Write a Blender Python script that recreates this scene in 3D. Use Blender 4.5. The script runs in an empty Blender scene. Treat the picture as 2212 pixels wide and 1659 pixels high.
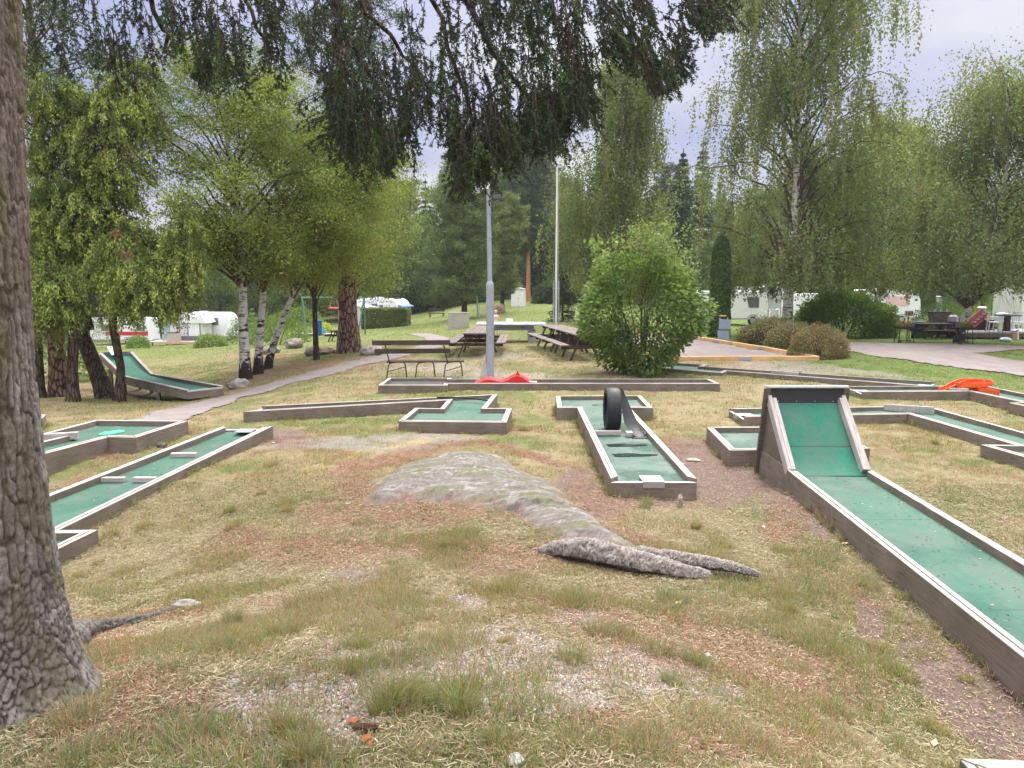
import bpy, math, random
import numpy as np
from mathutils import Vector, Matrix
random.seed(7)
RNG = np.random.default_rng(11)
S = bpy.context.scene
COL = S.collection
PI = math.pi
R = math.radians

# ------------------------------------------------------------------ camera, sky, sun
CAMH, PITCH, F, CX, CY = 2.55, R(7.7), 1661.0, 1106.0, 829.5
cam = bpy.data.cameras.new('camera')
cam.sensor_width = 36.0
cam.lens = F / 2212.0 * 36.0
cam.clip_start = 0.05
cam.clip_end = 3000
camo = bpy.data.objects.new('camera', cam)
COL.objects.link(camo)
camo.location = (0, 0, CAMH)
camo.rotation_euler = (R(90) - PITCH, 0, 0)
S.camera = camo
S.view_settings.view_transform = 'Standard'
S.view_settings.look = 'None'
S.view_settings.exposure = 0.42
S.view_settings.gamma = 1.0
S.view_settings.use_curve_mapping = False
S.cycles.max_bounces = 6
S.cycles.diffuse_bounces = 3
S.cycles.glossy_bounces = 2
S.cycles.transmission_bounces = 4
S.cycles.transparent_max_bounces = 6
S.cycles.volume_bounces = 0

W = bpy.data.worlds.new('World')
S.world = W
W.use_nodes = True
nt = W.node_tree
for n in list(nt.nodes): nt.nodes.remove(n)
def wn(t, **k):
    n = nt.nodes.new(t)
    for a, b in k.items(): setattr(n, a, b)
    return n
SUN_EL, SUN_ROT = R(48), R(20)
sky = wn('ShaderNodeTexSky', sky_type='NISHITA')
sky.sun_disc = False
sky.sun_elevation = SUN_EL
sky.sun_rotation = SUN_ROT
bg1 = wn('ShaderNodeBackground'); bg1.inputs[1].default_value = 0.12
nt.links.new(sky.outputs[0], bg1.inputs[0])
tc = wn('ShaderNodeTexCoord')
sep = wn('ShaderNodeSeparateXYZ'); nt.links.new(tc.outputs['Generated'], sep.inputs[0])
def wm(op, a, b=None):
    n = wn('ShaderNodeMath', operation=op)
    for i, v in enumerate((a, b)):
        if v is None: continue
        if isinstance(v, (int, float)): n.inputs[i].default_value = v
        else: nt.links.new(v, n.inputs[i])
    return n.outputs[0]
zc = wm('MAXIMUM', sep.outputs[2], 0.0)
den = wm('ADD', zc, 0.22)
cmb = wn('ShaderNodeCombineXYZ')
nt.links.new(wm('DIVIDE', sep.outputs[0], den), cmb.inputs[0])
nt.links.new(wm('DIVIDE', sep.outputs[1], den), cmb.inputs[1])
nz = wn('ShaderNodeTexNoise'); nz.inputs['Scale'].default_value = 1.1; nz.inputs['Detail'].default_value = 6; nz.inputs['Roughness'].default_value = 0.5
mp = wn('ShaderNodeMapping'); mp.inputs['Location'].default_value = (3.1, 0.9, 0)
nt.links.new(cmb.outputs[0], mp.inputs[0]); nt.links.new(mp.outputs[0], nz.inputs[0])
rp = wn('ShaderNodeValToRGB')
rp.color_ramp.elements[0].position = 0.40; rp.color_ramp.elements[0].color = (0.52, 0.56, 0.90, 1)
rp.color_ramp.elements[1].position = 0.62; rp.color_ramp.elements[1].color = (.96, .95, 1.0, 1)
e = rp.color_ramp.elements.new(0.5); e.color = (0.70, 0.70, 0.96, 1)
nt.links.new(nz.outputs[0], rp.inputs[0])
# an overcast sky is about three times brighter overhead than near the horizon
grad = wm('ADD', wm('MULTIPLY', wm('POWER', zc, 3.0), 4.9), 0.52)
bg2 = wn('ShaderNodeBackground'); zmix = wn('ShaderNodeMix', data_type='RGBA'); zmix.inputs[7].default_value = (1.0, .965, .945, 1)
zr = wn('ShaderNodeMapRange'); zr.inputs[1].default_value = .38; zr.inputs[2].default_value = .8; nt.links.new(zc, zr.inputs[0])
nt.links.new(zr.outputs[0], zmix.inputs[0]); nt.links.new(rp.outputs[0], zmix.inputs[6]); nt.links.new(zmix.outputs[2], bg2.inputs[0]); nt.links.new(grad, bg2.inputs[1])
mx = wn('ShaderNodeMixShader'); mx.inputs[0].default_value = 0.88
nt.links.new(bg1.outputs[0], mx.inputs[1]); nt.links.new(bg2.outputs[0], mx.inputs[2])
wo = wn('ShaderNodeOutputWorld'); nt.links.new(mx.outputs[0], wo.inputs[0])

sl = bpy.data.lights.new('sun', 'SUN')
sl.energy = 2.6; sl.angle = R(12); sl.color = (1.0, 0.97, 0.92)
so = bpy.data.objects.new('sun', sl); COL.objects.link(so)
_az = SUN_ROT
sd = Vector((math.sin(_az) * math.cos(SUN_EL), math.cos(_az) * math.cos(SUN_EL), math.sin(SUN_EL)))
so.rotation_euler = (-sd).to_track_quat('-Z', 'Y').to_euler()

# ------------------------------------------------------------------ numeric helpers
def _hash(ix, iy, iz, s):
    with np.errstate(over='ignore'):
        h = (ix.astype(np.int64) * 374761393 + iy.astype(np.int64) * 668265263 + iz.astype(np.int64) * 2147483647 + s * 974711) & 0xffffffff
        h = ((h ^ (h >> 13)) * 1274126177) & 0xffffffff
        h = ((h ^ (h >> 16)) * 2246822519) & 0xffffffff
        h = h ^ (h >> 15)
    return (h & 0xffffff) / float(0xffffff)
def vnoise(x, y, z=0.0, s=0):
    x = np.asarray(x, float); y = np.asarray(y, float); z = np.zeros_like(x) + z
    ix, iy, iz = np.floor(x), np.floor(y), np.floor(z)
    fx, fy, fz = x - ix, y - iy, z - iz
    fx = fx*fx*(3-2*fx); fy = fy*fy*(3-2*fy); fz = fz*fz*(3-2*fz)
    r = 0
    for dx in (0, 1):
        for dy in (0, 1):
            for dz in (0, 1):
                w = (fx if dx else 1-fx) * (fy if dy else 1-fy) * (fz if dz else 1-fz)
                r = r + w * _hash(ix+dx, iy+dy, iz+dz, s)
    return r
def fbm(x, y, z=0.0, s=0, o=4):
    r = 0; a = 0.5; t = 0
    for i in range(o):
        k = 2.0 ** i
        r = r + a * vnoise(np.asarray(x)*k, np.asarray(y)*k, np.asarray(z)*k, s + i*17); t += a; a *= 0.5
    return r / t
def worley(x, y, s=0):
    x = np.asarray(x, float); y = np.asarray(y, float)
    ix, iy = np.floor(x), np.floor(y)
    d1 = np.full(x.shape, 9.0); d2 = np.full(x.shape, 9.0); idv = np.zeros(x.shape)
    for dx in (-1, 0, 1):
        for dy in (-1, 0, 1):
            cx_, cy_ = ix+dx, iy+dy
            px = cx_ + _hash(cx_, cy_, cx_*0, s); py = cy_ + _hash(cx_, cy_, cx_*0, s+5)
            d = np.hypot(px-x, py-y); hv = _hash(cx_, cy_, cx_*0, s+9)
            m = d < d1
            d2 = np.where(m, d1, np.minimum(d2, d)); idv = np.where(m, hv, idv); d1 = np.where(m, d, d1)
    return d1, d2, idv
def sstep(a, b, x):
    t = np.clip((x-a)/(b-a), 0, 1); return t*t*(3-2*t)

# ------------------------------------------------------------------ terrain height (thin plate spline through surveyed points)
CP = np.array([
 (0,0,.95),(-.5,2.2,.92),(0.9,2.6,.72),(-1,4,.62),(1,4.2,.42),(2.4,3.6,.06),(3.4,3.2,0),(0,6,.28),(-2,6,.08),(2,6,.1),(0,8,.16),(-1.6,8.5,.1),(1.7,8.9,-.05),
 (-2.3,3.4,.62),(-4,3,.1),(-4,6.4,-.22),(-5.2,7,-.25),(-4.2,8.8,-.03),(-4.1,11.8,.10),(-6.2,11,.08),(-8,9,.0),(-3.3,8.5,0.02),
 (1.7,15,-.02),(4,9.3,0),(3.3,5.6,0),(5.5,6,-.02),(4.5,12.3,0),(8,12,-.04),(10,17.5,-.04),(-1,13,0),(-4.7,14,0),(-3,17.6,-.03),(5,18,-.03),(-2,20,0),(3.5,20,0),
 (-6,16,-.08),(-7.6,18.6,-.35),(-8.8,20.2,-.6),(-10,18,-.35),(-10.5,22.5,-.75),(-12.5,26,-.8),(-7.2,22.5,-.25),(-6.2,28.2,-.1),(-11.5,30,-.6),
 (10,25,-.05),(8.3,33.6,0),(13.6,31.6,-.1),(20,33,-.1),(20,24,-.2),(12,20,-.1),(-2,31,.02),(2,33,.05),(-3.2,46,-.36),(2.4,42,.12),(-12,45,-.9),(-10.7,58,-1.1),(-11,73,-1.7),
 (-30,74,-3.3),(-46,90,-4.4),(-30,48,-1.8),(-25,30,-1.0),(-22,15,-.4),(1,76,.0),(-2,64,-.3),(-6,72,-.6),(8,60,-.3),(18,58,-.85),(33,66,-1.0),(26,43,-.3),(34,34,-.2),(45,60,-1.0),
 (-70,120,-4.5),(-30,110,-2.0),(0,105,1.0),(30,105,.2),(70,110,-.5),(0,170,2.0),(-80,190,-2),(80,180,1),(0,400,2),(-300,300,0),(300,300,0),(-300,0,0),(300,0,0),(0,-60,.5),(-12,0,.1),(12,0,0),(-8,-8,.3),(8,-8,.3),
 (160,-200,0),(-160,-200,0),(-60,40,-2),(60,20,-.3)], float)
def _u(r2):
    return np.where(r2 > 1e-12, 0.5 * r2 * np.log(np.maximum(r2, 1e-12)), 0)
def _warp(x, y):
    # compress far distances so that near detail and far points are interpolated alike
    r = np.hypot(x, y) + 1e-9
    k = np.log1p(r / 6.0) * 6.0 / r
    return x*k, y*k
def _tps():
    x, y = _warp(CP[:,0], CP[:,1]); n = len(x)
    A = _u((x[:,None]-x[None])**2 + (y[:,None]-y[None])**2) + np.eye(n) * 0.15
    Pm = np.stack([np.ones(n), x, y], 1)
    M = np.zeros((n+3, n+3)); M[:n,:n] = A; M[:n,n:] = Pm; M[n:,:n] = Pm.T
    return x, y, np.linalg.solve(M, np.r_[CP[:,2], 0, 0, 0])
_tx, _ty, _tw = _tps()
def H(x, y):
    sc = np.isscalar(x)
    x = np.atleast_1d(np.asarray(x, float)); y = np.atleast_1d(np.asarray(y, float)); sh = x.shape
    x = x.ravel(); y = y.ravel()
    wx, wy = _warp(x, y)
    out = np.empty(len(x))
    for i in range(0, len(x), 40000):
        a, b = wx[i:i+40000], wy[i:i+40000]
        out[i:i+40000] = _u((a[:,None]-_tx[None])**2 + (b[:,None]-_ty[None])**2) @ _tw[:-3] + _tw[-3] + _tw[-2]*a + _tw[-1]*b
    rr = np.hypot(x, y)
    out = out + (fbm(x*.9, y*.9, 0, 3, 3)-.5) * .06 * sstep(1, 3, rr) + (fbm(x*4, y*4, 0, 8, 3)-.5) * .025
    return float(out[0]) if sc else out.reshape(sh)
def ray(px, py):
    u = (px-CX)/F; v = (py-CY)/F
    return u, math.cos(PITCH)-v*math.sin(PITCH), -math.sin(PITCH)-v*math.cos(PITCH)
def P2(px, py, z=0.0):
    a, b, c = ray(px, py); t = (z-CAMH)/c
    return (a*t, b*t, z)
def PY(px, py, Y):
    a, b, c = ray(px, py); t = Y/b
    return Vector((a*t, Y, CAMH+c*t))
def G(px, py):
    a, b, c = ray(px, py)
    t = np.exp(np.linspace(math.log(1.5), math.log(400), 500))
    d = CAMH + c*t - H(a*t, b*t)
    i = int(np.argmax(d < 0))
    if d[i] >= 0: i = len(t)-1
    t0, t1 = t[i-1], t[i]; f = d[i-1]/(d[i-1]-d[i]+1e-12); tt = t0+(t1-t0)*f
    return (a*tt, b*tt, H(float(a*tt), float(b*tt)))
def proj(x, y, z):
    dy = y; dz = z-CAMH
    dep = dy*math.cos(PITCH) - dz*math.sin(PITCH)
    up = dy*math.sin(PITCH) + dz*math.cos(PITCH)
    dep = np.where(dep > .05, dep, .05)
    return CX + F*x/dep, CY - F*up/dep

# ------------------------------------------------------------------ object helpers
def thing(name, label, cat, loc=(0,0,0), rotz=0, group=None):
    o = bpy.data.objects.new(name, None); COL.objects.link(o)
    o.empty_display_size = .2
    o.location = loc; o.rotation_euler = (0, 0, rotz)
    o['label'] = label; o['category'] = cat
    if group: o['group'] = group
    return o
def tag(o, label, cat=None, group=None, kind=None):
    o['label'] = label
    if cat: o['category'] = cat
    if group: o['group'] = group
    if kind: o['kind'] = kind
    return o
class MB:
    """collects faces; every add takes an optional material slot and colour"""
    def __init__(s): s.v = []; s.f = []; s.m = []; s.c = []; s.slot = 0; s.col = (1,1,1)
    def add(s, vs, fs):
        o = len(s.v); s.v += [tuple(v) for v in vs]; s.c += [s.col]*len(vs)
        for f in fs: s.f.append(tuple(i+o for i in f)); s.m.append(s.slot)
        return s
    def box(s, c, d, rz=0, M=None, b=0.0):
        hx, hy, hz = d[0]/2, d[1]/2, d[2]/2
        vs = [(x,y,z) for x in (-hx,hx) for y in (-hy,hy) for z in (-hz,hz)]
        fs = [(0,1,3,2),(4,6,7,5),(0,4,5,1),(2,3,7,6),(0,2,6,4),(1,5,7,3)]
        T = Matrix.Translation(c) @ Matrix.Rotation(rz, 4, 'Z')
        if M is not None: T = T @ M
        return s.add([T @ Vector(v) for v in vs], fs)
    def bar(s, p, q, w, h, up=(0,0,1)):
        p, q, up = Vector(p), Vector(q), Vector(up); d = q-p; L = d.length
        if L < 1e-6: return s
        x = d/L
        if abs(x.dot(up)) > .99: up = Vector((1,0,0))
        y = up.cross(x).normalized(); z = x.cross(y)
        vs = []
        for e in (p, q):
            for a, b in ((-1,-1),(1,-1),(1,1),(-1,1)): vs.append(e + y*(a*w/2) + z*(b*h/2))
        return s.add(vs, [(0,3,2,1),(4,5,6,7),(0,1,5,4),(1,2,6,5),(2,3,7,6),(3,0,4,7)])
    def tube(s, pts, rs, n=8, cap=True):
        pts = [Vector(p) for p in pts]
        if isinstance(rs, (int, float)): rs = [rs]*len(pts)
        prev = None; rings = []; o = len(s.v); vs = []
        for i, p in enumerate(pts):
            d = (pts[min(i+1, len(pts)-1)] - pts[max(i-1, 0)])
            if d.length < 1e-9: d = Vector((0,0,1))
            d.normalize()
            if prev is None:
                a = Vector((0,0,1)) if abs(d.z) < .9 else Vector((1,0,0))
                x = a.cross(d).normalized()
            else:
                x = (prev - d*prev.dot(d))
                x = x.normalized() if x.length > 1e-6 else Vector((1,0,0))
            prev = x; y = d.cross(x)
            for k in range(n):
                t = 2*PI*k/n; vs.append(p + (x*math.cos(t)+y*math.sin(t))*rs[i])
        fs = []
        for i in range(len(pts)-1):
            for k in range(n):
                a = i*n+k; b = i*n+(k+1)%n; fs.append((a, b, b+n, a+n))
        if cap: fs.append(tuple(range(n-1, -1, -1))); fs.append(tuple((len(pts)-1)*n+k for k in range(n)))
        return s.add(vs, fs)
    def cyl(s, c, r, h, n=16, r2=None):
        return s.tube([c, (c[0], c[1], c[2]+h)], [r, r if r2 is None else r2], n)
    def prism(s, poly, z0, z1):
        """horizontal polygon (ccw) extruded from z0 to z1 (numbers or functions)"""
        n = len(poly); g = lambda z, x, y: z(x, y) if callable(z) else z
        vs = [(x, y, g(z0, x, y)) for x, y in poly] + [(x, y, g(z1, x, y)) for x, y in poly]
        return s.add(vs, [tuple(range(n-1,-1,-1)), tuple(range(n, 2*n))] + [(i, (i+1)%n, (i+1)%n+n, i+n) for i in range(n)])
    def extr(s, prof, axis, a0, a1):
        """2d profile extruded along axis 'x' (prof is y,z) or 'y' (prof is x,z)"""
        n = len(prof); mk = (lambda a, p: (a, p[0], p[1])) if axis == 'x' else (lambda a, p: (p[0], a, p[1]))
        vs = [mk(a0, p) for p in prof] + [mk(a1, p) for p in prof]
        return s.add(vs, [tuple(range(n-1,-1,-1)), tuple(range(n, 2*n))] + [(i, (i+1)%n, (i+1)%n+n, i+n) for i in range(n)])
    def ball(s, c, r, nu=12, nv=8, sq=(1,1,1), fn=None):
        vs = []; fs = []
        for j in range(nv+1):
            ph = PI*j/nv
            for i in range(nu):
                th = 2*PI*i/nu
                d = Vector((math.sin(ph)*math.cos(th), math.sin(ph)*math.sin(th), math.cos(ph)))
                k = fn(d) if fn else 1
                vs.append((c[0]+d.x*r*sq[0]*k, c[1]+d.y*r*sq[1]*k, c[2]+d.z*r*sq[2]*k))
        for j in range(nv):
            for i in range(nu):
                a = j*nu+i; b = j*nu+(i+1)%nu; fs.append((a, a+nu, b+nu, b))
        return s.add(vs, fs)
    def mesh(s, name, mats):
        me = bpy.data.meshes.new(name); me.from_pydata(s.v, [], s.f)
        for m in (mats if isinstance(mats, (list, tuple)) else [mats]): me.materials.append(m)
        if any(s.m): me.polygons.foreach_set('material_index', s.m)
        return me
    def build(s, name, mats, parent=None, smooth=False, bevel=0, loc=None, M=None, fix=True):
        me = s.mesh(name, mats)
        if fix:
            import bmesh
            bm = bmesh.new(); bm.from_mesh(me); bmesh.ops.recalc_face_normals(bm, faces=bm.faces)
            if bevel:
                bmesh.ops.bevel(bm, geom=[e for e in bm.edges if len(e.link_faces) == 2 and e.calc_face_angle(0) > .5], offset=bevel, segments=1, affect='EDGES')
            bm.to_mesh(me); bm.free()
        if smooth:
            me.polygons.foreach_set('use_smooth', [True]*len(me.polygons))
            try: me.set_sharp_from_angle(angle=R(40))
            except Exception: pass
        o = bpy.data.objects.new(name, me); COL.objects.link(o)
        if parent: o.parent = parent
        if loc is not None: o.location = loc
        if M is not None: o.matrix_local = M
        return o
def np_mesh(name, V, Fq, mat, col=None, parent=None, smooth=False, k=4):
    """fast mesh from numpy arrays; Fq is (n,k)"""
    me = bpy.data.meshes.new(name)
    V = np.asarray(V, np.float32); Fq = np.asarray(Fq, np.int32)
    me.vertices.add(len(V)); me.vertices.foreach_set('co', V.ravel())
    me.loops.add(Fq.size); me.loops.foreach_set('vertex_index', Fq.ravel())
    me.polygons.add(len(Fq)); me.polygons.foreach_set('loop_start', np.arange(0, Fq.size, Fq.shape[1], dtype=np.int32))
    if smooth: me.polygons.foreach_set('use_smooth', np.ones(len(Fq), bool))
    me.update(calc_edges=True)
    if col is not None:
        a = me.color_attributes.new('Col', 'FLOAT_COLOR', 'POINT')
        c = np.ones((len(V), 4), np.float32); c[:, :3] = col
        a.data.foreach_set('color', c.ravel())
    me.materials.append(mat)
    o = bpy.data.objects.new(name, me); COL.objects.link(o)
    if parent: o.parent = parent
    return o

# ------------------------------------------------------------------ materials
def newmat(name):
    m = bpy.data.materials.new(name); m.use_nodes = True
    t = m.node_tree
    for n in list(t.nodes): t.nodes.remove(n)
    out = t.nodes.new('ShaderNodeOutputMaterial')
    p = t.nodes.new('ShaderNodeBsdfPrincipled'); t.links.new(p.outputs[0], out.inputs[0])
    return m, t, p, out
def mat(name, col, rough=.6, spec=.4, metal=0, noise=.12, scale=12, bump=0.0, bscale=60, stretch=(1,1,1), dirt=None, dscale=2.5, damt=.5, coord='Object', trans=0, alpha=1):
    m, t, p, out = newmat(name)
    N = t.nodes.new; L = t.links.new
    p.inputs['Roughness'].default_value = rough; p.inputs['Metallic'].default_value = metal
    p.inputs['Specular IOR Level'].default_value = spec
    if trans: p.inputs['Transmission Weight'].default_value = trans
    tcn = N('ShaderNodeTexCoord'); mpn = N('ShaderNodeMapping'); mpn.inputs['Scale'].default_value = stretch
    L(tcn.outputs[coord], mpn.inputs[0])
    nn = N('ShaderNodeTexNoise'); nn.inputs['Scale'].default_value = scale; nn.inputs['Detail'].default_value = 5
    L(mpn.outputs[0], nn.inputs[0])
    r = N('ShaderNodeMapRange'); r.inputs[1].default_value = .25; r.inputs[2].default_value = .75
    r.inputs[3].default_value = 1-noise; r.inputs[4].default_value = 1+noise
    L(nn.outputs[0], r.inputs[0])
    mul = N('ShaderNodeVectorMath'); mul.operation = 'SCALE'; mul.inputs[0].default_value = col
    L(r.outputs[0], mul.inputs['Scale'])
    c = mul.outputs[0]
    if dirt:
        n2 = N('ShaderNodeTexNoise'); n2.inputs['Scale'].default_value = dscale; n2.inputs['Detail'].default_value = 8; n2.inputs['Roughness'].default_value = .65
        L(mpn.outputs[0], n2.inputs[0])
        r2 = N('ShaderNodeMapRange'); r2.inputs[1].default_value = .45; r2.inputs[2].default_value = .7; r2.inputs[4].default_value = damt
        L(n2.outputs[0], r2.inputs[0])
        mm = N('ShaderNodeMix'); mm.data_type = 'RGBA'; mm.inputs[7].default_value = (*dirt, 1)
        L(r2.outputs[0], mm.inputs[0]); L(c, mm.inputs[6]); c = mm.outputs[2]
    L(c, p.inputs['Base Color'])
    if bump:
        nb = N('ShaderNodeTexNoise'); nb.inputs['Scale'].default_value = bscale; nb.inputs['Detail'].default_value = 4
        L(mpn.outputs[0], nb.inputs[0])
        b = N('ShaderNodeBump'); b.inputs['Strength'].default_value = bump; b.inputs['Distance'].default_value = .01
        L(nb.outputs[0], b.inputs['Height']); L(b.outputs[0], p.inputs['Normal'])
    return m
def attrmat(name, rough=.7, spec=.25, trans=0.0, tint=(1,1,1), nscale=0, namt=.15, bump=0, bscale=30, bdist=.01, gloss=None):
    """base colour from the mesh's own colour attribute; optional light passing through (leaves)"""
    m, t, p, out = newmat(name)
    N = t.nodes.new; L = t.links.new
    a = N('ShaderNodeAttribute'); a.attribute_name = 'Col'
    c = a.outputs[0]
    mul = N('ShaderNodeVectorMath'); mul.operation = 'MULTIPLY'; mul.inputs[1].default_value = tint
    L(c, mul.inputs[0]); c = mul.outputs[0]
    if nscale:
        tcn = N('ShaderNodeTexCoord'); nn = N('ShaderNodeTexNoise'); nn.inputs['Scale'].default_value = nscale; nn.inputs['Detail'].default_value = 6; nn.inputs['Roughness'].default_value = .7
        L(tcn.outputs['Object'], nn.inputs[0])
        r = N('ShaderNodeMapRange'); r.inputs[1].default_value = .3; r.inputs[2].default_value = .7; r.inputs[3].default_value = 1-namt; r.inputs[4].default_value = 1+namt
        L(nn.outputs[0], r.inputs[0])
        sc = N('ShaderNodeVectorMath'); sc.operation = 'SCALE'; L(c, sc.inputs[0]); L(r.outputs[0], sc.inputs['Scale']); c = sc.outputs[0]
        if bump:
            nb = N('ShaderNodeTexNoise'); nb.inputs['Scale'].default_value = bscale; nb.inputs['Detail'].default_value = 6; nb.inputs['Roughness'].default_value = .7
            L(tcn.outputs['Object'], nb.inputs[0])
            b = N('ShaderNodeBump'); b.inputs['Strength'].default_value = bump; b.inputs['Distance'].default_value = bdist
            L(nb.outputs[0], b.inputs['Height']); L(b.outputs[0], p.inputs['Normal'])
    L(c, p.inputs['Base Color'])
    p.inputs['Roughness'].default_value = rough; p.inputs['Specular IOR Level'].default_value = spec
    if trans:
        tr = N('ShaderNodeBsdfTranslucent'); hs = N('ShaderNodeVectorMath'); hs.operation = 'MULTIPLY'; hs.inputs[1].default_value = (1.25, 1.25, .7)
        L(c, hs.inputs[0]); L(hs.outputs[0], tr.inputs[0])
        ms = N('ShaderNodeMixShader'); ms.inputs[0].default_value = trans
        L(p.outputs[0], ms.inputs[1]); L(tr.outputs[0], ms.inputs[2]); L(ms.outputs[0], out.inputs[0])
    return m
def woodmat(name, base, dark, rough=.8, knots=True, algae=None):
    """grain runs along the board's own x axis"""
    m, t, p, out = newmat(name)
    N = t.nodes.new; L = t.links.new
    tcn = N('ShaderNodeTexCoord'); oi = N('ShaderNodeObjectInfo')
    ad = N('ShaderNodeVectorMath'); ad.operation = 'ADD'; L(tcn.outputs['Object'], ad.inputs[0])
    cb = N('ShaderNodeCombineXYZ')
    ml = N('ShaderNodeMath'); ml.operation = 'MULTIPLY'; ml.inputs[1].default_value = 37; L(oi.outputs['Random'], ml.inputs[0])
    L(ml.outputs[0], cb.inputs[0]); L(ml.outputs[0], cb.inputs[2]); L(cb.outputs[0], ad.inputs[1])
    mpn = N('ShaderNodeMapping'); mpn.inputs['Scale'].default_value = (1.6, 26, 26); L(ad.outputs[0], mpn.inputs[0])
    g = N('ShaderNodeTexNoise'); g.inputs['Scale'].default_value = 2.2; g.inputs['Detail'].default_value = 7; g.inputs['Roughness'].default_value = .62; g.inputs['Distortion'].default_value = .6
    L(mpn.outputs[0], g.inputs[0])
    r = N('ShaderNodeValToRGB'); r.color_ramp.elements[0].position = .36; r.color_ramp.elements[0].color = (*dark, 1)
    r.color_ramp.elements[1].position = .6; r.color_ramp.elements[1].color = (*base, 1); L(g.outputs[0], r.inputs[0])
    big = N('ShaderNodeTexNoise'); big.inputs['Scale'].default_value = 3.0; big.inputs['Detail'].default_value = 6; L(ad.outputs[0], big.inputs[0])
    rb = N('ShaderNodeMapRange'); rb.inputs[1].default_value = .3; rb.inputs[2].default_value = .7; rb.inputs[3].default_value = .78; rb.inputs[4].default_value = 1.15; L(big.outputs[0], rb.inputs[0])
    sc = N('ShaderNodeVectorMath'); sc.operation = 'SCALE'; L(r.outputs[0], sc.inputs[0]); L(rb.outputs[0], sc.inputs['Scale'])
    c = sc.outputs[0]
    if knots:
        mk = N('ShaderNodeMapping'); mk.inputs['Scale'].default_value = (1.4, 9, 9); L(ad.outputs[0], mk.inputs[0])
        vo = N('ShaderNodeTexVoronoi'); vo.inputs['Scale'].default_value = 1.0; L(mk.outputs[0], vo.inputs[0])
        rk = N('ShaderNodeMapRange'); rk.inputs[1].default_value = .05; rk.inputs[2].default_value = .12; rk.inputs[3].default_value = .8; rk.inputs[4].default_value = 0; L(vo.outputs['Distance'], rk.inputs[0])
        mm = N('ShaderNodeMix'); mm.data_type = 'RGBA'; mm.inputs[7].default_value = (*[x*.35 for x in dark], 1); L(rk.outputs[0], mm.inputs[0]); L(c, mm.inputs[6]); c = mm.outputs[2]
    if algae:
        n3 = N('ShaderNodeTexNoise'); n3.inputs['Scale'].default_value = 1.7; n3.inputs['Detail'].default_value = 7; L(ad.outputs[0], n3.inputs[0])
        r3 = N('ShaderNodeMapRange'); r3.inputs[1].default_value = .42; r3.inputs[2].default_value = .68; r3.inputs[4].default_value = .55; L(n3.outputs[0], r3.inputs[0])
        m3 = N('ShaderNodeMix'); m3.data_type = 'RGBA'; m3.inputs[7].default_value = (*algae, 1); L(r3.outputs[0], m3.inputs[0]); L(c, m3.inputs[6]); c = m3.outputs[2]
    L(c, p.inputs['Base Color']); p.inputs['Roughness'].default_value = rough; p.inputs['Specular IOR Level'].default_value = .2
    b = N('ShaderNodeBump'); b.inputs['Strength'].default_value = .5; b.inputs['Distance'].default_value = .004
    L(g.outputs[0], b.inputs['Height']); L(b.outputs[0], p.inputs['Normal'])
    return m
M_TOPW = woodmat('weathered_rail_wood', (.52,.475,.455), (.34,.30,.28))
M_SIDEW = woodmat('weathered_side_board', (.25,.205,.17), (.165,.135,.11), algae=(.14,.13,.085))
M_DARKW = woodmat('dark_stained_wood', (.10,.075,.06), (.04,.03,.025))
M_TABLEW = woodmat('grey_table_wood', (.26,.22,.20), (.11,.085,.075))
M_NEWW = woodmat('fresh_pine_timber', (.72,.47,.24), (.5,.3,.14))
M_METAL = mat('galvanised_metal', (.42,.43,.44), .45, .5, .6, noise=.1, scale=25)
M_ALU = mat('aluminium_strip', (.6,.6,.6), .4, .5, .3, noise=.06)
M_POLE = mat('painted_grey_pole', (.36,.40,.45), .45, .5, .1, noise=.1, scale=8, dirt=(.2,.22,.2), damt=.3)
M_WHITE = mat('white_paint', (.82,.83,.86), .35, .5, noise=.03, dirt=(.55,.55,.5), damt=.15)
M_CARA = mat('caravan_shell', (.84,.84,.88), .3, .5, noise=.02, scale=3, dirt=(.6,.6,.6), damt=.12)
M_GLASS = mat('dark_window_glass', (.10,.12,.13), .08, .8, noise=.2, scale=3)
M_BLACK = mat('black_plastic', (.02,.02,.022), .45, .4, noise=.2, scale=20)
M_RUBBER = mat('tyre_rubber', (.022,.023,.026), .55, .35, noise=.25, scale=30, dirt=(.09,.085,.08), damt=.35, bump=.2)
M_CONC = mat('weathered_concrete', (.45,.42,.38), .9, .2, noise=.15, scale=9, dirt=(.25,.24,.2), bump=.3)
M_CONCD = mat('grey_concrete_leg', (.32,.34,.36), .85, .2, noise=.12, scale=9)
M_RED = mat('red_fibreglass', (.62,.02,.025), .4, .5, noise=.15, scale=9, dirt=(.35,.06,.05), damt=.4)
M_ORANGE = mat('orange_plastic', (.80,.11,.015), .45, .5, noise=.12, scale=7, dirt=(.45,.12,.05), damt=.4)
M_BLUE = mat('blue_plastic', (.02,.09,.35), .4, .5)
M_DARKFELT = mat('dark_rubber_felt', (.075,.075,.078), .9, .2, noise=.25, scale=40, dirt=(.16,.14,.13), dscale=6)
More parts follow.
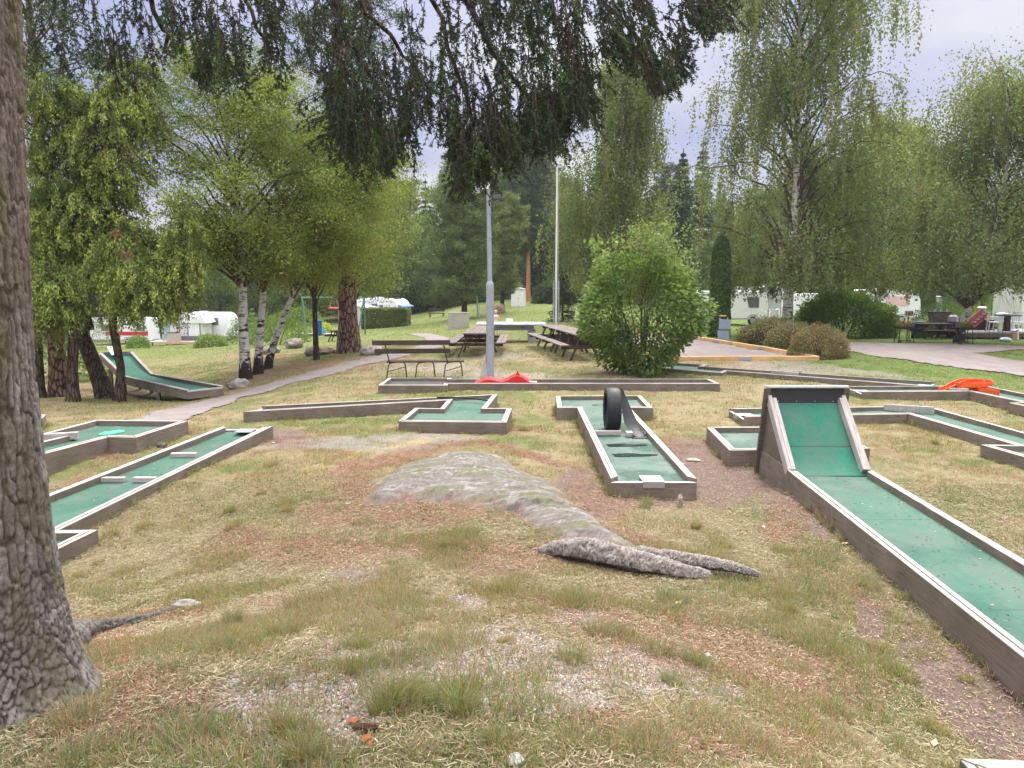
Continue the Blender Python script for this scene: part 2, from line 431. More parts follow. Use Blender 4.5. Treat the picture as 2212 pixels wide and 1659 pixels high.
# ------------------------------------------------------------------ outlines of the golf lanes (world metres, counter-clockwise)
def PZ(px, py, zf):
    z = .1
    for _ in range(12):
        p = P2(px, py, z); z = zf(p[0], p[1])
    return (p[0], p[1])
ZH = lambda x, y: .3 - .0762*(11.75-y)
hL, hR = PZ(482, 921, ZH), PZ(590, 920, ZH)
hl2, hj, hb, hf = PZ(105, 1067, ZH), PZ(127, 1145, ZH), PZ(212, 1144, ZH), PZ(124, 1187, ZH)
def ext(p, q, k): return (q[0]+(q[0]-p[0])*k, q[1]+(q[1]-p[1])*k)
hf2 = ext(hb, hf, 1.2)
LANES = {
 'tyre': dict(zt=.2, poly=[(1.18,8.95),(2.21,8.95),(2.20,14.1),(2.62,14.08),(2.66,15.64),(.89,15.58),(.84,14.1),(1.21,14.12)]),
 'jump': dict(zt=.25, poly=[(3.11,3.6),(4.14,3.6),(4.40,9.17),(3.37,9.2)]),
 'catch': dict(zt=.2, poly=[(3.03,10.5),(5.05,10.62),(5.02,12.25),(3.14,12.2)]),
 'corner': dict(zt=.15, poly=[(4.10,13.42),(7.17,13.72),(7.40,11.05),(6.90,11.10),(7.12,9.5),(8.85,9.7),(8.66,11.25),(8.20,11.2),(7.98,14.62),(4.10,14.33)]),
 'orange': dict(zt=.15, poly=[(7.58,16.5),(9.98,16.6),(10.15,15.05),(9.82,15.02),(9.95,13.5),(11.6,13.6),(11.5,15.15),(11.02,15.1),(10.85,17.5),(7.64,17.4)]),
 'far': dict(zt=.08, poly=[(9.75,17.86),(10.37,18.66),(5.5,22.1),(5.8,22.5),(4.75,23.2),(3.9,21.8),(5.65,20.5),(5.9,20.95)]),
 'hump': dict(zt=.15, poly=[(-3.08,17.5),(-1.49,17.5),(-1.49,17.8),(4.86,17.8),(4.83,18.66),(-1.49,18.66),(-1.49,18.9),(-3.06,18.9)]),
 'tee': dict(zt=.2, poly=[(-1.91,12.72),(-.09,12.62),(0.0,14.03),(-.47,14.05),(-.3,15.8),(-4.72,14.32),(-4.83,13.62),(-1.28,14.98),(-1.33,14.02),(-1.80,14.08)]),
 'blocks': dict(zt=ZH, poly=[hf2, hf, hb, hj, hR, hL, hl2, ext(hL, hl2, .45)]),
 'green': dict(zt=.3, poly=[(-7.25,8.3),(-6.5,8.3),(-5.85,10.92),(-5.42,10.88),(-5.22,12.2),(-6.76,12.28),(-6.95,11.05),(-6.53,10.98)]),
 'stub': dict(zt=.2, poly=[P2(60,913,.2)[:2], P2(92,903,.2)[:2], P2(99,895,.2)[:2], P2(20,896,.2)[:2]]),
 'near': dict(zt=.22, poly=[(2.18,1.9),(4.1,1.8),(4.15,3.38),(2.2,3.5)]),
}
JUMPBASE = [(-7.98,18.7),(-7.38,19.4),(-10.57,22.4),(-12.0,24.15),(-12.75,23.75),(-11.1,21.86)]
def inpoly(x, y, poly, grow=0.0):
    x = np.asarray(x); y = np.asarray(y); r = np.zeros(x.shape, bool); n = len(poly)
    dmin = np.full(x.shape, 1e9)
    for i in range(n):
        x0, y0 = poly[i][:2]; x1, y1 = poly[(i+1) % n][:2]
        c = ((y0 > y) != (y1 > y))
        with np.errstate(divide='ignore', invalid='ignore'):
            r ^= c & (x < (x1-x0)*(y-y0)/(y1-y0+1e-12)+x0)
        if grow:
            dx, dy = x1-x0, y1-y0; t = np.clip(((x-x0)*dx+(y-y0)*dy)/(dx*dx+dy*dy+1e-12), 0, 1)
            dmin = np.minimum(dmin, np.hypot(x-x0-t*dx, y-y0-t*dy))
    return r | (dmin < grow) if grow else r
def segd(x, y, pts):
    d = np.full(np.asarray(x).shape, 1e9)
    for (x0, y0), (x1, y1) in zip(pts[:-1], pts[1:]):
        dx, dy = x1-x0, y1-y0; t = np.clip(((x-x0)*dx+(y-y0)*dy)/(dx*dx+dy*dy+1e-12), 0, 1)
        d = np.minimum(d, np.hypot(x-x0-t*dx, y-y0-t*dy))
    return d
ALLP = [l['poly'] for l in LANES.values()]
PATHC = [G(*p)[:2] for p in [(230,965),(330,915),(400,888),(480,862),(560,842),(640,820),(720,798),(800,779),(870,764),(925,750),(948,737),(935,728),(905,721)]]
PATHC = [(PATHC[0][0]-3, PATHC[0][1]-1.5)] + PATHC
ROADP = [G(*p)[:2] for p in [(1815,739),(2000,742),(2212,747),(2500,753),(2500,765),(2212,756),(2112,763),(2160,773),(2212,780),(2420,800),(2420,835),(2212,814),(1979,783),(1829,760),(1760,748)]]
COURT = [(10.0,25.0),(7.6,34.3),(2.6,32.6),(4.8,23.9)]
# rock outcrop: centre, long axis, extents
ROCKC = np.array(P2(1010, 1062, .3)[:2])

def ell(px, py, lst, s=0, soft=.25):
    m = np.zeros(px.shape)
    wob = (fbm(px/28., py/12., 0, 40+s, 3)-.5)*1.3
    for e in lst:
        cx_, cy_, rx, ry = e[:4]; a = R(e[4]) if len(e) > 4 else 0
        dx = px-cx_; dy = py-cy_
        u = dx*math.cos(a)+dy*math.sin(a); v = -dx*math.sin(a)+dy*math.cos(a)
        d = np.hypot(u/rx, v/ry)+wob*.55
        m = np.maximum(m, 1-sstep(1-soft, 1+soft, d))
    if s in (1,3): m = m*((.35 if s == 1 else .65)+(.65 if s == 1 else .35)*sstep(.38,.54,fbm(px/11., py/6., 0, 50+s, 3)))
    return m
NEEDLE = [(860,990,170,14,-14),(765,1040,40,60,-25),(900,1105,170,34),(720,1110,60,30),(660,1190,170,30),(520,1160,60,18),(1090,1205,120,38),(1285,1090,70,50),(1330,1170,120,30,12),(1150,985,140,7,16),
          (300,1480,90,38),(240,1380,60,50),(300,1330,180,14,-4),(200,1560,150,50),(420,1510,60,30),(1250,1330,150,24,6),(1500,1400,220,70,8),(1740,1470,160,60,12),(1330,1560,90,30),(1580,1610,190,30),(640,1300,90,14),(1860,1290,60,16,30),(940,1180,90,20),(1700,1120,40,60,30),(360,930,70,12),(230,985,60,8),(620,950,70,14),
          (1210,900,20,10),(1430,970,60,25),(1060,930,120,8)]
DIRT = [(1560,1050,100,48),(1490,985,60,36),(1545,1010,45,60),(1690,1060,60,50,30),(1240,1048,46,30),(1300,1095,60,26),(1760,1130,50,20,40),(600,940,60,14),(1880,1345,50,36,50),(2010,1450,120,44,52),(2100,1545,150,45,50),(2200,1620,120,40,40),(1410,1085,110,14),(2150,1500,150,40,48)]
GRAVEL = [(660,1525,190,72),(770,1405,110,26),(1070,1420,110,60),(1190,1430,90,46,20),(1340,1450,170,50),(770,1245,60,18),(1010,1300,50,14),(650,1600,120,30),(1560,1500,60,20),(1180,1510,140,36),(900,1450,140,34),(1240,1330,70,14),(730,1340,60,10)]
FLATR = [(700,957,130,12,-3),(900,948,130,13),(820,966,120,7)]
YEL = [(760,985,110,5,-22),(880,958,70,5,-8)]
SAND = [(1700,795,120,14,3),(1850,803,160,6,6),(950,795,110,12),(1080,770,60,8),(1060,812,160,7)]
BARE = [(700,790,140,10),(620,800,120,8,-8),(160,840,70,12),(820,770,60,6),(560,770,90,8)]
def masks(x, y, z):
    px, py = proj(x, y, z)
    k = (y > 1.5)
    rock = rockh(x, y)
    g = dict(needle=ell(px,py,NEEDLE,1,.5)*k, dirt=ell(px,py,DIRT,2,.3)*k, gravel=ell(px,py,GRAVEL,3,.35)*k, flat=ell(px,py,FLATR,4)*k, yel=ell(px,py,YEL,5,.6)*k, sand=ell(px,py,SAND,6,.5)*k, bare=ell(px,py,BARE,7,.6)*k)
    lane = np.zeros(x.shape, bool)
    near = (y < 30) & (y > 0)
    for p in ALLP + [JUMPBASE]:
        lane |= inpoly(x, y, p) & near
    g['lane'] = lane
    jm = inpoly(x, y, [(3.3,9),(4.45,9),(4.45,10.3),(3.3,10.3)]); g['lane'] |= jm
    g['path'] = segd(x, y, PATHC) < .62 + (fbm(x*1.5, y*1.5, 0, 77, 3)-.5)*.45
    g['road'] = inpoly(x, y, ROADP) | inpoly(x, y, COURT)
    g['rock'] = rock
    return g, px, py
# the bedrock is a height field over the ground
ROCKP = [P2(*p, .12)[:2] for p in [(775,1095),(800,1045),(870,1000),(1000,972),(1100,985),(1190,1040),(1265,1100),(1330,1160),(1400,1190),(1330,1215),(1180,1190),(1090,1125),(1010,1105),(900,1090)]]
_rc = np.mean(ROCKP, axis=0)
def rockh(x, y):
    """signed: 1 inside the outcrop, falls to 0 at its edge"""
    x = np.asarray(x, float); y = np.asarray(y, float)
    ins = inpoly(x, y, ROCKP)
    d = segd(x, y, ROCKP+[ROCKP[0]])
    return np.where(ins, np.minimum(d/.45, 1), 0)

# ------------------------------------------------------------------ ground sheet
def axis(lims):
    out = [lims[0][0]]
    for (a, b, st) in lims:
        n = max(1, int(round((b-a)/st))); out += list(a + (b-a)*(np.arange(1, n+1)/n))
    return np.array(out)
gx = axis([(-900,-300,100),(-300,-100,20),(-100,-40,3),(-40,-14,.5),(-14,-6,.16),(-6,6,.055),(6,14,.14),(14,40,.5),(40,100,3),(100,300,20),(300,900,100)])
gy = axis([(-300,-40,40),(-40,-4,4),(-4,2,.4),(2,10,.055),(10,20,.1),(20,40,.25),(40,80,.8),(80,160,4),(160,400,20),(400,1500,150)])
XX, YY = np.meshgrid(gx, gy)
ZZ = H(XX, YY)
g, PX, PYY = masks(XX.ravel(), YY.ravel(), ZZ.ravel())
x_, y_ = XX.ravel(), YY.ravel()
def lerp(c, d, m): return c*(1-m[:,None]) + np.array(d)*m[:,None]
n1 = fbm(x_*.7, y_*.7, 0, 1, 4); n2 = fbm(x_*3, y_*3, 0, 2, 4); n3 = vnoise(x_*14, y_*14, 0, 4); n4 = vnoise(x_*40, y_*40, 0, 4)
straw = sstep(.32, .56, n1*.6+n2*.4)
far = sstep(22, 45, y_); rightfar = sstep(7, 11, x_)*sstep(15, 22, y_)
straw = straw*(1-.85*far)*(1-.9*rightfar)
gc = lerp(np.tile((.14,.155,.06),(len(x_),1)), (.26,.215,.125), straw)
gc = lerp(gc, (.20,.13,.075), sstep(.55,.75,n2)*(1-far)*(1-rightfar)*.7)
gc = lerp(gc, (.155,.19,.06), far*.8)
gc = lerp(gc, (.12,.17,.045), rightfar*.9)
gc = lerp(gc, (.225,.135,.09), np.clip(g['needle']*1.2*(.6+.6*n2),0,1))
gc = lerp(gc, (.25,.17,.105), g['bare']*.75)
gc = lerp(gc, (.185,.135,.115), np.clip(g['dirt']*(.75+.5*n2),0,1))
gc = lerp(gc, (.25,.22,.205), np.clip(g['gravel']*(.75+.5*n2),0,1))
gc = lerp(gc, (.235,.22,.195), g['flat']*.75)
gc = lerp(gc, (.30,.26,.23), g['sand']*.6)
gc = lerp(gc, (.42,.32,.10), g['yel']*sstep(.4,.6,n2)*.6)
gc = lerp(gc, (.10,.085,.06), g['lane']*.8)
gc = gc*(.78+.28*n3+.2*n4)[:,None]
nx, ny = len(gx), len(gy)
idx = np.arange(nx*ny).reshape(ny, nx)
Fq = np.stack([idx[:-1,:-1], idx[:-1,1:], idx[1:,1:], idx[1:,:-1]], -1).reshape(-1, 4)
zz = ZZ.ravel() - .05*g['lane'] - .03*(g['rock'] > 0) - .02*g['road']*(y_ < 60) - .012*(g['path'])
zz = zz + (n4-.5)*.012 + (n3-.5)*.012
M_GROUND = attrmat('ground_soil', .95, .1, nscale=45, namt=.45, bump=.8, bscale=70, bdist=.03)
ground = np_mesh('ground', np.stack([x_, y_, zz], 1), Fq, M_GROUND, gc, smooth=True)
tag(ground, 'campsite ground of worn grass, needles and bare earth', kind='structure')

def drape(name, poly, material, cell, lift, label, test=None, kind='structure', colfn=None):
    P = np.array([p[:2] for p in poly]); x0, y0 = P.min(0)-.5; x1, y1 = P.max(0)+.5
    ax = np.arange(x0, x1, cell); ay = np.arange(y0, y1, cell*1.3)
    X, Y = np.meshgrid(ax, ay); x = X.ravel(); y = Y.ravel()
    wx = (fbm(x*.9, y*.9, 0, 61, 3)-.5)*.5; wy = (fbm(x*.9, y*.9, 0, 62, 3)-.5)*.5
    m = test(x+wx, y+wy) if test else inpoly(x+wx, y+wy, poly)
    m = m.reshape(X.shape)
    id_ = np.arange(X.size).reshape(X.shape)
    q = m[:-1,:-1] & m[:-1,1:] & m[1:,1:] & m[1:,:-1]
    F_ = np.stack([id_[:-1,:-1][q], id_[:-1,1:][q], id_[1:,1:][q], id_[1:,:-1][q]], 1)
    used = np.unique(F_); rem = -np.ones(X.size, int); rem[used] = np.arange(len(used))
    xs, ys = x[used], y[used]; z = H(xs, ys)+lift
    c = np.tile((.25,.215,.205), (len(xs),1))*(.8+.4*fbm(xs*2.5, ys*2.5, 0, 9, 4))[:,None]
    if colfn: c = colfn(xs, ys, c)
    o = np_mesh(name, np.stack([xs, ys, z], 1), rem[F_], material, c, smooth=True)
    tag(o, label, kind=kind); return o
M_GRAVELP = attrmat('fine_gravel_surface', .95, .1, nscale=60, namt=.35, bump=.5, bscale=90, bdist=.02)
_pp = [(min(p[0] for p in PATHC)-1, min(p[1] for p in PATHC)-1), (max(p[0] for p in PATHC)+1, max(p[1] for p in PATHC)+1)]
drape('gravel_path', _pp, M_GRAVELP, .09, .006, 'narrow pinkish gravel footpath curving past the bench',
      test=lambda x, y: segd(x, y, PATHC) < .58)
def roadc(x, y, c):
    m = sstep(.55, .7, fbm(x*.35, y*1.2, 0, 15, 4)); return lerp(c*1.05, (.27,.25,.2), m*.6)
drape('camp_road', ROADP, M_GRAVELP, .14, .012, 'grey gravel camp road on the right', colfn=roadc)

# ------------------------------------------------------------------ bedrock outcrop
def build_rock():
    P = np.array(ROCKP); x0, y0 = P.min(0)-.3; x1, y1 = P.max(0)+.3
    ax = np.arange(x0, x1, .022); ay = np.arange(y0, y1, .022)
    X, Y = np.meshgrid(ax, ay); x = X.ravel(); y = Y.ravel()
    wx = (fbm(x*2.2, y*2.2, 0, 31, 4)-.5)*.35; wy = (fbm(x*2.2, y*2.2, 0, 32, 4)-.5)*.35
    ins = inpoly(x+wx, y+wy, ROCKP); d = segd(x+wx, y+wy, ROCKP+[ROCKP[0]]); sd_ = np.where(ins, d, -d)
    hgt = .25*np.sqrt(np.clip(sd_/1.0, 0, 1)) + .05*sstep(0, .2, sd_)
    # a crack with a step running along the near right side
    a = np.array(P2(960,1095,.3)[:2]); b = np.array(P2(1210,1075,.3)[:2])
    t = ((x-a[0])*(b[0]-a[0])+(y-a[1])*(b[1]-a[1]))/np.dot(b-a, b-a)
    off = ((x-a[0])*(b[1]-a[1])-(y-a[1])*(b[0]-a[0]))/np.linalg.norm(b-a) + (fbm(x*3,y*3,0,51,3)-.5)*.2
    hgt = hgt - .05*sstep(-.03,.03,off)*sstep(-.1,.1,t)*sstep(1.1,.9,t)
    ridg = 1-np.abs(2*fbm(x*2.2+y*1.2, y*9, 0, 33, 5)-1)
    hgt = hgt + (fbm(x*1.6, y*1.6, 0, 34, 3)-.5)*.07*sstep(0,.3,sd_) + (ridg-.7)*.034 + (vnoise(x*22, y*34, 0, 35)-.5)*.012 + (vnoise(x*55, y*70, 0, 36)-.5)*.008
    z = H(x, y) - .06 + hgt
    m = (sd_ > -.10).reshape(X.shape)
    z = np.where(sd_ < 0, z - .10*np.clip(-sd_/.1, 0, 1), z)
    c = np.tile((.20,.18,.155), (len(x),1))
    li = fbm(x*8, y*12, 0, 41, 6); li2 = fbm(x*16, y*22, 0, 42, 5); st = fbm(x*3, y*14, 0, 43, 4)
    c = lerp(c, (.17,.155,.14), sstep(.5,.62,st)*.8)
    c = lerp(c, (.28,.26,.245), sstep(.53,.62,li)*.7)
    c = lerp(c, (.145,.15,.08), sstep(.46,.6,fbm(x*2.4,y*6,0,44,4))*.7)
    c = lerp(c, (.36,.355,.33), sstep(.62,.68,li2)*.7)
    c = lerp(c, (.10,.09,.08), sstep(.72,.82,ridg)*sstep(.5,.6,li2)*.6)
    c = lerp(c, (.28,.15,.10), sstep(.25,.0,sd_)*sstep(.4,.6,li2)*.9)
    c = c*(.8+.4*vnoise(x*60,y*60,0,45))[:,None]
    id_ = np.arange(X.size).reshape(X.shape)
    q = m[:-1,:-1] & m[:-1,1:] & m[1:,1:] & m[1:,:-1]
    F_ = np.stack([id_[:-1,:-1][q], id_[:-1,1:][q], id_[1:,1:][q], id_[1:,:-1][q]], 1)
    used = np.unique(F_); rem = -np.ones(X.size, int); rem[used] = np.arange(len(used))
    o = np_mesh('bedrock_outcrop', np.stack([x, y, z], 1)[used], rem[F_], attrmat('lichen_rock', .95, .15, nscale=90, namt=.35, bump=1, bscale=120, bdist=.01), c[used], smooth=True)
    tag(o, 'low dome of grey lichen-covered bedrock in the middle of the lawn', 'rock')
build_rock()

# ------------------------------------------------------------------ golf lanes
def offset(poly, w):
    n = len(poly); out = []
    for i in range(n):
        p0, p1, p2 = Vector(poly[i-1][:2]), Vector(poly[i][:2]), Vector(poly[(i+1)%n][:2])
        d1 = (p1-p0).normalized(); d2 = (p2-p1).normalized()
        n1_ = Vector((-d1.y, d1.x)); n2_ = Vector((-d2.y, d2.x))
        k = 1+n1_.dot(n2_)
        v = (n1_+n2_)*(w/max(k, .25)); out.append((p1.x+v.x, p1.y+v.y))
    return out
def prism_local(name, quad, zb, ztf, mats, parent, topslot=1):
    """quad = outer a, outer b, inner b, inner a; local x runs from a to b"""
    a, b = Vector(quad[0]), Vector(quad[1]); ang = math.atan2(b.y-a.y, b.x-a.x)
    base = Vector((a.x, a.y, 0)); Mi = Matrix.Rotation(-ang, 4, 'Z')
    vs = []
    for lev in (0, 1):
        for p in quad:
            z = ztf(p[0], p[1]) if lev else (zb(p[0], p[1]) if callable(zb) else zb)
            vs.append(Mi @ (Vector((p[0], p[1], z))-base))
    mb = MB(); mb.add(vs, [(3,2,1,0)]); mb.slot = topslot; mb.add([], []); 
    mb.f.append((4,5,6,7)); mb.m.append(topslot)
    for i in range(4): mb.f.append((i, (i+1)%4, (i+1)%4+4, i+4)); mb.m.append(0)
    rot = Matrix.Translation(base) @ Matrix.Rotation(ang, 4, 'Z')
    o = mb.build(name, mats, parent, bevel=.004)
    o.matrix_local = Matrix.Translation(-parent.location) @ rot if parent else rot
    return o
def feltmat(name, col, wet=False):
    m, t, p, out = newmat(name); N = t.nodes.new; L = t.links.new
    tcn = N('ShaderNodeTexCoord')
    n1_ = N('ShaderNodeTexNoise'); n1_.inputs['Scale'].default_value = .9; n1_.inputs['Detail'].default_value = 6; L(tcn.outputs['Object'], n1_.inputs[0])
    n2_ = N('ShaderNodeTexNoise'); n2_.inputs['Scale'].default_value = 24; n2_.inputs['Detail'].default_value = 5; n2_.inputs['Roughness'].default_value = .7; L(tcn.outputs['Object'], n2_.inputs[0])
    r1 = N('ShaderNodeValToRGB'); r1.color_ramp.elements[0].position = .35; r1.color_ramp.elements[0].color = (*[c*.72 for c in col], 1)
    r1.color_ramp.elements[1].position = .65; r1.color_ramp.elements[1].color = (col[0]*1.35+.012, col[1]*1.08, col[2]*1.1, 1); L(n1_.outputs[0], r1.inputs[0])
    r2 = N('ShaderNodeMapRange'); r2.inputs[1].default_value = .3; r2.inputs[2].default_value = .7; r2.inputs[3].default_value = .85; r2.inputs[4].default_value = 1.12; L(n2_.outputs[0], r2.inputs[0])
    sc = N('ShaderNodeVectorMath'); sc.operation = 'SCALE'; L(r1.outputs[0], sc.inputs[0]); L(r2.outputs[0], sc.inputs['Scale'])
    # dark specks of debris
    vo = N('ShaderNodeTexVoronoi'); vo.inputs['Scale'].default_value = 11; L(tcn.outputs['Object'], vo.inputs[0])
    rk = N('ShaderNodeMapRange'); rk.inputs[1].default_value = .06; rk.inputs[2].default_value = .1; rk.inputs[3].default_value = .75; rk.inputs[4].default_value = 0; L(vo.outputs['Distance'], rk.inputs[0])
    mm = N('ShaderNodeMix'); mm.data_type = 'RGBA'; mm.inputs[7].default_value = (.05,.06,.05,1); L(rk.outputs[0], mm.inputs[0]); L(sc.outputs[0], mm.inputs[6])
    # dust and leaf stain
    n4_ = N('ShaderNodeTexNoise'); n4_.inputs['Scale'].default_value = 2.2; n4_.inputs['Detail'].default_value = 8; n4_.inputs['Roughness'].default_value = .7; L(tcn.outputs['Object'], n4_.inputs[0])
    r4 = N('ShaderNodeMapRange'); r4.inputs[1].default_value = .42; r4.inputs[2].default_value = .66; r4.inputs[4].default_value = .62; L(n4_.outputs[0], r4.inputs[0])
    m4 = N('ShaderNodeMix'); m4.data_type = 'RGBA'; m4.inputs[7].default_value = (.12,.15,.125,1); L(r4.outputs[0], m4.inputs[0]); L(mm.outputs[2], m4.inputs[6])
    # a butt seam across the felt every couple of metres
    sp = N('ShaderNodeSeparateXYZ'); L(tcn.outputs['Object'], sp.inputs[0])
    def M_(op, a, b=None):
        q = N('ShaderNodeMath'); q.operation = op
        for i, v in enumerate((a, b)):
            if v is None: continue
            if isinstance(v, (int, float)): q.inputs[i].default_value = v
            else: L(v, q.inputs[i])
        return q.outputs[0]
    yy = M_('ADD', sp.outputs[1], M_('MULTIPLY', n1_.outputs[0], .03))
    sm = M_('LESS_THAN', M_('ABSOLUTE', M_('SUBTRACT', M_('FRACT', M_('MULTIPLY', yy, .47)), .5)), .0028)
    m5 = N('ShaderNodeMix'); m5.data_type = 'RGBA'; m5.inputs[7].default_value = (.03,.05,.04,1); L(M_('MULTIPLY', sm, .8), m5.inputs[0]); L(m4.outputs[2], m5.inputs[6])
    # grey trodden wear in long streaks
    mw = N('ShaderNodeMapping'); mw.inputs['Scale'].default_value = (5, 1.1, 1); L(tcn.outputs['Object'], mw.inputs[0])
    nw = N('ShaderNodeTexNoise'); nw.inputs['Scale'].default_value = 1.4; nw.inputs['Detail'].default_value = 8; nw.inputs['Roughness'].default_value = .72; L(mw.outputs[0], nw.inputs[0])
    rw = N('ShaderNodeMapRange'); rw.inputs[1].default_value = .50; rw.inputs[2].default_value = .72; rw.inputs[4].default_value = .6; L(nw.outputs[0], rw.inputs[0])
    m6 = N('ShaderNodeMix'); m6.data_type = 'RGBA'; m6.inputs[7].default_value = (.10,.11,.095,1); L(rw.outputs[0], m6.inputs[0]); L(m5.outputs[2], m6.inputs[6])
    L(m6.outputs[2], p.inputs['Base Color'])
    if wet:
        rr = N('ShaderNodeMapRange'); rr.inputs[1].default_value = .45; rr.inputs[2].default_value = .6; rr.inputs[3].default_value = .75; rr.inputs[4].default_value = .25; L(n1_.outputs[0], rr.inputs[0]); L(rr.outputs[0], p.inputs['Roughness'])
        p.inputs['Specular IOR Level'].default_value = .5
    else:
        p.inputs['Roughness'].default_value = .72; p.inputs['Specular IOR Level'].default_value = .25
    b = N('ShaderNodeBump'); b.inputs['Strength'].default_value = .25; b.inputs['Distance'].default_value = .004; L(n2_.outputs[0], b.inputs['Height']); L(b.outputs[0], p.inputs['Normal'])
    return m
M_FELT = feltmat('green_felt', (.036,.145,.10))
M_FELTWET = feltmat('green_felt_damp', (.04,.13,.095), True)
M_FELTB = feltmat('bright_green_felt', (.016,.20,.13))
W1, W2 = .048, .05
def lane(key, label, felt=None, ends=(), drop=.075, skip=(), thing_name='golf_lane', group='wooden miniature golf lanes', crumple=0):
    L_ = LANES[key]; poly = L_['poly']; zt = L_['zt']; zf = zt if callable(zt) else (lambda x, y, z=zt: z)
    cx_ = sum(p[0] for p in poly)/len(poly); cy_ = sum(p[1] for p in poly)/len(poly)
    t = thing(thing_name, label, 'minigolf lane', (cx_, cy_, H(cx_, cy_)), group=group)
    inn = offset(poly, W1); inn2 = offset(poly, W1+W2); n = len(poly)
    zb = lambda x, y: min(H(float(x), float(y))-.04, zf(x, y)-.16)
    for i in range(n):
        if i in skip: continue
        j = (i+1) % n
        a, b = poly[i], poly[j]
        k = .055 if i in ends else 0
        jit = random.uniform(-.004, .004)
        prism_local('side_board', [a, b, inn[j], inn[i]], zb, lambda x, y: zf(x, y)-k+jit, [M_SIDEW, M_TOPW], t)
        if i not in ends:
            prism_local('top_rail', [inn[i], inn[j], inn2[j], inn2[i]], lambda x, y: zf(x, y)-drop-.05, lambda x, y: zf(x, y)+.006+jit, [M_SIDEW, M_TOPW], t)
        else:
            prism_local('metal_edge', [(a[0], a[1]), (b[0], b[1]), inn[j], inn[i]], lambda x, y: zf(x, y)-k+jit+.0005, lambda x, y: zf(x, y)-k+.010+jit, [M_ALU, M_ALU], t)
            # a strike plate folded over the middle of the edge
            va, vb = Vector(a), Vector(b); mid = (va+vb)/2; d = (vb-va).normalized(); nn_ = Vector((-d.y, d.x)); z0 = zf(mid.x, mid.y)-k
            mb = MB(); org = t.location
            q = [mid-d*.13-nn_*.004, mid+d*.13-nn_*.004, mid+d*.13+nn_*.30, mid-d*.13+nn_*.30]
            mb.prism([(p.x-org.x, p.y-org.y) for p in q], z0+.012-org.z, z0+.017-org.z)
            q = [mid-d*.13-nn_*.010, mid+d*.13-nn_*.010, mid+d*.13-nn_*.0045, mid-d*.13-nn_*.0045]
            mb.prism([(p.x-org.x, p.y-org.y) for p in q], z0-.06-org.z, z0+.017-org.z)
            mb.build('strike_plate', M_METAL, t)
    # felt: triangulated, lightly buckled sheet
    import mathutils
    fp = offset(poly, W1+.002)
    mb = MB(); org = t.location
    from mathutils.geometry import tessellate_polygon
    x0 = min(p[0] for p in fp); x1 = max(p[0] for p in fp); y0 = min(p[1] for p in fp); y1 = max(p[1] for p in fp)
    import bmesh
    bm = bmesh.new(); vs = [bm.verts.new((p[0], p[1], 0)) for p in fp]; bm.faces.new(vs)
    st = .22
    for ax_, a0, a1 in ((0, x0, x1), (1, y0, y1)):
        c = a0+st
        while c < a1:
            co = (c,0,0) if ax_ == 0 else (0,c,0); no = (1,0,0) if ax_ == 0 else (0,1,0)
            bmesh.ops.bisect_plane(bm, geom=bm.verts[:]+bm.edges[:]+bm.faces[:], plane_co=co, plane_no=no); c += st
    for v in bm.verts:
        w = (fbm(v.co.x*1.3, v.co.y*1.3, 0, 91, 2)-.5)*(.006+crumple)
        v.co.z = zf(v.co.x, v.co.y)-drop+float(w)
        v.co -= org
    me = bpy.data.meshes.new('felt'); bm.to_mesh(me); bm.free(); me.materials.append(felt or M_FELT)
    me.polygons.foreach_set('use_smooth', [True]*len(me.polygons))
    o = bpy.data.objects.new('felt', me); COL.objects.link(o); o.parent = t
    t['zf'] = 0; del t['zf']
    return t, zf
def at_parent(o, t): o.parent = t; o.location = -t.location
def cup(t, x, y, z):
    mb = MB(); mb.tube([(x-t.location.x, y-t.location.y, z-t.location.z+.002), (x-t.location.x, y-t.location.y, z-t.location.z+.005)], .055, 14)
    mb.build('hole', M_BLACK, t)
def rel(t, p): return (p[0]-t.location.x, p[1]-t.location.y, p[2]-t.location.z)

# --- lane with half tyre
t, zf = lane('tyre', 'straight green lane with a black tyre standing across it', M_FELTWET, ends=(0,))
cup(t, 1.62, 14.85, zf(0,0)-.075)
mb = MB()
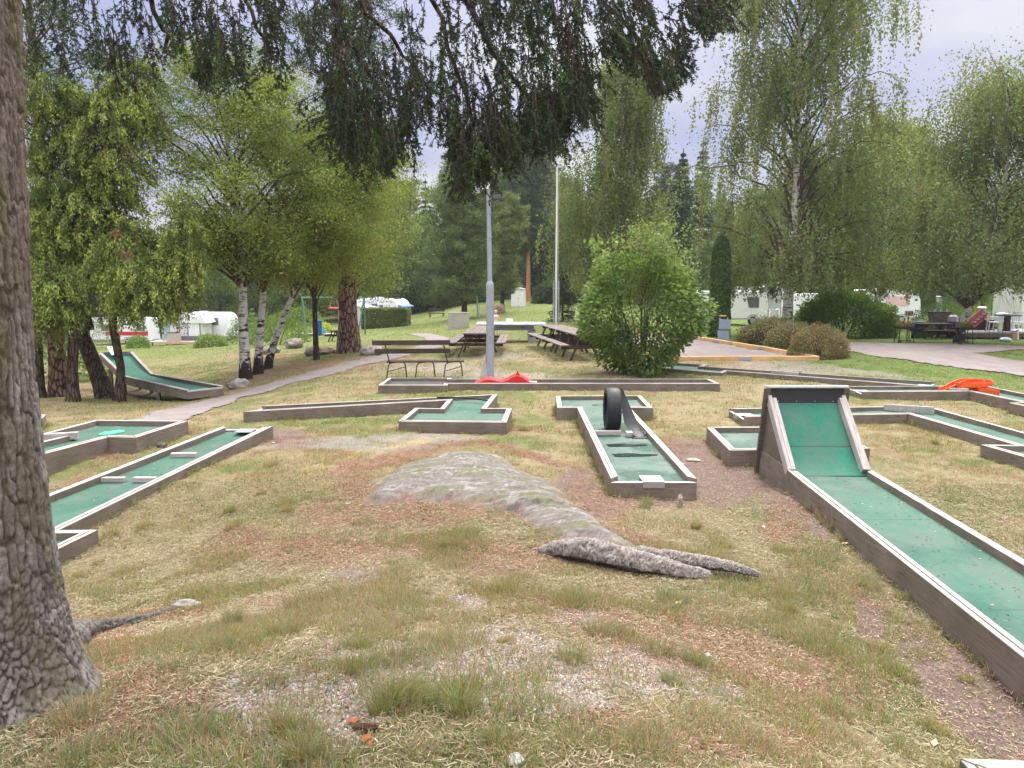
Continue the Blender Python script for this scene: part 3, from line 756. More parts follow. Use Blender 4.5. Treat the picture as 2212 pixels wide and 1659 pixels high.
# cross board carrying the tyre: low step
zc_ = .2
mb.box(rel(t, (1.5, 11.85, .175)), (.42, .05, .07)); mb.box(rel(t, (1.83, 11.80, .17)), (.10, .16, .07)); mb.build('cross_board', M_TOPW, t, bevel=.004)
def tyre_arc(t):
    """a tyre cut open and opened into an arch with one end folded down as a chute"""
    # upright tyre section: tread faces the player; wheel plane is vertical, seen nearly edge-on
    c = Vector((1.63, 12.35, .125)); Rr = .335
    prof = []
    for k in range(15):
        a = -PI/2 + PI*k/14   # sidewall-tread-sidewall, width .23
        prof.append((math.sin(a)*.115, .055*math.cos(a)**.55 if abs(a) < PI/2-1e-3 else 0))
    vs = []; fs = []; nseg = 64; npf = len(prof)
    for s_ in range(nseg):
        th = 2*PI*s_/nseg
        for (w, h) in prof:
            groove = 0
            if abs(w) < .095:
                groove = -.007 if min(abs(w-.03), abs(w+.03), abs(w-.07), abs(w+.07)) < .006 or (s_ % 2 == 0 and abs(w) > .06) else 0
            r_ = Rr-.045+h+groove
            vs.append((c.x+w, c.y+math.cos(th)*r_, c.z+Rr+.0+math.sin(th)*r_*1.06))
        for (w, h) in reversed(prof):
            vs.append((c.x+w*.86, c.y+math.cos(th)*(Rr-.075+h*.7), c.z+Rr+math.sin(th)*(Rr-.075+h*.7)*1.06))
        # beads
    m_ = npf*2
    for s_ in range(nseg):
        s2 = (s_+1) % nseg
        for k in range(m_):
            k2 = (k+1) % m_; fs.append((s_*m_+k, s_*m_+k2, s2*m_+k2, s2*m_+k))
    mb = MB(); mb.add([rel(t, v) for v in vs], fs); mb.build('tyre', M_RUBBER, t, smooth=True)
    # curved rubber chute sloping to the right
    mb = MB()
    path = [(1.765,12.3,.80,.02),(1.80,12.25,.64,.05),(1.84,12.15,.46,.085),(1.885,12.05,.30,.11),(1.95,11.92,.19,.115),(1.985,11.76,.15,.115)]
    vs = []; fs = []; n_ = 9
    for i, p in enumerate(path):
        hw = p[3]
        for k in range(n_):
            a = PI*(k/(n_-1)); vs.append(rel(t, (p[0]-math.cos(a)*hw, p[1]-math.cos(a)*.05-.02, p[2]-math.sin(a)*.05+.02)))
        for k in reversed(range(n_)):
            a = PI*(k/(n_-1)); vs.append(rel(t, (p[0]-math.cos(a)*(hw-.012), p[1]-math.cos(a)*.05-.02, p[2]-math.sin(a)*.035+.02)))
    m_ = 2*n_
    for i in range(len(path)-1):
        for k in range(m_):
            k2 = (k+1) % m_; fs.append((i*m_+k, i*m_+k2, (i+1)*m_+k2, (i+1)*m_+k))
    fs.append(tuple(range(m_))); fs.append(tuple((len(path)-1)*m_+k for k in reversed(range(m_))))
    mb.add(vs, fs); mb.box(rel(t, (1.99, 11.72, .13)), (.26,.16,.012), rz=.0); mb.build('rubber_chute', M_RUBBER, t, smooth=True)
tyre_arc(t)
M_WATER = mat('puddle_water', (.03,.05,.045), .06, .7, noise=.2)
for (x, y, rx, ry) in ((1.66, 11.15, .36, .085), (1.68, 10.5, .38, .09)):
    mb = MB(); vs = []
    for k in range(28):
        a = 2*PI*k/28; q = 1+.18*math.sin(3*a+x)+.1*math.sin(5*a)
        vs.append((x+rx*math.cos(a)*q*.8, y+ry*math.sin(a)*q))
    mb.prism([(v[0]-t.location.x, v[1]-t.location.y) for v in vs], .2-.075+.002-t.location.z, .2-.075+.009-t.location.z); mb.build('puddle', M_WATER, t)

# --- jump lane: straight run up, curved ramp, stop board
t, zf = lane('jump', 'long green lane running up to the tall steep jump ramp', M_FELT, ends=(0,), skip=(2,))
tj = t
M_PANEL = woodmat('brown_panel', (.19,.155,.13), (.11,.09,.075))
def jumpramp(t):
    y0, y1 = 9.18, 10.02; xl, xr = 3.375, 4.395; z0 = .25; n_ = 14
    def prof(s):     # s in 0..1 along the ramp; returns y, z of the board tops
        return (y0+(y1-y0)*(s**.92), z0+(.80)*(s**1.12))
    # felt of the ramp
    mb = MB(); vs = []; fs = []
    for i in range(n_+1):
        y, z = prof(i/n_); 
        for x in (xl+W1, xr-W1): vs.append(rel(t, (x, y+.035*min(1,i/3), z-.075+.0*i)))
    for i in range(n_): fs.append((2*i, 2*i+1, 2*i+3, 2*i+2))
    mb.add(vs, fs); mb.build('ramp_felt', M_FELTB, t, smooth=True, fix=False)
    ln = math.hypot(y1-y0, .8)
    ang = math.atan2(.8, y1-y0)
    for xo, sgn in ((xl, 1), (xr, -1)):
        for nm, off_, wd, lift in (('ramp_board', W1/2, W1, 0), ('ramp_rail', W1+W2/2, W2, .008)):
            xx = xo+sgn*off_
            mb = MB(); th = .12 if nm == 'ramp_board' else .1
            vs = [Vector((0,-wd/2,-th)),Vector((ln,-wd/2,-th)),Vector((ln,wd/2,-th)),Vector((0,wd/2,-th)),Vector((0,-wd/2,lift)),Vector((ln-.05*(nm=='ramp_rail'),-wd/2,lift)),Vector((ln-.05*(nm=='ramp_rail'),wd/2,lift)),Vector((0,wd/2,lift))]
            mb.add(vs, [(3,2,1,0),(4,5,6,7),(0,1,5,4),(1,2,6,5),(2,3,7,6),(3,0,4,7)])
            Mx = Matrix.Translation((xx-t.location.x, y0-t.location.y, z0-t.location.z)) @ Matrix.Rotation(PI/2, 4, 'Z') @ Matrix.Rotation(-ang, 4, 'Y')
            o = mb.build(nm, M_TOPW, t, bevel=.004); o.matrix_local = Mx
        mb = MB()
        mb.add([rel(t, v) for v in [(xo+sgn*.012,9.32,.25),(xo+sgn*.012,10.30,.25),(xo+sgn*.012,10.10,.98),(xo+sgn*.012,9.98,.98)] +
                [(xo+sgn*.035,9.32,.25),(xo+sgn*.035,10.30,.25),(xo+sgn*.035,10.10,.98),(xo+sgn*.035,9.98,.98)]],
               [(0,1,2,3),(7,6,5,4)]+[(i,(i+1)%4,(i+1)%4+4,i+4) for i in range(4)])
        mb.build('ramp_side_panel', M_PANEL, t)
        mb = MB(); mb.box((.60,0,.08), (1.22,.05,.36)); o = mb.build('side_board', M_SIDEW, t, bevel=.004); o.matrix_local = Matrix.Translation(Vector(rel(t,(xo+sgn*.026,9.2,0)))) @ Matrix.Rotation(PI/2,4,'Z')
        mb = MB(); mb.bar(rel(t, (xo+sgn*-.012, 10.30, -.1)), rel(t, (xo+sgn*-.012, 10.02, 1.14)), .045, .08, up=(1,0,0)); mb.build('ramp_post', M_PANEL, t, bevel=.004)
    mb = MB(); mb.box(rel(t, ((xl+xr)/2, 10.035, 1.045)), (xr-xl+.02, .02, .21)); mb.build('stop_board', mat('black_board', (.045,.042,.045), .7, .3, noise=.15), t, bevel=.003)
    mb = MB(); mb.box(rel(t, ((xl+xr)/2, 10.03, 1.158)), (xr-xl+.06, .07, .03)); mb.build('top_strip', M_ALU, t, bevel=.003)
    for k in range(4):
        for zz_ in (.965, 1.155):
            mb = MB(); mb.tube([rel(t, (xl+.14+k*.24, 10.024, zz_)), rel(t, (xl+.14+k*.24, 9.99 if zz_ > 1 else 10.018, zz_))], .008, 8); mb.build('screw', M_METAL, t)
jumpramp(t)
t, zf = lane('catch', 'shallow green catch box behind the tall jump ramp', M_FELTWET)
t, zf = lane('corner', 'green lane bending toward the viewer behind the jump ramp', M_FELT, ends=(9,), crumple=.03)
# the corner has a bank board set diagonally
cor = t
mb = MB(); a, b = Vector((7.08,14.46,.15)), Vector((7.86,14.12,.15)); mb.bar(rel(t, a), rel(t, b), .05, .12); mb.build('bank_board', M_TOPW, t, bevel=.004)
t, zf = lane('orange', 'green lane with the bright orange spiral chute', M_FELT, ends=(9,))
def spiral(t):
    mb = MB(); cx_, cy_ = 10.27, 16.95
    def ribbon(pts, w, hgt, mbb):
        # trough: floor with two walls
        vs = []; fs = []; P_ = [Vector(p) for p in pts]
        for i, p in enumerate(P_):
            d = (P_[min(i+1,len(P_)-1)]-P_[max(i-1,0)]); d.z = 0; d.normalize(); nn_ = Vector((-d.y, d.x, 0))
            for (o_, z_) in ((-w/2-.012,hgt),(-w/2-.012,-.012),(w/2+.012,-.012),(w/2+.012,hgt),(w/2,hgt),(w/2,0),(-w/2,0),(-w/2,hgt)):
                vs.append(rel(t, p+nn_*o_+Vector((0,0,z_))))
        for i in range(len(P_)-1):
            for k in range(8): k2 = (k+1) % 8; fs.append((i*8+k, i*8+k2, (i+1)*8+k2, (i+1)*8+k))
        fs.append(tuple(range(8))); fs.append(tuple((len(P_)-1)*8+k for k in reversed(range(8))))
        mbb.add(vs, fs)
    rr = .28; pts = [(9.55, 16.9, .10), (9.75, 17.0, .14), (9.97, 17.12, .21)]
    for k in range(19):
        a = PI*.62 - 2*PI*1.02*k/18
        pts.append((cx_+rr*math.cos(a)*1.05, cy_+rr*math.sin(a)*.95, .255+.012*math.sin(k/3)-.006*max(0,k-9)))
    pts += [(10.25,16.6,.16),(10.52,16.42,.10)]
    ribbon(pts, .15, .075, mb)
    mb.build('spiral_chute', M_ORANGE, t)
    mb = MB(); mb.box(rel(t, (10.08,16.86,.14)), (.36,.26,.16)); mb.build('chute_support', M_ORANGE, t); mb = MB(); mb.box(rel(t, (10.52,17.02,.14)), (.03,.26,.16)); mb.build('chute_support', M_ORANGE, t)
    mb = MB(); mb.bar(rel(t, (9.62,16.74,.15)), rel(t, (10.0,16.68,.15)), .05, .09); mb.build('guide_board', M_TOPW, t, bevel=.004)
spiral(t)
t, zf = lane('far', 'narrow green lane in front of the gravel court', M_FELT, ends=(0,), crumple=.02)
mb = MB(); mb.bar(rel(t, (7.2,20.35,.11)), rel(t, (7.75,20.45,.11)), .05, .06); mb.bar(rel(t, (7.0,20.62,.11)), rel(t, (7.5,20.0,.11)), .05, .06); mb.build('guide_board', M_TOPW, t)
t, zf = lane('hump', 'dark felt lane with red humps in front of the bench', M_DARKFELT)
def humps(t):
    mb = MB(); pts = []
    xs = np.linspace(-.88, .50, 40)
    for x in xs:
        u = (x+.88)/1.38
        z = .11 + .115*math.exp(-((u-.25)/.20)**2) + .20*math.exp(-((u-.73)/.19)**2)
        pts.append((x, z))
    prof = [(xs[0], .06)] + [(xs[-1], .06)]
    P_ = [(float(xs[0]), .05)] + [(float(a), float(b)) for a, b in pts] + [(float(xs[-1]), .05)]
    P_ = P_[::-1]
    mb.extr([(a-t.location.x, b-t.location.z) for a, b in P_], 'y', 17.96-t.location.y, 18.52-t.location.y)
    mb.build('red_hump', M_RED, t, smooth=False)
    mb = MB(); mb.add([rel(t, v) for v in [(.075,18.1,.29),(.205,18.1,.28),(.13,18.1,.43),(.075,18.18,.29),(.205,18.18,.28),(.13,18.18,.43)]], [(0,1,2),(5,4,3),(0,3,4,1),(1,4,5,2),(2,5,3,0)]); mb.build('red_fin', M_RED, t)
    mb = MB(); mb.box(rel(t, (.50,18.02,.165)), (.18,.12,.02)); mb.build('white_plate', M_WHITE, t)
humps(t)
t, zf = lane('tee', 'green T-shaped lane with a long arm and wide front box', M_FELT, ends=(5,))
cup(t, -.95, 13.1, .2-.075)
mb = MB(); pts = []
for k in range(12):
    a = R(100-80*k/11); pts.append(rel(t, (-1.35+.92*math.cos(a), 14.62+.92*math.sin(a)*.75, .21)))
mb.tube(pts, .018, 6); mb.build('curved_hose', M_BLACK, t, smooth=True)
t, zf = lane('blocks', 'green lane with three short wooden blocks beside the big trunk', M_FELT, ends=(4,), crumple=.0)
for (p, q) in (((212,1035),(270,1035)),((289,1035),(338,1035)),((370,982),(424,982))):
    a = PZ(p[0], p[1], lambda x, y: ZH(x, y)-.04); b = PZ(q[0], q[1], lambda x, y: ZH(x, y)-.04)
    za = ZH(*a)
    mb = MB(); mb.bar(rel(t, (a[0], a[1], za-.045)), rel(t, (b[0], b[1], za-.045)), .075, .06); mb.build('wooden_block', M_TOPW, t, bevel=.004)
t, zf = lane('green', 'angular green lane with a bright green patch behind the long blocks lane', M_FELT)
mb = MB(); vs = []
for k in range(18):
    a = 2*PI*k/18; q = 1+.2*math.sin(2*a)+.12*math.sin(5*a); vs.append((-6.12+.14*q*math.cos(a)-t.location.x, 11.55+.17*q*math.sin(a)-t.location.y))
mb.prism(vs, .3-.075+.002-t.location.z, .3-.075+.02-t.location.z); mb.build('bright_patch', mat('bright_green_rubber', (.10,.60,.30), .5), t)
mb = MB(); mb.bar(rel(t, (-6.9,10.85,.3)), rel(t, (-6.35,11.05,.3)), .09, .1); mb.build('guide_board', M_TOPW, t, bevel=.004)
lane('stub', 'small grey lane corner just showing past the big trunk', M_FELT)
lane('near', 'weathered lane board corner at the lower right edge', M_FELT)

# --- far left jump ramp lane standing on legs
def farjump():
    e0, e1, k1, t1, t0, k0 = [Vector((p[0], p[1], 0)) for p in JUMPBASE]
    zz_ = [-.15, -.2, .28]
    org = (-9.5, 21, H(-9.5, 21))
    t = thing('golf_lane', 'green ramp lane on short legs behind the junipers', 'minigolf lane', org, group='wooden miniature golf lanes')
    Lp = [(e0, zz_[0]), (k0, zz_[1]), (t0, zz_[2])]; Rp = [(e1, zz_[0]), (k1, zz_[1]), (t1, zz_[2])]
    def P(p, z): return rel(t, (p.x, p.y, z))
    # felt with rounded transition
    mb = MB(); vs = []; fs = []; n_ = 24
    def along(line, s):
        s *= 2; i = min(int(s), 1); f_ = s-i; p = line[i][0].lerp(line[i+1][0], f_); z = line[i][1]*(1-f_)+line[i+1][1]*f_
        b = .05*math.exp(-((s-1)/.22)**2); return p, z+b
    for i in range(n_+1):
        for ln in (Lp, Rp):
            p, z = along(ln, i/n_); vs.append(P(p, z-.07))
    for i in range(n_): fs.append((2*i, 2*i+1, 2*i+3, 2*i+2))
    mb.add(vs, fs); mb.build('felt', M_FELTB, t, smooth=True, fix=False)
    for line in (Lp, Rp):
        for i in range(2):
            a, b = line[i], line[i+1]; L_ = (b[0]-a[0]).length; dz = b[1]-a[1]; ang = math.atan2(dz, L_); L3 = math.hypot(L_, dz); rz = math.atan2(b[0].y-a[0].y, b[0].x-a[0].x)
            mb = MB(); mb.box((L3/2, 0, -.10), (L3, .05, .22)); o = mb.build('side_board', M_SIDEW, t, bevel=.004)
            Mx = Matrix.Translation(P(a[0], a[1])) @ Matrix.Rotation(rz, 4, 'Z') @ Matrix.Rotation(-ang, 4, 'Y'); o.matrix_local = Mx
            mb = MB(); mb.box((L3/2, 0, .022), (L3, .09, .022)); o = mb.build('top_rail', M_TOPW, t, bevel=.003); o.matrix_local = Mx
    mb = MB(); mb.bar(P(e0, -.27), P(e1, -.27), .05, .17); mb.build('end_board', M_SIDEW, t)
    mb = MB(); mb.bar(P(e0, -.165), P(e1, -.165), .06, .035); mb.build('metal_edge', M_ALU, t)
    m_ = e0.lerp(e1, .5); d_ = (e1-e0).normalized(); mb = MB(); mb.bar(P(m_-d_*.12-Vector((.02,.02,0)), -.175), P(m_+d_*.12-Vector((.02,.02,0)), -.175), .05, .07); mb.build('strike_plate', M_ALU, t)
    mb = MB(); mb.bar(P(t0, .27), P(t1, .27), .05, .12); mb.build('end_board', M_TOPW, t)
    # pale chute plate lying across the upper end
    c = t0.lerp(t1, .45)
    mb = MB(); mb.box(P(c, .36), (.9, .30, .03), rz=R(-55), M=Matrix.Rotation(R(12), 4, 'Y')); mb.build('white_deflector', M_WHITE, t, bevel=.01)
    for f_ in (.12, .5, .85):
        for line in (Lp, Rp):
            p, z = along(line, .12+f_*.8); g_ = H(p.x, p.y)
            mb = MB(); mb.box(P(p, (z-.2+g_)/2-.05), (.09, .09, max(.1, z-.2-g_+.1))); mb.build('leg', M_SIDEW, t)
    return t
farjump()
# ------------------------------------------------------------------ grass, needles, pebbles (ground cover)
def blades(name, n, ylo, yhi, hgt, wid, seed, mask_pow=1.0, label='', tuft=None):
    r = np.random.default_rng(seed)
    # uniform over the visible wedge between two distances
    y = np.sqrt(r.uniform(ylo**2, yhi**2, n)); x = r.uniform(-.72, .72, n)*y
    if tuft is not None:
        k = r.integers(0, len(tuft), n); T = tuft[k]
        a = r.uniform(0, 2*PI, n); rr = np.sqrt(r.uniform(0, 1, n))*T[:,2]
        x = T[:,0]+np.cos(a)*rr; y = T[:,1]+np.sin(a)*rr
    z = H(x, y)
    g, px, py = masks(x, y, z)
    clump = fbm(x*2.2, y*2.2, 0, 21, 3); fine = fbm(x*7, y*7, 0, 22, 3)
    dens = .35+1.1*sstep(.35, .62, clump*.55+fine*.45)
    dens = dens*(1-.66*np.clip(g['needle'],0,1))*(1-.97*g['dirt'])*(1-.84*g['gravel'])*(1-.93*g['flat'])*(1-.75*g['sand'])*(1-.5*g['bare'])
    dens = np.where(g['lane'] | g['path'] | g['road'] | (g['rock'] > .12), 0, dens)
    if tuft is None: keep = r.uniform(0, 1, n) < dens*1.0
    else: keep = ~(g['lane'] | g['path'] | g['road'])
    x, y, z, px, py = x[keep], y[keep], z[keep], px[keep], py[keep]; clump = clump[keep]; fine = fine[keep]
    nd = g['needle'][keep]; n = len(x)
    h = hgt*(.45+1.1*r.uniform(0,1,n)**1.5)*(.55+.9*sstep(.35,.65,clump))
    az = r.uniform(0, 2*PI, n) if tuft is None else a[keep]+r.normal(0,.6,n)
    lean = (r.uniform(.2, 1.3, n) if tuft is None else .25+.9*(rr[keep]/T[keep][:,2])+r.normal(0,.15,n))
    flow = fbm(x*.8, y*.8, 0, 25, 2)*4*PI
    if tuft is None: az = np.where(r.uniform(0,1,n) < .6, flow+r.normal(0,.7,n), az)
    w = wid*r.uniform(.6, 1.3, n)
    dx, dy = np.cos(az), np.sin(az); fa = r.uniform(0, PI, n); sx, sy = np.cos(fa)*w/2, np.sin(fa)*w/2
    m1 = h*.5; l1 = lean*.35*m1; l2 = l1+np.sin(np.clip(lean,0,1.5))*h*.6; z2 = m1+np.cos(np.clip(lean,0,1.45))*h*.55
    z = z-.01
    V = np.empty((n, 5, 3))
    V[:,0] = np.stack([x-sx, y-sy, z], 1); V[:,1] = np.stack([x+sx, y+sy, z], 1)
    V[:,2] = np.stack([x+dx*l1+sx*.8, y+dy*l1+sy*.8, z+m1], 1); V[:,3] = np.stack([x+dx*l1-sx*.8, y+dy*l1-sy*.8, z+m1], 1)
    V[:,4] = np.stack([x+dx*l2, y+dy*l2, z+z2], 1)
    b = np.arange(n)[:,None]*5
    F3 = np.concatenate([b+np.array([[0,1,2]]), b+np.array([[0,2,3]]), b+np.array([[3,2,4]])], 0)
    far_ = sstep(22, 40, y); rf = sstep(7, 11, x)*sstep(15, 21, y)
    n1_ = fbm(x*.7, y*.7, 0, 1, 4)
    st = sstep(.28, .56, n1_*.5+fine*.25+.25*r.uniform(0,1,n)+.0)*(1-.8*far_)*(1-.85*rf)
    green = np.stack([r.uniform(.14,.25,n), r.uniform(.19,.30,n), r.uniform(.055,.10,n)], 1)
    blue = np.stack([r.uniform(.16,.22,n), r.uniform(.21,.27,n), r.uniform(.12,.16,n)], 1)
    q = (sstep(.45,.60,fbm(x*1.4,y*1.4,0,27,3))*(y < 9))[:,None]; green = green*(1-q*.7)+blue*q*.7
    dry = np.stack([r.uniform(.28,.48,n), r.uniform(.23,.38,n), r.uniform(.13,.23,n)], 1)
    c = np.where((r.uniform(0,1,n) < (.13+.66*st))[:,None], dry, green)
    c = np.where((r.uniform(0,1,n) < .25*nd)[:,None], np.array([.33,.19,.11]), c)
    if tuft is not None: 
        tg = T[keep][:,3:4]; c = np.where(r.uniform(0,1,(n,1)) < tg, green*1.05, dry)
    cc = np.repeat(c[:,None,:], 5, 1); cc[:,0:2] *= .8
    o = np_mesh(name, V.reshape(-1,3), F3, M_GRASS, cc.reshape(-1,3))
    tag(o, label, kind='stuff'); return o
M_GRASS = attrmat('grass_blades', .75, .25, trans=.3)
blades('grass', 330000, 2.2, 7.0, .043, .0042, 5, label='short dry and green grass of the foreground lawn')
blades('grass', 300000, 7.0, 14.0, .038, .005, 6, label='short grass between the golf lanes')
blades('grass', 200000, 14.0, 30.0, .045, .010, 7, label='grass of the lawn around the bench and picnic tables')
blades('grass', 190000, 30.0, 80.0, .06, .016, 8, label='grass of the far lawn')
def tufts(lst, seed):
    out = []
    for px, py, r_, gr in lst:
        g_ = G(px, py); out.append((g_[0], g_[1], r_*.75, gr*.8))
    return np.array(out)
rr_ = random.Random(4)
TL = [(860,1310,.22,.6),(930,1330,.22,.7),(960,1180,.2,.6),(1000,1160,.16,.5),(1165,1150,.07,.6),(850,1215,.13,.5),(980,1520,.15,.6),(1190,1540,.2,.6),(1340,1500,.13,.7),(870,1430,.17,.7),
      (400,1600,.12,.6),(600,1380,.2,.8),(700,1290,.18,.5),(500,1400,.2,.85),(1170,1330,.16,.9),(1300,1270,.2,.6),(1420,1290,.2,.8),(1500,1480,.2,.7),(1450,1300,.17,.7),(1240,1430,.1,.6),(1000,1390,.18,.4),
      (560,1480,.14,.5),(640,1210,.15,.4),(1560,1520,.18,.7),(1700,1330,.2,.6),(1770,1400,.2,.7),(830,1540,.08,.7),(1010,1260,.14,.5),(1070,1620,.16,.3),(1400,1620,.16,.3),(700,1640,.15,.6),(300,1440,.14,.6),(380,1480,.16,.7),
      (150,1640,.14,.5),(1880,1270,.1,.6),(1400,1090,.06,.5),(1020,915,.08,.6),(1130,930,.1,.6),(1150,1185,.05,.6),(1740,1010,.03,.3),(1620,1620,.14,.4),(2020,960,.05,.6),(1290,1370,.1,.7),(1230,1310,.16,.5),(780,1130,.12,.5),(720,1080,.12,.6),(620,1090,.12,.5),(1690,1240,.16,.4),(1560,1180,.16,.4)]
for k in range(70):
    px = rr_.uniform(150, 2150); py = 1000+650*rr_.random()**.8; TL.append((px, py, rr_.uniform(.05, .13), rr_.uniform(.2,.8)))
T1 = tufts(TL, 1)
blades('grass_tufts', 34000, 0, 0, .085, .003, 9, label='long tufts of grass in the foreground', tuft=T1)
# ragged grass against the boards
ed = []
for key in LANES:
    P_ = LANES[key]['poly']
    for i in range(len(P_)):
        a, b = P_[i], P_[(i+1) % len(P_)]; L_ = math.hypot(b[0]-a[0], b[1]-a[1]); nx_, ny_ = (b[1]-a[1])/L_, -(b[0]-a[0])/L_
        for s_ in np.arange(.05, L_, .17):
            if rr_.random() < .55: ed.append((a[0]+(b[0]-a[0])*s_/L_+nx_*.035, a[1]+(b[1]-a[1])*s_/L_+ny_*.035, rr_.uniform(.02,.05), rr_.uniform(.2,.7)))
ed = [e_ for e_ in ed if e_[1] > 2.5]
blades('grass_edging', 22000, 0, 0, .085, .005, 10, label='ragged grass growing against the lane boards', tuft=np.array(ed))

def scatter_bits(name, n, key, ylo, yhi, lens, wid, cols, label, seed, thr=.25, pebble=False):
    r = np.random.default_rng(seed)
    y = np.sqrt(r.uniform(ylo**2, yhi**2, n)); x = r.uniform(-.72, .72, n)*y; z = H(x, y)
    g, px, py = masks(x, y, z)
    m = sum(g[k] for k in key) if key else np.full(x.shape, .62)*(1-g['dirt']*.85)*(1-g['gravel']*.85)*(1-g['needle']*.6)*(1-g['flat'])*~(g['path']|g['road'])
    keep = (r.uniform(0,1,n) < np.clip(m*1.3-thr, 0.0, 1)+(.04 if not pebble else 0.0)) & ~g['lane'] & ~(g['rock'] > .3)
    x, y, z = x[keep], y[keep], z[keep]; n = len(x)
    c = np.array(cols)[r.integers(0, len(cols), n)]*r.uniform(.7, 1.25, (n,1))
    if pebble:
        s_ = lens*r.uniform(.5, 1.5, n)**1.3
        base = np.array([(1,0,0),(.3,.95,0),(-.8,.6,0),(-.8,-.6,0),(.3,-.95,0),(.1,.05,.75)])
        a = r.uniform(0, 2*PI, n); ca, sa = np.cos(a), np.sin(a)
        j = r.uniform(.75, 1.2, (n,6,1)); B = base[None]*j*s_[:,None,None]
        V = np.stack([B[...,0]*ca[:,None]-B[...,1]*sa[:,None]*.75, B[...,0]*sa[:,None]+B[...,1]*ca[:,None]*.75, B[...,2]], -1)
        V += np.stack([x, y, z+.001], 1)[:,None]
        b = np.arange(n)[:,None]*6
        F3 = np.concatenate([b+np.array([[i, (i+1)%5, 5]]) for i in range(5)], 0)
        o = np_mesh(name, V.reshape(-1,3), F3, M_BITS, np.repeat(c[:,None],6,1).reshape(-1,3))
    else:
        a = r.uniform(0, 2*PI, n); L_ = lens*r.uniform(.5,1.4,n); w = wid*r.uniform(.6,1.4,n); dx, dy = np.cos(a), np.sin(a); tz = r.uniform(-.15,.15,n)
        z = z+.006+r.uniform(0,.012,n)
        V = np.stack([np.stack([x-dx*L_/2-dy*w/2, y-dy*L_/2+dx*w/2, z-tz*L_/2],1), np.stack([x+dx*L_/2-dy*w/2, y+dy*L_/2+dx*w/2, z+tz*L_/2],1),
                      np.stack([x+dx*L_/2+dy*w/2, y+dy*L_/2-dx*w/2, z+tz*L_/2+.001],1), np.stack([x-dx*L_/2+dy*w/2, y-dy*L_/2-dx*w/2, z-tz*L_/2+.001],1)], 1)
        F4 = np.arange(n*4).reshape(n,4)
        o = np_mesh(name, V.reshape(-1,3), F4, M_BITS, np.repeat(c[:,None],4,1).reshape(-1,3))
    tag(o, label, kind='stuff'); return o
M_BITS = attrmat('loose_bits', .85, .2)
scatter_bits('gravel_stones', 560000, ('gravel',), 2.2, 5.5, .0062, 0, [(.30,.27,.25),(.23,.20,.18),(.42,.39,.36),(.12,.105,.095),(.30,.23,.19)], 'loose grey pebbles showing through the foreground grass', 31, .1, pebble=True)
scatter_bits('fallen_needles', 420000, ('needle',), 2.2, 12, .035, .0022, [(.32,.17,.105),(.23,.12,.075),(.40,.25,.165),(.18,.10,.07)], 'red-brown fallen spruce needles and twigs', 32, .0)
scatter_bits('bark_litter', 90000, ('dirt','needle','gravel'), 2.2, 11, .012, .007, [(.3,.17,.12),(.2,.12,.1),(.5,.36,.26),(.13,.08,.07)], 'small bark flakes and leaf bits on bare soil', 33, .1)

scatter_bits('dry_thatch', 300000, (), 2.2, 9.5, .036, .0028, [(.34,.28,.17),(.27,.21,.13),(.42,.36,.23),(.20,.145,.09),(.20,.20,.10)], 'flattened dry straw and dead stems matted through the lawn', 34, .0)
def felt_litter():
    r = np.random.default_rng(66); X=[];Y=[];Z=[]
    for k, l in LANES.items():
        P_ = np.array([p[:2] for p in offset(l['poly'], .11)]); a, b = P_.min(0), P_.max(0); n = int(170*(b[0]-a[0])*(b[1]-a[1]))
        x = r.uniform(a[0], b[0], n); y = r.uniform(a[1], b[1], n); d = segd(x, y, [tuple(p) for p in P_]+[tuple(P_[0])])
        m = inpoly(x, y, [tuple(p) for p in P_]) & (r.uniform(0,1,n) < .22+.78*np.exp(-d/.07)) & (y > 2)
        x, y = x[m], y[m]; zt = l['zt']; z = np.array([zt(a_, b_) for a_, b_ in zip(x, y)]) if callable(zt) else np.full(len(x), zt)
        if k == 'corner' or k == 'far': z = z+.012
        X.append(x); Y.append(y); Z.append(z-.075+.006)
    x = np.concatenate(X); y = np.concatenate(Y); z = np.concatenate(Z); n = len(x)
    a = r.uniform(0, 2*PI, n); L_ = np.where(r.uniform(0,1,n) < .7, r.uniform(.01,.035,n), r.uniform(.012,.022,n)); w = np.where(L_ > .022, .003, .009); dx, dy = np.cos(a), np.sin(a)
    V = np.stack([np.stack([x+s1*dx*L_/2-s2*dy*w/2, y+s1*dy*L_/2+s2*dx*w/2, z+s2*.0015],1) for s1, s2 in ((-1,-1),(1,-1),(1,1),(-1,1))], 1)
    c = np.array([(.22,.12,.07),(.10,.06,.04),(.36,.26,.15),(.06,.05,.04),(.42,.36,.2)])[r.integers(0,5,n)]
    tag(np_mesh('felt_litter', V.reshape(-1,3), np.arange(n*4).reshape(n,4), M_BITS, np.repeat(c[:,None],4,1).reshape(-1,3)), 'needles and leaf bits lying on the green felt along the rails', kind='stuff')
felt_litter()
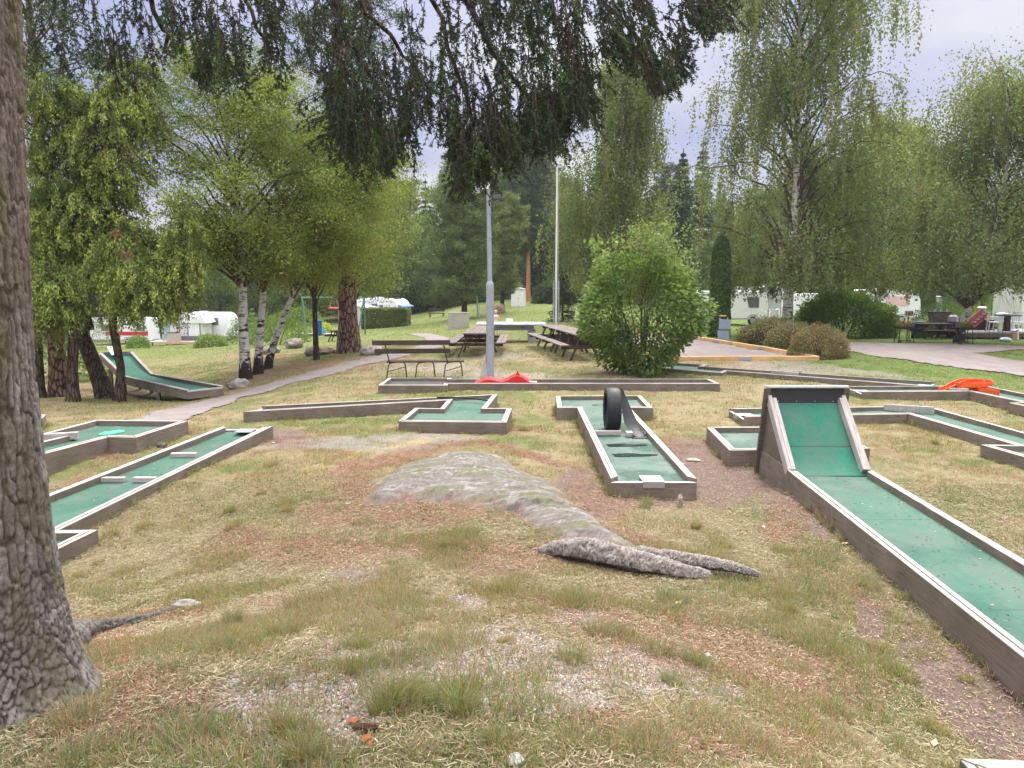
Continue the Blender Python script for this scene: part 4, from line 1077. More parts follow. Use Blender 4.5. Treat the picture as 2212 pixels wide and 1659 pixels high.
# ------------------------------------------------------------------ bark materials
def barkmat(name, base, dark, sx=9, sz=2.2, depth=.03, birch=False):
    m, t, p, out = newmat(name); N = t.nodes.new; L = t.links.new
    tcn = N('ShaderNodeTexCoord'); mpn = N('ShaderNodeMapping'); mpn.inputs['Scale'].default_value = (sx, sx, sz); L(tcn.outputs['Object'], mpn.inputs[0])
    if birch:
        nn = N('ShaderNodeTexNoise'); nn.inputs['Scale'].default_value = 1.0; nn.inputs['Detail'].default_value = 6; nn.inputs['Roughness'].default_value = .65; L(mpn.outputs[0], nn.inputs[0])
        r = N('ShaderNodeValToRGB'); r.color_ramp.elements[0].position = .40; r.color_ramp.elements[0].color = (*dark, 1); r.color_ramp.elements[1].position = .50; r.color_ramp.elements[1].color = (*base, 1); L(nn.outputs[0], r.inputs[0])
        # dark, cracked foot
        sp = N('ShaderNodeSeparateXYZ'); L(tcn.outputs['Object'], sp.inputs[0])
        n2_ = N('ShaderNodeTexNoise'); n2_.inputs['Scale'].default_value = 9; n2_.inputs['Detail'].default_value = 5; L(tcn.outputs['Object'], n2_.inputs[0])
        mr = N('ShaderNodeMapRange'); mr.inputs[1].default_value = .1; mr.inputs[2].default_value = 1.1; mr.inputs[3].default_value = .32; mr.inputs[4].default_value = -.3; L(sp.outputs[2], mr.inputs[0])
        ad = N('ShaderNodeMath'); ad.operation = 'ADD'; L(n2_.outputs[0], ad.inputs[0]); L(mr.outputs[0], ad.inputs[1])
        st = N('ShaderNodeMapRange'); st.inputs[1].default_value = .5; st.inputs[2].default_value = .58; L(ad.outputs[0], st.inputs[0])
        mm = N('ShaderNodeMix'); mm.data_type = 'RGBA'; mm.inputs[7].default_value = (.045,.035,.03,1); L(st.outputs[0], mm.inputs[0]); L(r.outputs[0], mm.inputs[6]); L(mm.outputs[2], p.inputs['Base Color']); hgt_ = nn.outputs[0]
    else:
        w = N('ShaderNodeTexNoise'); w.inputs['Scale'].default_value = 3; L(tcn.outputs['Object'], w.inputs[0])
        ad = N('ShaderNodeVectorMath'); ad.operation = 'ADD'; L(mpn.outputs[0], ad.inputs[0]); L(w.outputs['Color'], ad.inputs[1])
        vo = N('ShaderNodeTexVoronoi'); vo.feature = 'DISTANCE_TO_EDGE'; vo.inputs['Scale'].default_value = 1; L(ad.outputs[0], vo.inputs[0])
        r = N('ShaderNodeValToRGB'); r.color_ramp.elements[0].position = .02; r.color_ramp.elements[0].color = (*dark, 1); r.color_ramp.elements[1].position = .22; r.color_ramp.elements[1].color = (*base, 1); L(vo.outputs['Distance'], r.inputs[0])
        nn = N('ShaderNodeTexNoise'); nn.inputs['Scale'].default_value = 22; nn.inputs['Detail'].default_value = 5; L(tcn.outputs['Object'], nn.inputs[0])
        mr = N('ShaderNodeMapRange'); mr.inputs[1].default_value = .3; mr.inputs[2].default_value = .7; mr.inputs[3].default_value = .65; mr.inputs[4].default_value = 1.3; L(nn.outputs[0], mr.inputs[0])
        sc = N('ShaderNodeVectorMath'); sc.operation = 'SCALE'; L(r.outputs[0], sc.inputs[0]); L(mr.outputs[0], sc.inputs['Scale']); L(sc.outputs[0], p.inputs['Base Color']); hgt_ = r.outputs[0]
    b = N('ShaderNodeBump'); b.inputs['Strength'].default_value = .9; b.inputs['Distance'].default_value = depth; L(hgt_, b.inputs['Height']); L(b.outputs[0], p.inputs['Normal'])
    p.inputs['Roughness'].default_value = .9; p.inputs['Specular IOR Level'].default_value = .15
    return m
M_BIRCH = barkmat('birch_bark', (.66,.64,.61), (.05,.045,.04), 3.5, 9, .01, birch=True)
M_PINEB = barkmat('pine_bark', (.30,.19,.15), (.045,.025,.02), 9, 3.0, .05)
M_DARKB = barkmat('dark_bark', (.115,.09,.07), (.03,.022,.018), 16, 2.4, .03)
M_TWIG = mat('twig_bark', (.10,.075,.06), .9, .1, noise=.3)
M_REDB = mat('upper_pine_bark', (.42,.20,.10), .85, .15, noise=.3, scale=6)
# leaf materials (colour lives in the mesh)
M_LEAF = attrmat('leaves', .6, .3, trans=.42)
M_NEED = attrmat('conifer_needles', .7, .2, trans=.15)

class Leaves:
    def __init__(s, seed): s.r = np.random.default_rng(seed); s.V = []; s.C = []
    def add(s, c, L, W, col, axis=None, up=None, cvar=.25, jit=1.0):
        """diamond leaves at c (n,3); axis (n,3) long direction or None for random"""
        c = np.asarray(c, float); n = len(c)
        if n == 0: return
        r = s.r
        a = r.normal(size=(n,3)) if axis is None else np.asarray(axis, float)+r.normal(size=(n,3))*jit*.4
        a /= np.linalg.norm(a, axis=1, keepdims=True)+1e-9
        b = r.normal(size=(n,3)); b -= a*(a*b).sum(1, keepdims=True); b /= np.linalg.norm(b, axis=1, keepdims=True)+1e-9
        L = L*r.uniform(.65, 1.3, (n,1)); W = W*r.uniform(.65, 1.3, (n,1))
        q = np.stack([c-a*L*.5, c-a*L*.05+b*W*.5, c+a*L*.5, c-a*L*.05-b*W*.5], 1)
        s.V.append(q.reshape(-1,3))
        col = np.asarray(col, float); col = np.broadcast_to(col, (n,3))*(1+cvar*(r.uniform(-1,1,(n,1))))*(1+.12*r.uniform(-1,1,(n,3)))
        s.C.append(np.repeat(np.clip(col,0,1), 4, 0))
    def build(s, name, material, parent):
        V = np.concatenate(s.V); C_ = np.concatenate(s.C); F4 = np.arange(len(V)).reshape(-1,4)
        return np_mesh(name, V, F4, material, C_, parent)
def curve(p0, d0, L, n, grav=0.0, wob=.1, r=None):
    """polyline starting at p0 heading d0, bending down by grav per metre"""
    p = np.array(p0, float); d = np.array(d0, float); d /= np.linalg.norm(d); out = [p.copy()]; st = L/n
    for i in range(n):
        d = d + np.array([0,0,-grav*st]) + r.normal(size=3)*wob*math.sqrt(st)*.5
        d /= np.linalg.norm(d); p = p+d*st; out.append(p.copy())
    return np.array(out)
def samp(P_, t):
    t = np.asarray(t)*(len(P_)-1); i = np.clip(t.astype(int), 0, len(P_)-2); f = (t-i)[:,None]
    return P_[i]*(1-f)+P_[i+1]*f
def trunkmesh(mb, pts, rs, n=10, flare=0.35, seed=0):
    P_ = np.array(pts); N = 14
    t = np.linspace(0, 1, N+1); Q = samp(P_, t); rad = np.interp(t, np.linspace(0,1,len(rs)), rs)
    zz_ = Q[:,2]-Q[0,2]; rad = rad*(1+flare*np.exp(-np.maximum(zz_, 0)/.25))
    Q[0,2] -= .15
    mb.tube([tuple(q) for q in Q], [float(a) for a in rad], n)

def broad_tree(name, label, base, trunk, rad, crown, nl, col, seed, leaf=(.07,.05), bark=None, weep=0.0, group=None, cat='tree', perlimb=60, subs=7, zfirst=.35, cl=.35, radfn=None, elev=(25,65), tw=True, nstr=0, strl=(.5,1.8), coldark=None, spread=1.0, sidebias=None, zmin=None):
    """trunk polyline (relative to base); crown=(radius, top z, bottom z)"""
    r = np.random.default_rng(seed)
    o = thing(name, label, cat, base, group=group)
    T = np.array(trunk, float); mb = MB(); trunkmesh(mb, T, rad if isinstance(rad, (list,tuple)) else [rad, rad*.25], 12, seed=seed)
    mb.build('trunk', bark or M_BIRCH, o, smooth=True)
    R0, zt_, zb_ = crown; lm = MB(); lv = Leaves(seed)
    col = np.array(col)
    for i in range(nl):
        f = (i+r.uniform())/nl; zt2 = zb_+(zt_-zb_)*f
        # radius profile of the crown
        rr_2 = R0*(radfn(f) if radfn else math.sqrt(max(.03, 1-(2*f-.85)**2*.85)))
        zo = max(T[0,2]+zfirst*T[-1,2]*.5, zt2-rr_2*.9*r.uniform(.4,1))
        zo = min(zo, T[-1,2]*.97)
        ti = np.clip(np.interp(zo, T[:,2], np.linspace(0,1,len(T))), 0, 1); p0 = samp(T, [ti])[0]
        az = r.uniform(0, 2*PI) if not sidebias or r.uniform() > sidebias[1] else sidebias[0]+r.normal(0,.6)
        L = rr_2*r.uniform(.55, 1.05); el = R(r.uniform(*elev))*(1 if weep < .5 else 1)
        end = np.array([p0[0]*.0+samp(T,[ti])[0][0]+math.cos(az)*L, samp(T,[ti])[0][1]+math.sin(az)*L, zt2])
        d0 = (end-p0); d0[2] = max(d0[2], 0)+math.tan(el)*L*.35
        n_ = 7; tt = np.linspace(0,1,n_+1)[:,None]
        ctrl = p0+(end-p0)*.5+np.array([0,0,L*.28*(1+weep*.6)])
        C_ = p0*(1-tt)**2+ctrl*2*tt*(1-tt)+end*tt**2+r.normal(size=(n_+1,3))*.05*L*tt*(1-tt)*2
        rb = (rad[0] if isinstance(rad,(list,tuple)) else rad)*.28*(1-.6*f)
        lm.tube([tuple(c) for c in C_], [float(rb*(1-.85*k/n_)+.004) for k in range(n_+1)], 5)
        for s_ in range(subs):
            t0 = r.uniform(.3, 1); q0 = samp(C_, [t0])[0]; sa = az+r.normal(0, 1.0); sl = (R0*.38+.2)*r.uniform(.4,1.1)*spread
            S_ = curve(q0, [math.cos(sa), math.sin(sa), r.uniform(-.1,.7)*(1-weep)+.1], sl, 4, .5+weep, .5, r)
            if tw: lm.tube([tuple(c) for c in S_], [max(.004, rb*.22), max(.003,rb*.15), .004, .003, .002], 3, cap=False)
            shade = r.uniform(.72, 1.25); cc = col*shade*np.array([r.uniform(.9,1.25), 1, r.uniform(.8,1.1)])
            if coldark is not None and r.uniform() < .3: cc = np.array(coldark)
            if nstr:
                for k in range(nstr):
                    a0 = samp(S_, [r.uniform(.2,1)])[0]; sl2 = r.uniform(*strl); m_ = max(4, int(sl2/(leaf[0]*.75)))
                    h_ = np.linspace(0,1,m_)
                    drift = np.array([math.cos(sa), math.sin(sa), 0])*r.uniform(0,.18)*sl2
                    pts = a0+np.outer(h_**.6, drift)+np.outer(h_, [0,0,-sl2])+r.normal(size=(m_,3))*[.03,.03,.01]+r.normal(size=(m_,3))*leaf[0]*.35
                    lv.add(pts, leaf[0], leaf[1], cc, axis=np.tile([0,0,-1.0],(m_,1)), jit=1.6)
            m_ = perlimb
            if m_:
                pts = samp(S_, r.uniform(.1,1.05,m_).clip(0,1))+r.normal(size=(m_,3))*cl*np.array([1,1,.75])
                lv.add(pts, leaf[0], leaf[1], cc)
    lm.build('branches', M_TWIG, o, smooth=True, fix=False)
    if zmin is not None:
        V = np.concatenate(lv.V).reshape(-1,4,3); C2 = np.concatenate(lv.C).reshape(-1,4,3); c0 = V[:,0]
        edge = zmin+(fbm(c0[:,0]*1.1+seed, c0[:,1]*1.1, 0, 17, 3)-.5)*2.2+(vnoise(c0[:,0]*9, c0[:,1]*9, 0, 3)-.5)*.5
        k = c0[:,2] > edge; lv.V = [V[k].reshape(-1,3)]; lv.C = [C2[k].reshape(-1,3)]
    lv.build('crown', M_LEAF, o)
    return o
def conifer(name, label, base, h, R0, col, seed, layers=26, per=9, zlow=.08, bark=None, rad=.16, droop=.25, leaf=(.22,.05), dens=14, group=None, pine=False, lean=(0,0), bare=0, tip=(.2,.28,.06)):
    r = np.random.default_rng(seed); o = thing(name, label, 'tree', base, group=group)
    T = np.array([(lean[0]*t**1.3, lean[1]*t**1.3, h*t) for t in np.linspace(0,1,8)])
    mb = MB(); trunkmesh(mb, T, [rad, rad*.2], 10, .4); tr = mb.build('trunk', bark or M_DARKB, o, smooth=True)
    lm = MB(); lv = Leaves(seed); col = np.array(col)
    for i in range(layers):
        f = zlow+(1-zlow)*(i+r.uniform(-.3,.3))/layers; f = min(max(f, zlow), .985)
        rr_2 = R0*((1-f)**.75 if not pine else math.sqrt(max(.05,1-((f-zlow)/(1-zlow)*1.7-.8)**2)))*r.uniform(.8,1.1)+.1
        p0 = samp(T, [f])[0]
        for k in range(per):
            az = r.uniform(0, 2*PI); L = rr_2*r.uniform(.6,1.05)
            n_ = 5; dz = -droop if not pine else r.uniform(.1,.6)
            C_ = curve(p0, [math.cos(az), math.sin(az), dz+.25], L, n_, .18 if not pine else -.05, .25, r)
            lm.tube([tuple(c) for c in C_[::2]], [rad*.14, rad*.09, .008], 3, cap=False)
            m_ = int(dens*L)+4; cc = col*r.uniform(.7,1.25)
            if pine:
                for q in range(3):
                    ct = samp(C_, [r.uniform(.45,1)])[0]; mm_ = m_
                    pts = ct+r.normal(size=(mm_,3))*np.array([.28,.28,.14])*R0*.28
                    lv.add(pts, leaf[0], leaf[1], cc, axis=(pts-ct)+np.array([0,0,.3]))
            else:
                t_ = r.uniform(.12, 1, m_*3); b_ = samp(C_, t_)
                side = np.array([-math.sin(az), math.cos(az), 0]); off_ = r.normal(0, 1, (m_*3,1))*(.32*L*(1.1-t_))[:,None]
                pts = b_+side*off_+np.array([0,0,-1])*np.abs(r.normal(0,.10+.05*L,(m_*3,1)))
                lv.add(pts, leaf[0], leaf[1], cc, axis=np.array([math.cos(az),math.sin(az),-.4])+side*np.sign(off_)*.8)
    lm.build('branches', M_TWIG, o, fix=False); lv.build('crown', M_NEED, o)
    return o
def copy_tree(o, loc, rz, sc=1, label=None):
    c = o.copy(); COL.objects.link(c); c.location = loc; c.rotation_euler = (0,0,rz); c.scale = (sc,sc,sc*random.uniform(.9,1.1))
    if label: c['label'] = label
    for ch in list(o.children):
        d = ch.copy(); COL.objects.link(d); d.parent = c
    return c
def gb(px, py, Y):
    """ground point below the given pixel column at depth Y"""
    x = (px-CX)/F*Y*(math.cos(PITCH)+.0)+0; x = PY(px, py, Y).x; return (x, Y, H(x, Y))

# --- weeping birches on the right
b = gb(1699, 705, 37)
broad_tree('weeping_birch', 'very tall weeping birch with white trunk behind the low hedge', b, [(0,0,0),(.05,0,3),(.15,0,7),(0,0,12),(-.2,0,19)], [.27,.04], (4.9,19.5,2.2), 105, (.175,.23,.10), 101, zmin=2.3,
    leaf=(.135,.09), weep=.9, perlimb=34, subs=9, nstr=6, strl=(.4,2.2), cl=.42, zfirst=.3, radfn=lambda f: .55+.55*math.sin(PI*min(1,f*1.25+.12))**.8 if f < .7 else .98-(f-.7)*1.5)
b = gb(2070, 733, 33)
broad_tree('weeping_birch', 'weeping birch with leaning white trunk beside the planter stand', b, [(0,0,0),(.25,0,1.2),(.75,0,2.8),(1.2,0,5),(1.7,0,9.5)], [.19,.03], (4.8,12.2,1.9), 80, (.175,.23,.10), 102, zmin=2.3,
    leaf=(.115,.08), weep=.9, perlimb=50, subs=10, nstr=5, strl=(.4,2.0), cl=.55, radfn=lambda f: 1.0-.45*f+.12*math.sin(f*23), zfirst=.3)
b = gb(1890, 690, 50)
broad_tree('birch_tree', 'pale green birch standing behind the gap between the two weeping birches', b, [(0,0,0),(.3,0,4),(.4,0,12)], [.22,.04], (5.0,14.2,2.5), 70, (.19,.245,.085), 103, zmin=2.8, leaf=(.17,.12), weep=.6, perlimb=36, subs=8, nstr=4, strl=(.5,1.6), cl=.5)
b = gb(1335, 700, 45)
broad_tree('weeping_birch', 'tall birch rising behind the leafy bush, open towards its top', b, [(0,0,0),(.0,0,5),(.2,0,14.0)], [.2,.03], (3.5,15.0,1.8), 90, (.16,.21,.075), 104, zmin=2.0, leaf=(.15,.10), weep=.8, perlimb=24, subs=8, nstr=6, strl=(.5,2.0), cl=.45,
    radfn=lambda f: .35+.75*math.sin(PI*min(1,f*1.15+.1))**.7 if f < .8 else .75-(f-.8)*2.3)
# --- birches on the left
LB = 'birches on the left'
b = gb(530, 803, 22.6)
broad_tree('birch_tree', 'upright birch with black cracked foot, leftmost of the three white stems', b, [(0,0,0),(.0,0,1.5),(.08,0,3.5),(-.1,.1,5.5),(-.5,.2,8.8)], [.17,.03], (3.0,9.6,3.5), 58, (.235,.31,.07), 111, zfirst=.6, leaf=(.068,.047), perlimb=80, subs=10, cl=.20, weep=.25, coldark=(.19,.25,.07))
b = gb(556, 792, 23.4)
broad_tree('birch_tree', 'middle white birch stem leaning slightly to the right', b, [(0,0,0),(.12,0,1.2),(.35,0,3.0),(.8,0,5.2),(1.1,0,8.0)], [.14,.03], (2.6,9.0,3.3), 46, (.24,.315,.075), 112, zfirst=.6, leaf=(.068,.047), perlimb=80, subs=10, cl=.20, weep=.25, coldark=(.19,.25,.07))
b = gb(575, 775, 24.6)
broad_tree('birch_tree', 'white birch stem leaning strongly to the right', b, [(0,0,0),(.35,0,1.1),(.9,0,2.3),(1.6,0,3.6),(3.0,0,6.8)], [.13,.03], (2.6,8.2,3.0), 46, (.23,.30,.07), 113, zfirst=.6, leaf=(.068,.047), perlimb=80, subs=10, cl=.20, weep=.25, coldark=(.18,.24,.07), sidebias=(0,.4))
b = gb(683, 765, 26)
broad_tree('birch_tree', 'thin dark-stemmed tree just left of the thick pine trunk', b, [(0,0,0),(.0,0,3),(.3,0,7.2)], [.10,.03], (2.5,7.7,2.9), 52, (.24,.30,.065), 114, leaf=(.07,.048), perlimb=80, subs=10, cl=.21, weep=.3, bark=M_DARKB, sidebias=(0,.35), coldark=(.36,.36,.10))
b = gb(757, 740, 30)
broad_tree('birch_tree', 'drooping light green birch reaching out right of the pine trunk', b, [(0,0,0),(.1,0,2.4),(.8,0,4.5),(1.3,0,8.2)], [.10,.03], (2.3,8.4,2.3), 42, (.20,.275,.075), 115, leaf=(.085,.06), perlimb=80, subs=7, cl=.34, weep=.5, bark=M_DARKB)
# --- pines
b = gb(754, 757, 28.2)
conifer('pine_tree', 'thick-trunked pine with plated red-brown bark beside the footpath', b, 17, 3.2, (.07,.11,.045), 121, layers=13, per=6, zlow=.5, bark=M_PINEB, rad=.36, leaf=(.24,.03), dens=40, pine=True)
b = gb(127, 818, 20.8)
conifer('pine_tree', 'dark pine trunk seen between the big trunk and the junipers', b, 12, 2.6, (.08,.12,.05), 122, layers=14, per=6, zlow=.3, bark=M_PINEB, rad=.24, leaf=(.2,.03), dens=34, pine=True)
b = gb(1003, 668, 60)
conifer('pine_tree', 'full light green young pine behind the concrete block', b, 10.4, 3.9, (.15,.205,.075), 123, layers=22, per=9, zlow=.12, rad=.24, leaf=(.34,.05), dens=26, pine=True)
b = gb(1085, 668, 66)
conifer('pine_tree', 'light green pine just right of the grey lamp post', b, 9.6, 2.6, (.18,.23,.075), 124, layers=20, per=8, zlow=.15, rad=.2, leaf=(.34,.05), dens=26, pine=True)
b = gb(1141, 660, 84)
conifer('pine_tree', 'tall pine with an orange-red trunk at the forest edge behind the shed', b, 15.5, 4.2, (.07,.115,.05), 125, layers=18, per=8, zlow=.32, bark=M_REDB, rad=.26, leaf=(.42,.06), dens=24, pine=True)
b = gb(1215, 700, 48)
conifer('spruce_tree', 'small dark spruce at the foot of the flagpole', b, 3.4, 1.35, (.05,.085,.04), 126, layers=14, per=8, zlow=.05, rad=.07, leaf=(.14,.04), dens=22)
b = gb(1466, 680, 72)
conifer('spruce_tree', 'dark pointed spruce in the gap between the two tall birches', b, 14.8, 2.6, (.05,.09,.042), 127, layers=30, per=9, zlow=.05, rad=.2, leaf=(.34,.08), dens=12)
# --- forest wall
FG = 'forest trees behind the campsite'
protos = [conifer('forest_spruce', 'tall dark spruce in the forest wall', (0,0,0), 17, 3.3, (.05,.09,.04), 131, layers=26, per=8, zlow=.06, rad=.22, leaf=(.5,.13), dens=8, group=FG),
          conifer('forest_pine', 'tall grey-green pine in the forest wall', (0,0,0), 17, 3.8, (.075,.12,.055), 132, layers=16, per=8, zlow=.25, bark=M_REDB, rad=.22, leaf=(.55,.09), dens=18, group=FG, pine=True),
          broad_tree('forest_tree', 'rounded mid-green leafy tree in the forest wall', (0,0,0), [(0,0,0),(0,0,5),(0,0,12)], [.25,.05], (4.2,14,1.0), 45, (.105,.175,.06), 133, leaf=(.34,.24), perlimb=60, subs=6, cl=.6, bark=M_DARKB, group=FG, tw=False),
          broad_tree('forest_tree', 'pale birch-green leafy tree in the forest wall', (0,0,0), [(0,0,0),(0,0,5),(0,0,13)], [.2,.05], (3.6,15,1.5), 45, (.15,.21,.08), 134, leaf=(.32,.22), perlimb=50, subs=6, cl=.6, weep=.6, nstr=2, strl=(.6,1.6), group=FG, tw=False)]
rf_ = random.Random(12); first = [True]*4
KN = ['dark spruce', 'grey-green pine', 'rounded leafy tree', 'pale birch-green tree']
SPOT = [(-.62,'at the far left beyond the junipers'),(-.5,'beyond the red-striped caravan'),(-.38,'beyond the left awning tent'),(-.28,'behind the left birches'),(-.16,'behind the thick plated pine'),(-.08,'behind the clipped hedges'),(.0,'behind the concrete block'),(.07,'behind the garden shed'),(.15,'right of the flagpole'),(.24,'behind the leafy bush'),(.32,'behind the thuja column'),(.42,'behind the tallest weeping birch'),(.52,'behind the big green shrub'),(.62,'beyond the 169 sign'),(9,'behind the campervan at the far right')]
def flabel(k, x, y, sc):
    row = 'low front-row' if y < 90 else 'front-row' if y < 97 else 'middle-row' if y < 107 else 'back-row'
    return ('smaller ' if sc < .85 else '')+row+' '+KN[k]+' of the forest '+next(n for v, n in SPOT if x/y < v)
def put(k, x, y, sc, dz=0):
    o = protos[k]; loc = (x, y, H(float(x), float(y))-.2+dz)
    if first[k]:
        first[k] = False; o['label'] = flabel(k, x, y, sc); o.location = loc; o.rotation_euler = (0,0,rf_.uniform(0,6)); o.scale = (sc,sc,sc)
    else: copy_tree(o, loc, rf_.uniform(0,6.28), sc, flabel(k, x, y, sc))
for row, (Y, spc) in enumerate([(92, 4.8), (101, 4.5), (112, 4.6)]):
    x = -Y*.72
    while x < Y*.74:
        y = Y+rf_.uniform(-3,3); rel_ = x/Y
        if rel_ < -.42: w = [5,3,2,1]
        elif rel_ < -.15: w = [2,1,5,1]
        elif rel_ < .12: w = [3,4,3,1]
        elif rel_ < .3: w = [5,3,1,2]
        else: w = [1,1,3,3]
        k = rf_.choices(range(4), w)[0]
        sc = rf_.uniform(.78, 1.12)*(.95 if row < 2 else 1.12)
        if k >= 2 and row == 0: sc *= .8
        put(k, x, y, sc)
        x += spc*rf_.uniform(.7, 1.3)
for (x, y, k, s_) in [(-24,84,2,.62),(-17,86,2,.7),(-12,88,2,.66),(-31,82,2,.6),(-38,86,0,.6),(-45,88,1,.7),(-8,84,2,.55),(20,80,2,.5),(28,84,2,.6),(36,80,3,.6),(44,82,2,.6),(52,80,2,.7),(13,82,2,.5)]:
    put(k, x, y, s_)
# ------------------------------------------------------------------ the big foreground spruce
def big_spruce():
    bx, by = -2.43, 3.28; bz = H(bx, by)
    o = thing('spruce_tree', 'huge foreground spruce trunk on the left whose branches hang over the view', 'tree', (bx, by, bz))
    nt_, nz_ = 420, 560
    th = np.linspace(0, 2*PI, nt_, endpoint=False); hz = np.concatenate([np.linspace(-.35, 3.6, nz_-8), np.linspace(3.8, 9.0, 8)])
    TH, HZ = np.meshgrid(th, hz)
    r0 = np.interp(HZ, [-.4,.3,.8,1.6,2.6,4.2,9], [.39,.37,.335,.31,.325,.36,.26])
    fl = 0
    for a, amp, sg, hh in ((-.12,1.75,.62,.15),(.75,.25,.30,.22),(-1.9,.22,.5,.3),(2.4,.25,.5,.28),(3.6,.2,.5,.3)):
        d = np.angle(np.exp(1j*(TH-a))); fl = fl+amp*np.exp(-(d/sg)**2)*np.exp(-np.maximum(HZ+.25,0)/hh)
    r_ = r0+fl+.02*np.cos(3*TH+HZ)*1
    # bark plates: cells elongated with height, small and scaly near the foot
    v = HZ/.21; foot = sstep(.9, .35, HZ)
    wob = (fbm(np.cos(TH)*5, np.sin(TH)*5, HZ*6, 71, 4)-.5)*2.4
    per = round(2*PI*.33/.036); u = TH/(2*PI)*per
    d1, d2, idv = worley(u+wob*.5, v+wob, 5)
    e1, e2, idw = worley(u*1.7+wob, v*4.0+wob, 6)
    ed_ = sstep(0, .28, d2-d1)*(1-foot)+sstep(0, .3, e2-e1)*foot
    idc = idv*(1-foot)+idw*foot
    plate = ed_*(.008+.013*idc)*(1-.25*foot)
    fine = (fbm(np.cos(TH)*26, np.sin(TH)*26, HZ*40, 73, 3)-.5)*.016
    r_ = r_+plate+fine
    X = r_*np.cos(TH)+.012*HZ; Y = r_*np.sin(TH); V = np.stack([X, Y, HZ], -1).reshape(-1,3)
    c = np.tile((.205,.178,.162), (V.shape[0],1)); e_ = ed_.ravel(); h_ = HZ.ravel()
    vv = .75+.5*idc.ravel(); c = c*vv[:,None]
    c = lerp(c, (.055,.04,.032), (1-e_)*.9)
    li = fbm(np.cos(TH)*5, np.sin(TH)*5, HZ*6, 74, 5).ravel()
    c = lerp(c, (.38,.345,.33), sstep(.5,.62,li)*.5*e_*sstep(2.2,1.2,h_))
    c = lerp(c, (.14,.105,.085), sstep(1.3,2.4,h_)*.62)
    right = sstep(.2,-.5,np.abs(np.angle(np.exp(1j*(TH-.1)))).ravel()-.9)
    c = lerp(c, (.13,.12,.07), right*sstep(.45,.6,fbm(np.cos(TH)*4,np.sin(TH)*4,HZ*4,75,4).ravel())*.6)
    idx_ = np.arange(nt_*nz_).reshape(nz_, nt_)
    nx2 = np.roll(idx_, -1, 1)
    F4 = np.stack([idx_[:-1], nx2[:-1], nx2[1:], idx_[1:]], -1).reshape(-1,4)
    M_BIGB = attrmat('spruce_bark', .92, .15, nscale=60, namt=.3, bump=.6, bscale=90, bdist=.008)
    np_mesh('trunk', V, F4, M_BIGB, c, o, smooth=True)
    # surface roots
    def root(pts, rs, nm='root'):
        P_ = np.array(pts, float); n_ = 260; m_ = 56; Q = samp(P_, np.linspace(0,1,n_)); rad = np.interp(np.linspace(0,1,n_), np.linspace(0,1,len(rs)), rs)
        d = np.gradient(Q, axis=0); d /= np.linalg.norm(d, axis=1, keepdims=True)
        s_ = np.cross(d, [0,0,1]); s_ /= np.linalg.norm(s_, axis=1, keepdims=True); up = np.cross(s_, d)
        t_ = np.linspace(0, 2*PI, m_, endpoint=False)
        T_, I_ = np.meshgrid(t_, np.arange(n_))
        q_ = rad[I_]*(1+.5*(fbm(np.cos(T_)*1.6, np.sin(T_)*1.6, I_*.06, 81, 5)-.5)*2*.75)
        dd, de, di = worley(T_*5.0+(fbm(T_*2,I_*.1,0,83,3)-.5)*3, I_*.30+(fbm(T_*2,I_*.1,0,84,3)-.5)*3, 8); q_ = q_+sstep(0,.3,de-dd)*(.005+.007*di)+(vnoise(T_*14,I_*.9,0,85)-.5)*.006
        q_ = q_*np.where(np.sin(T_) < -.2, .62, 1)
        V = Q[I_]+s_[I_]*(np.cos(T_)*q_)[...,None]+up[I_]*(np.sin(T_)*q_)[...,None]
        cc = np.tile((.29,.255,.23),(V.shape[0]*V.shape[1],1))*(.65+.7*di.ravel())[:,None]; cc = lerp(cc, (.06,.045,.04), (1-sstep(0,.25,de-dd).ravel())*.8)
        cc = lerp(cc, (.36,.33,.31), sstep(.55,.66,fbm(T_*2,I_*.12,0,82,4).ravel())*.5)
        ii = np.arange(n_*m_).reshape(n_, m_); jj = np.roll(ii, -1, 1)
        return V.reshape(-1,3), np.stack([ii[:-1], jj[:-1], jj[1:], ii[1:]], -1).reshape(-1,4), cc, M_BIGB
    pts = [G(95,1440), G(185,1372), G(300,1345), G(350,1328), G(430,1308)]
    V, F_, cc, m_ = root([(p[0]-bx, p[1]-by, p[2]-bz+dz) for p, dz in zip(pts, (.02,.02,.01,-.01,.005))], [.16,.10,.05,.03,.035,.01])
    np_mesh('root', V, F_, m_, cc*.5, o, smooth=True)
    # ---- overhanging limbs with curtains of twigs
    xs_ = [60,120,180,250,330,345,380,430,480,520,560,600,640,680,700,720,760,800,840,870,890,905,930,960,990,1030,1060,1110,1140,1170,1200,1215,1240,1275,1290,1330,1360,1395,1420,1450,1470,1500,1550,1562]
    ys_ = [150,140,120,150,140,60,120,170,180,150,110,170,170,120,200,290,345,350,330,320,240,200,230,300,395,385,330,340,300,300,305,290,240,240,130,130,150,190,195,170,100,60,50,10]
    r = np.random.default_rng(55); lv = Leaves(55); tw = MB()
    org = np.array([bx, by, bz])
    def PX(px, py, Y): return np.array(PY(px, py, Y))-org
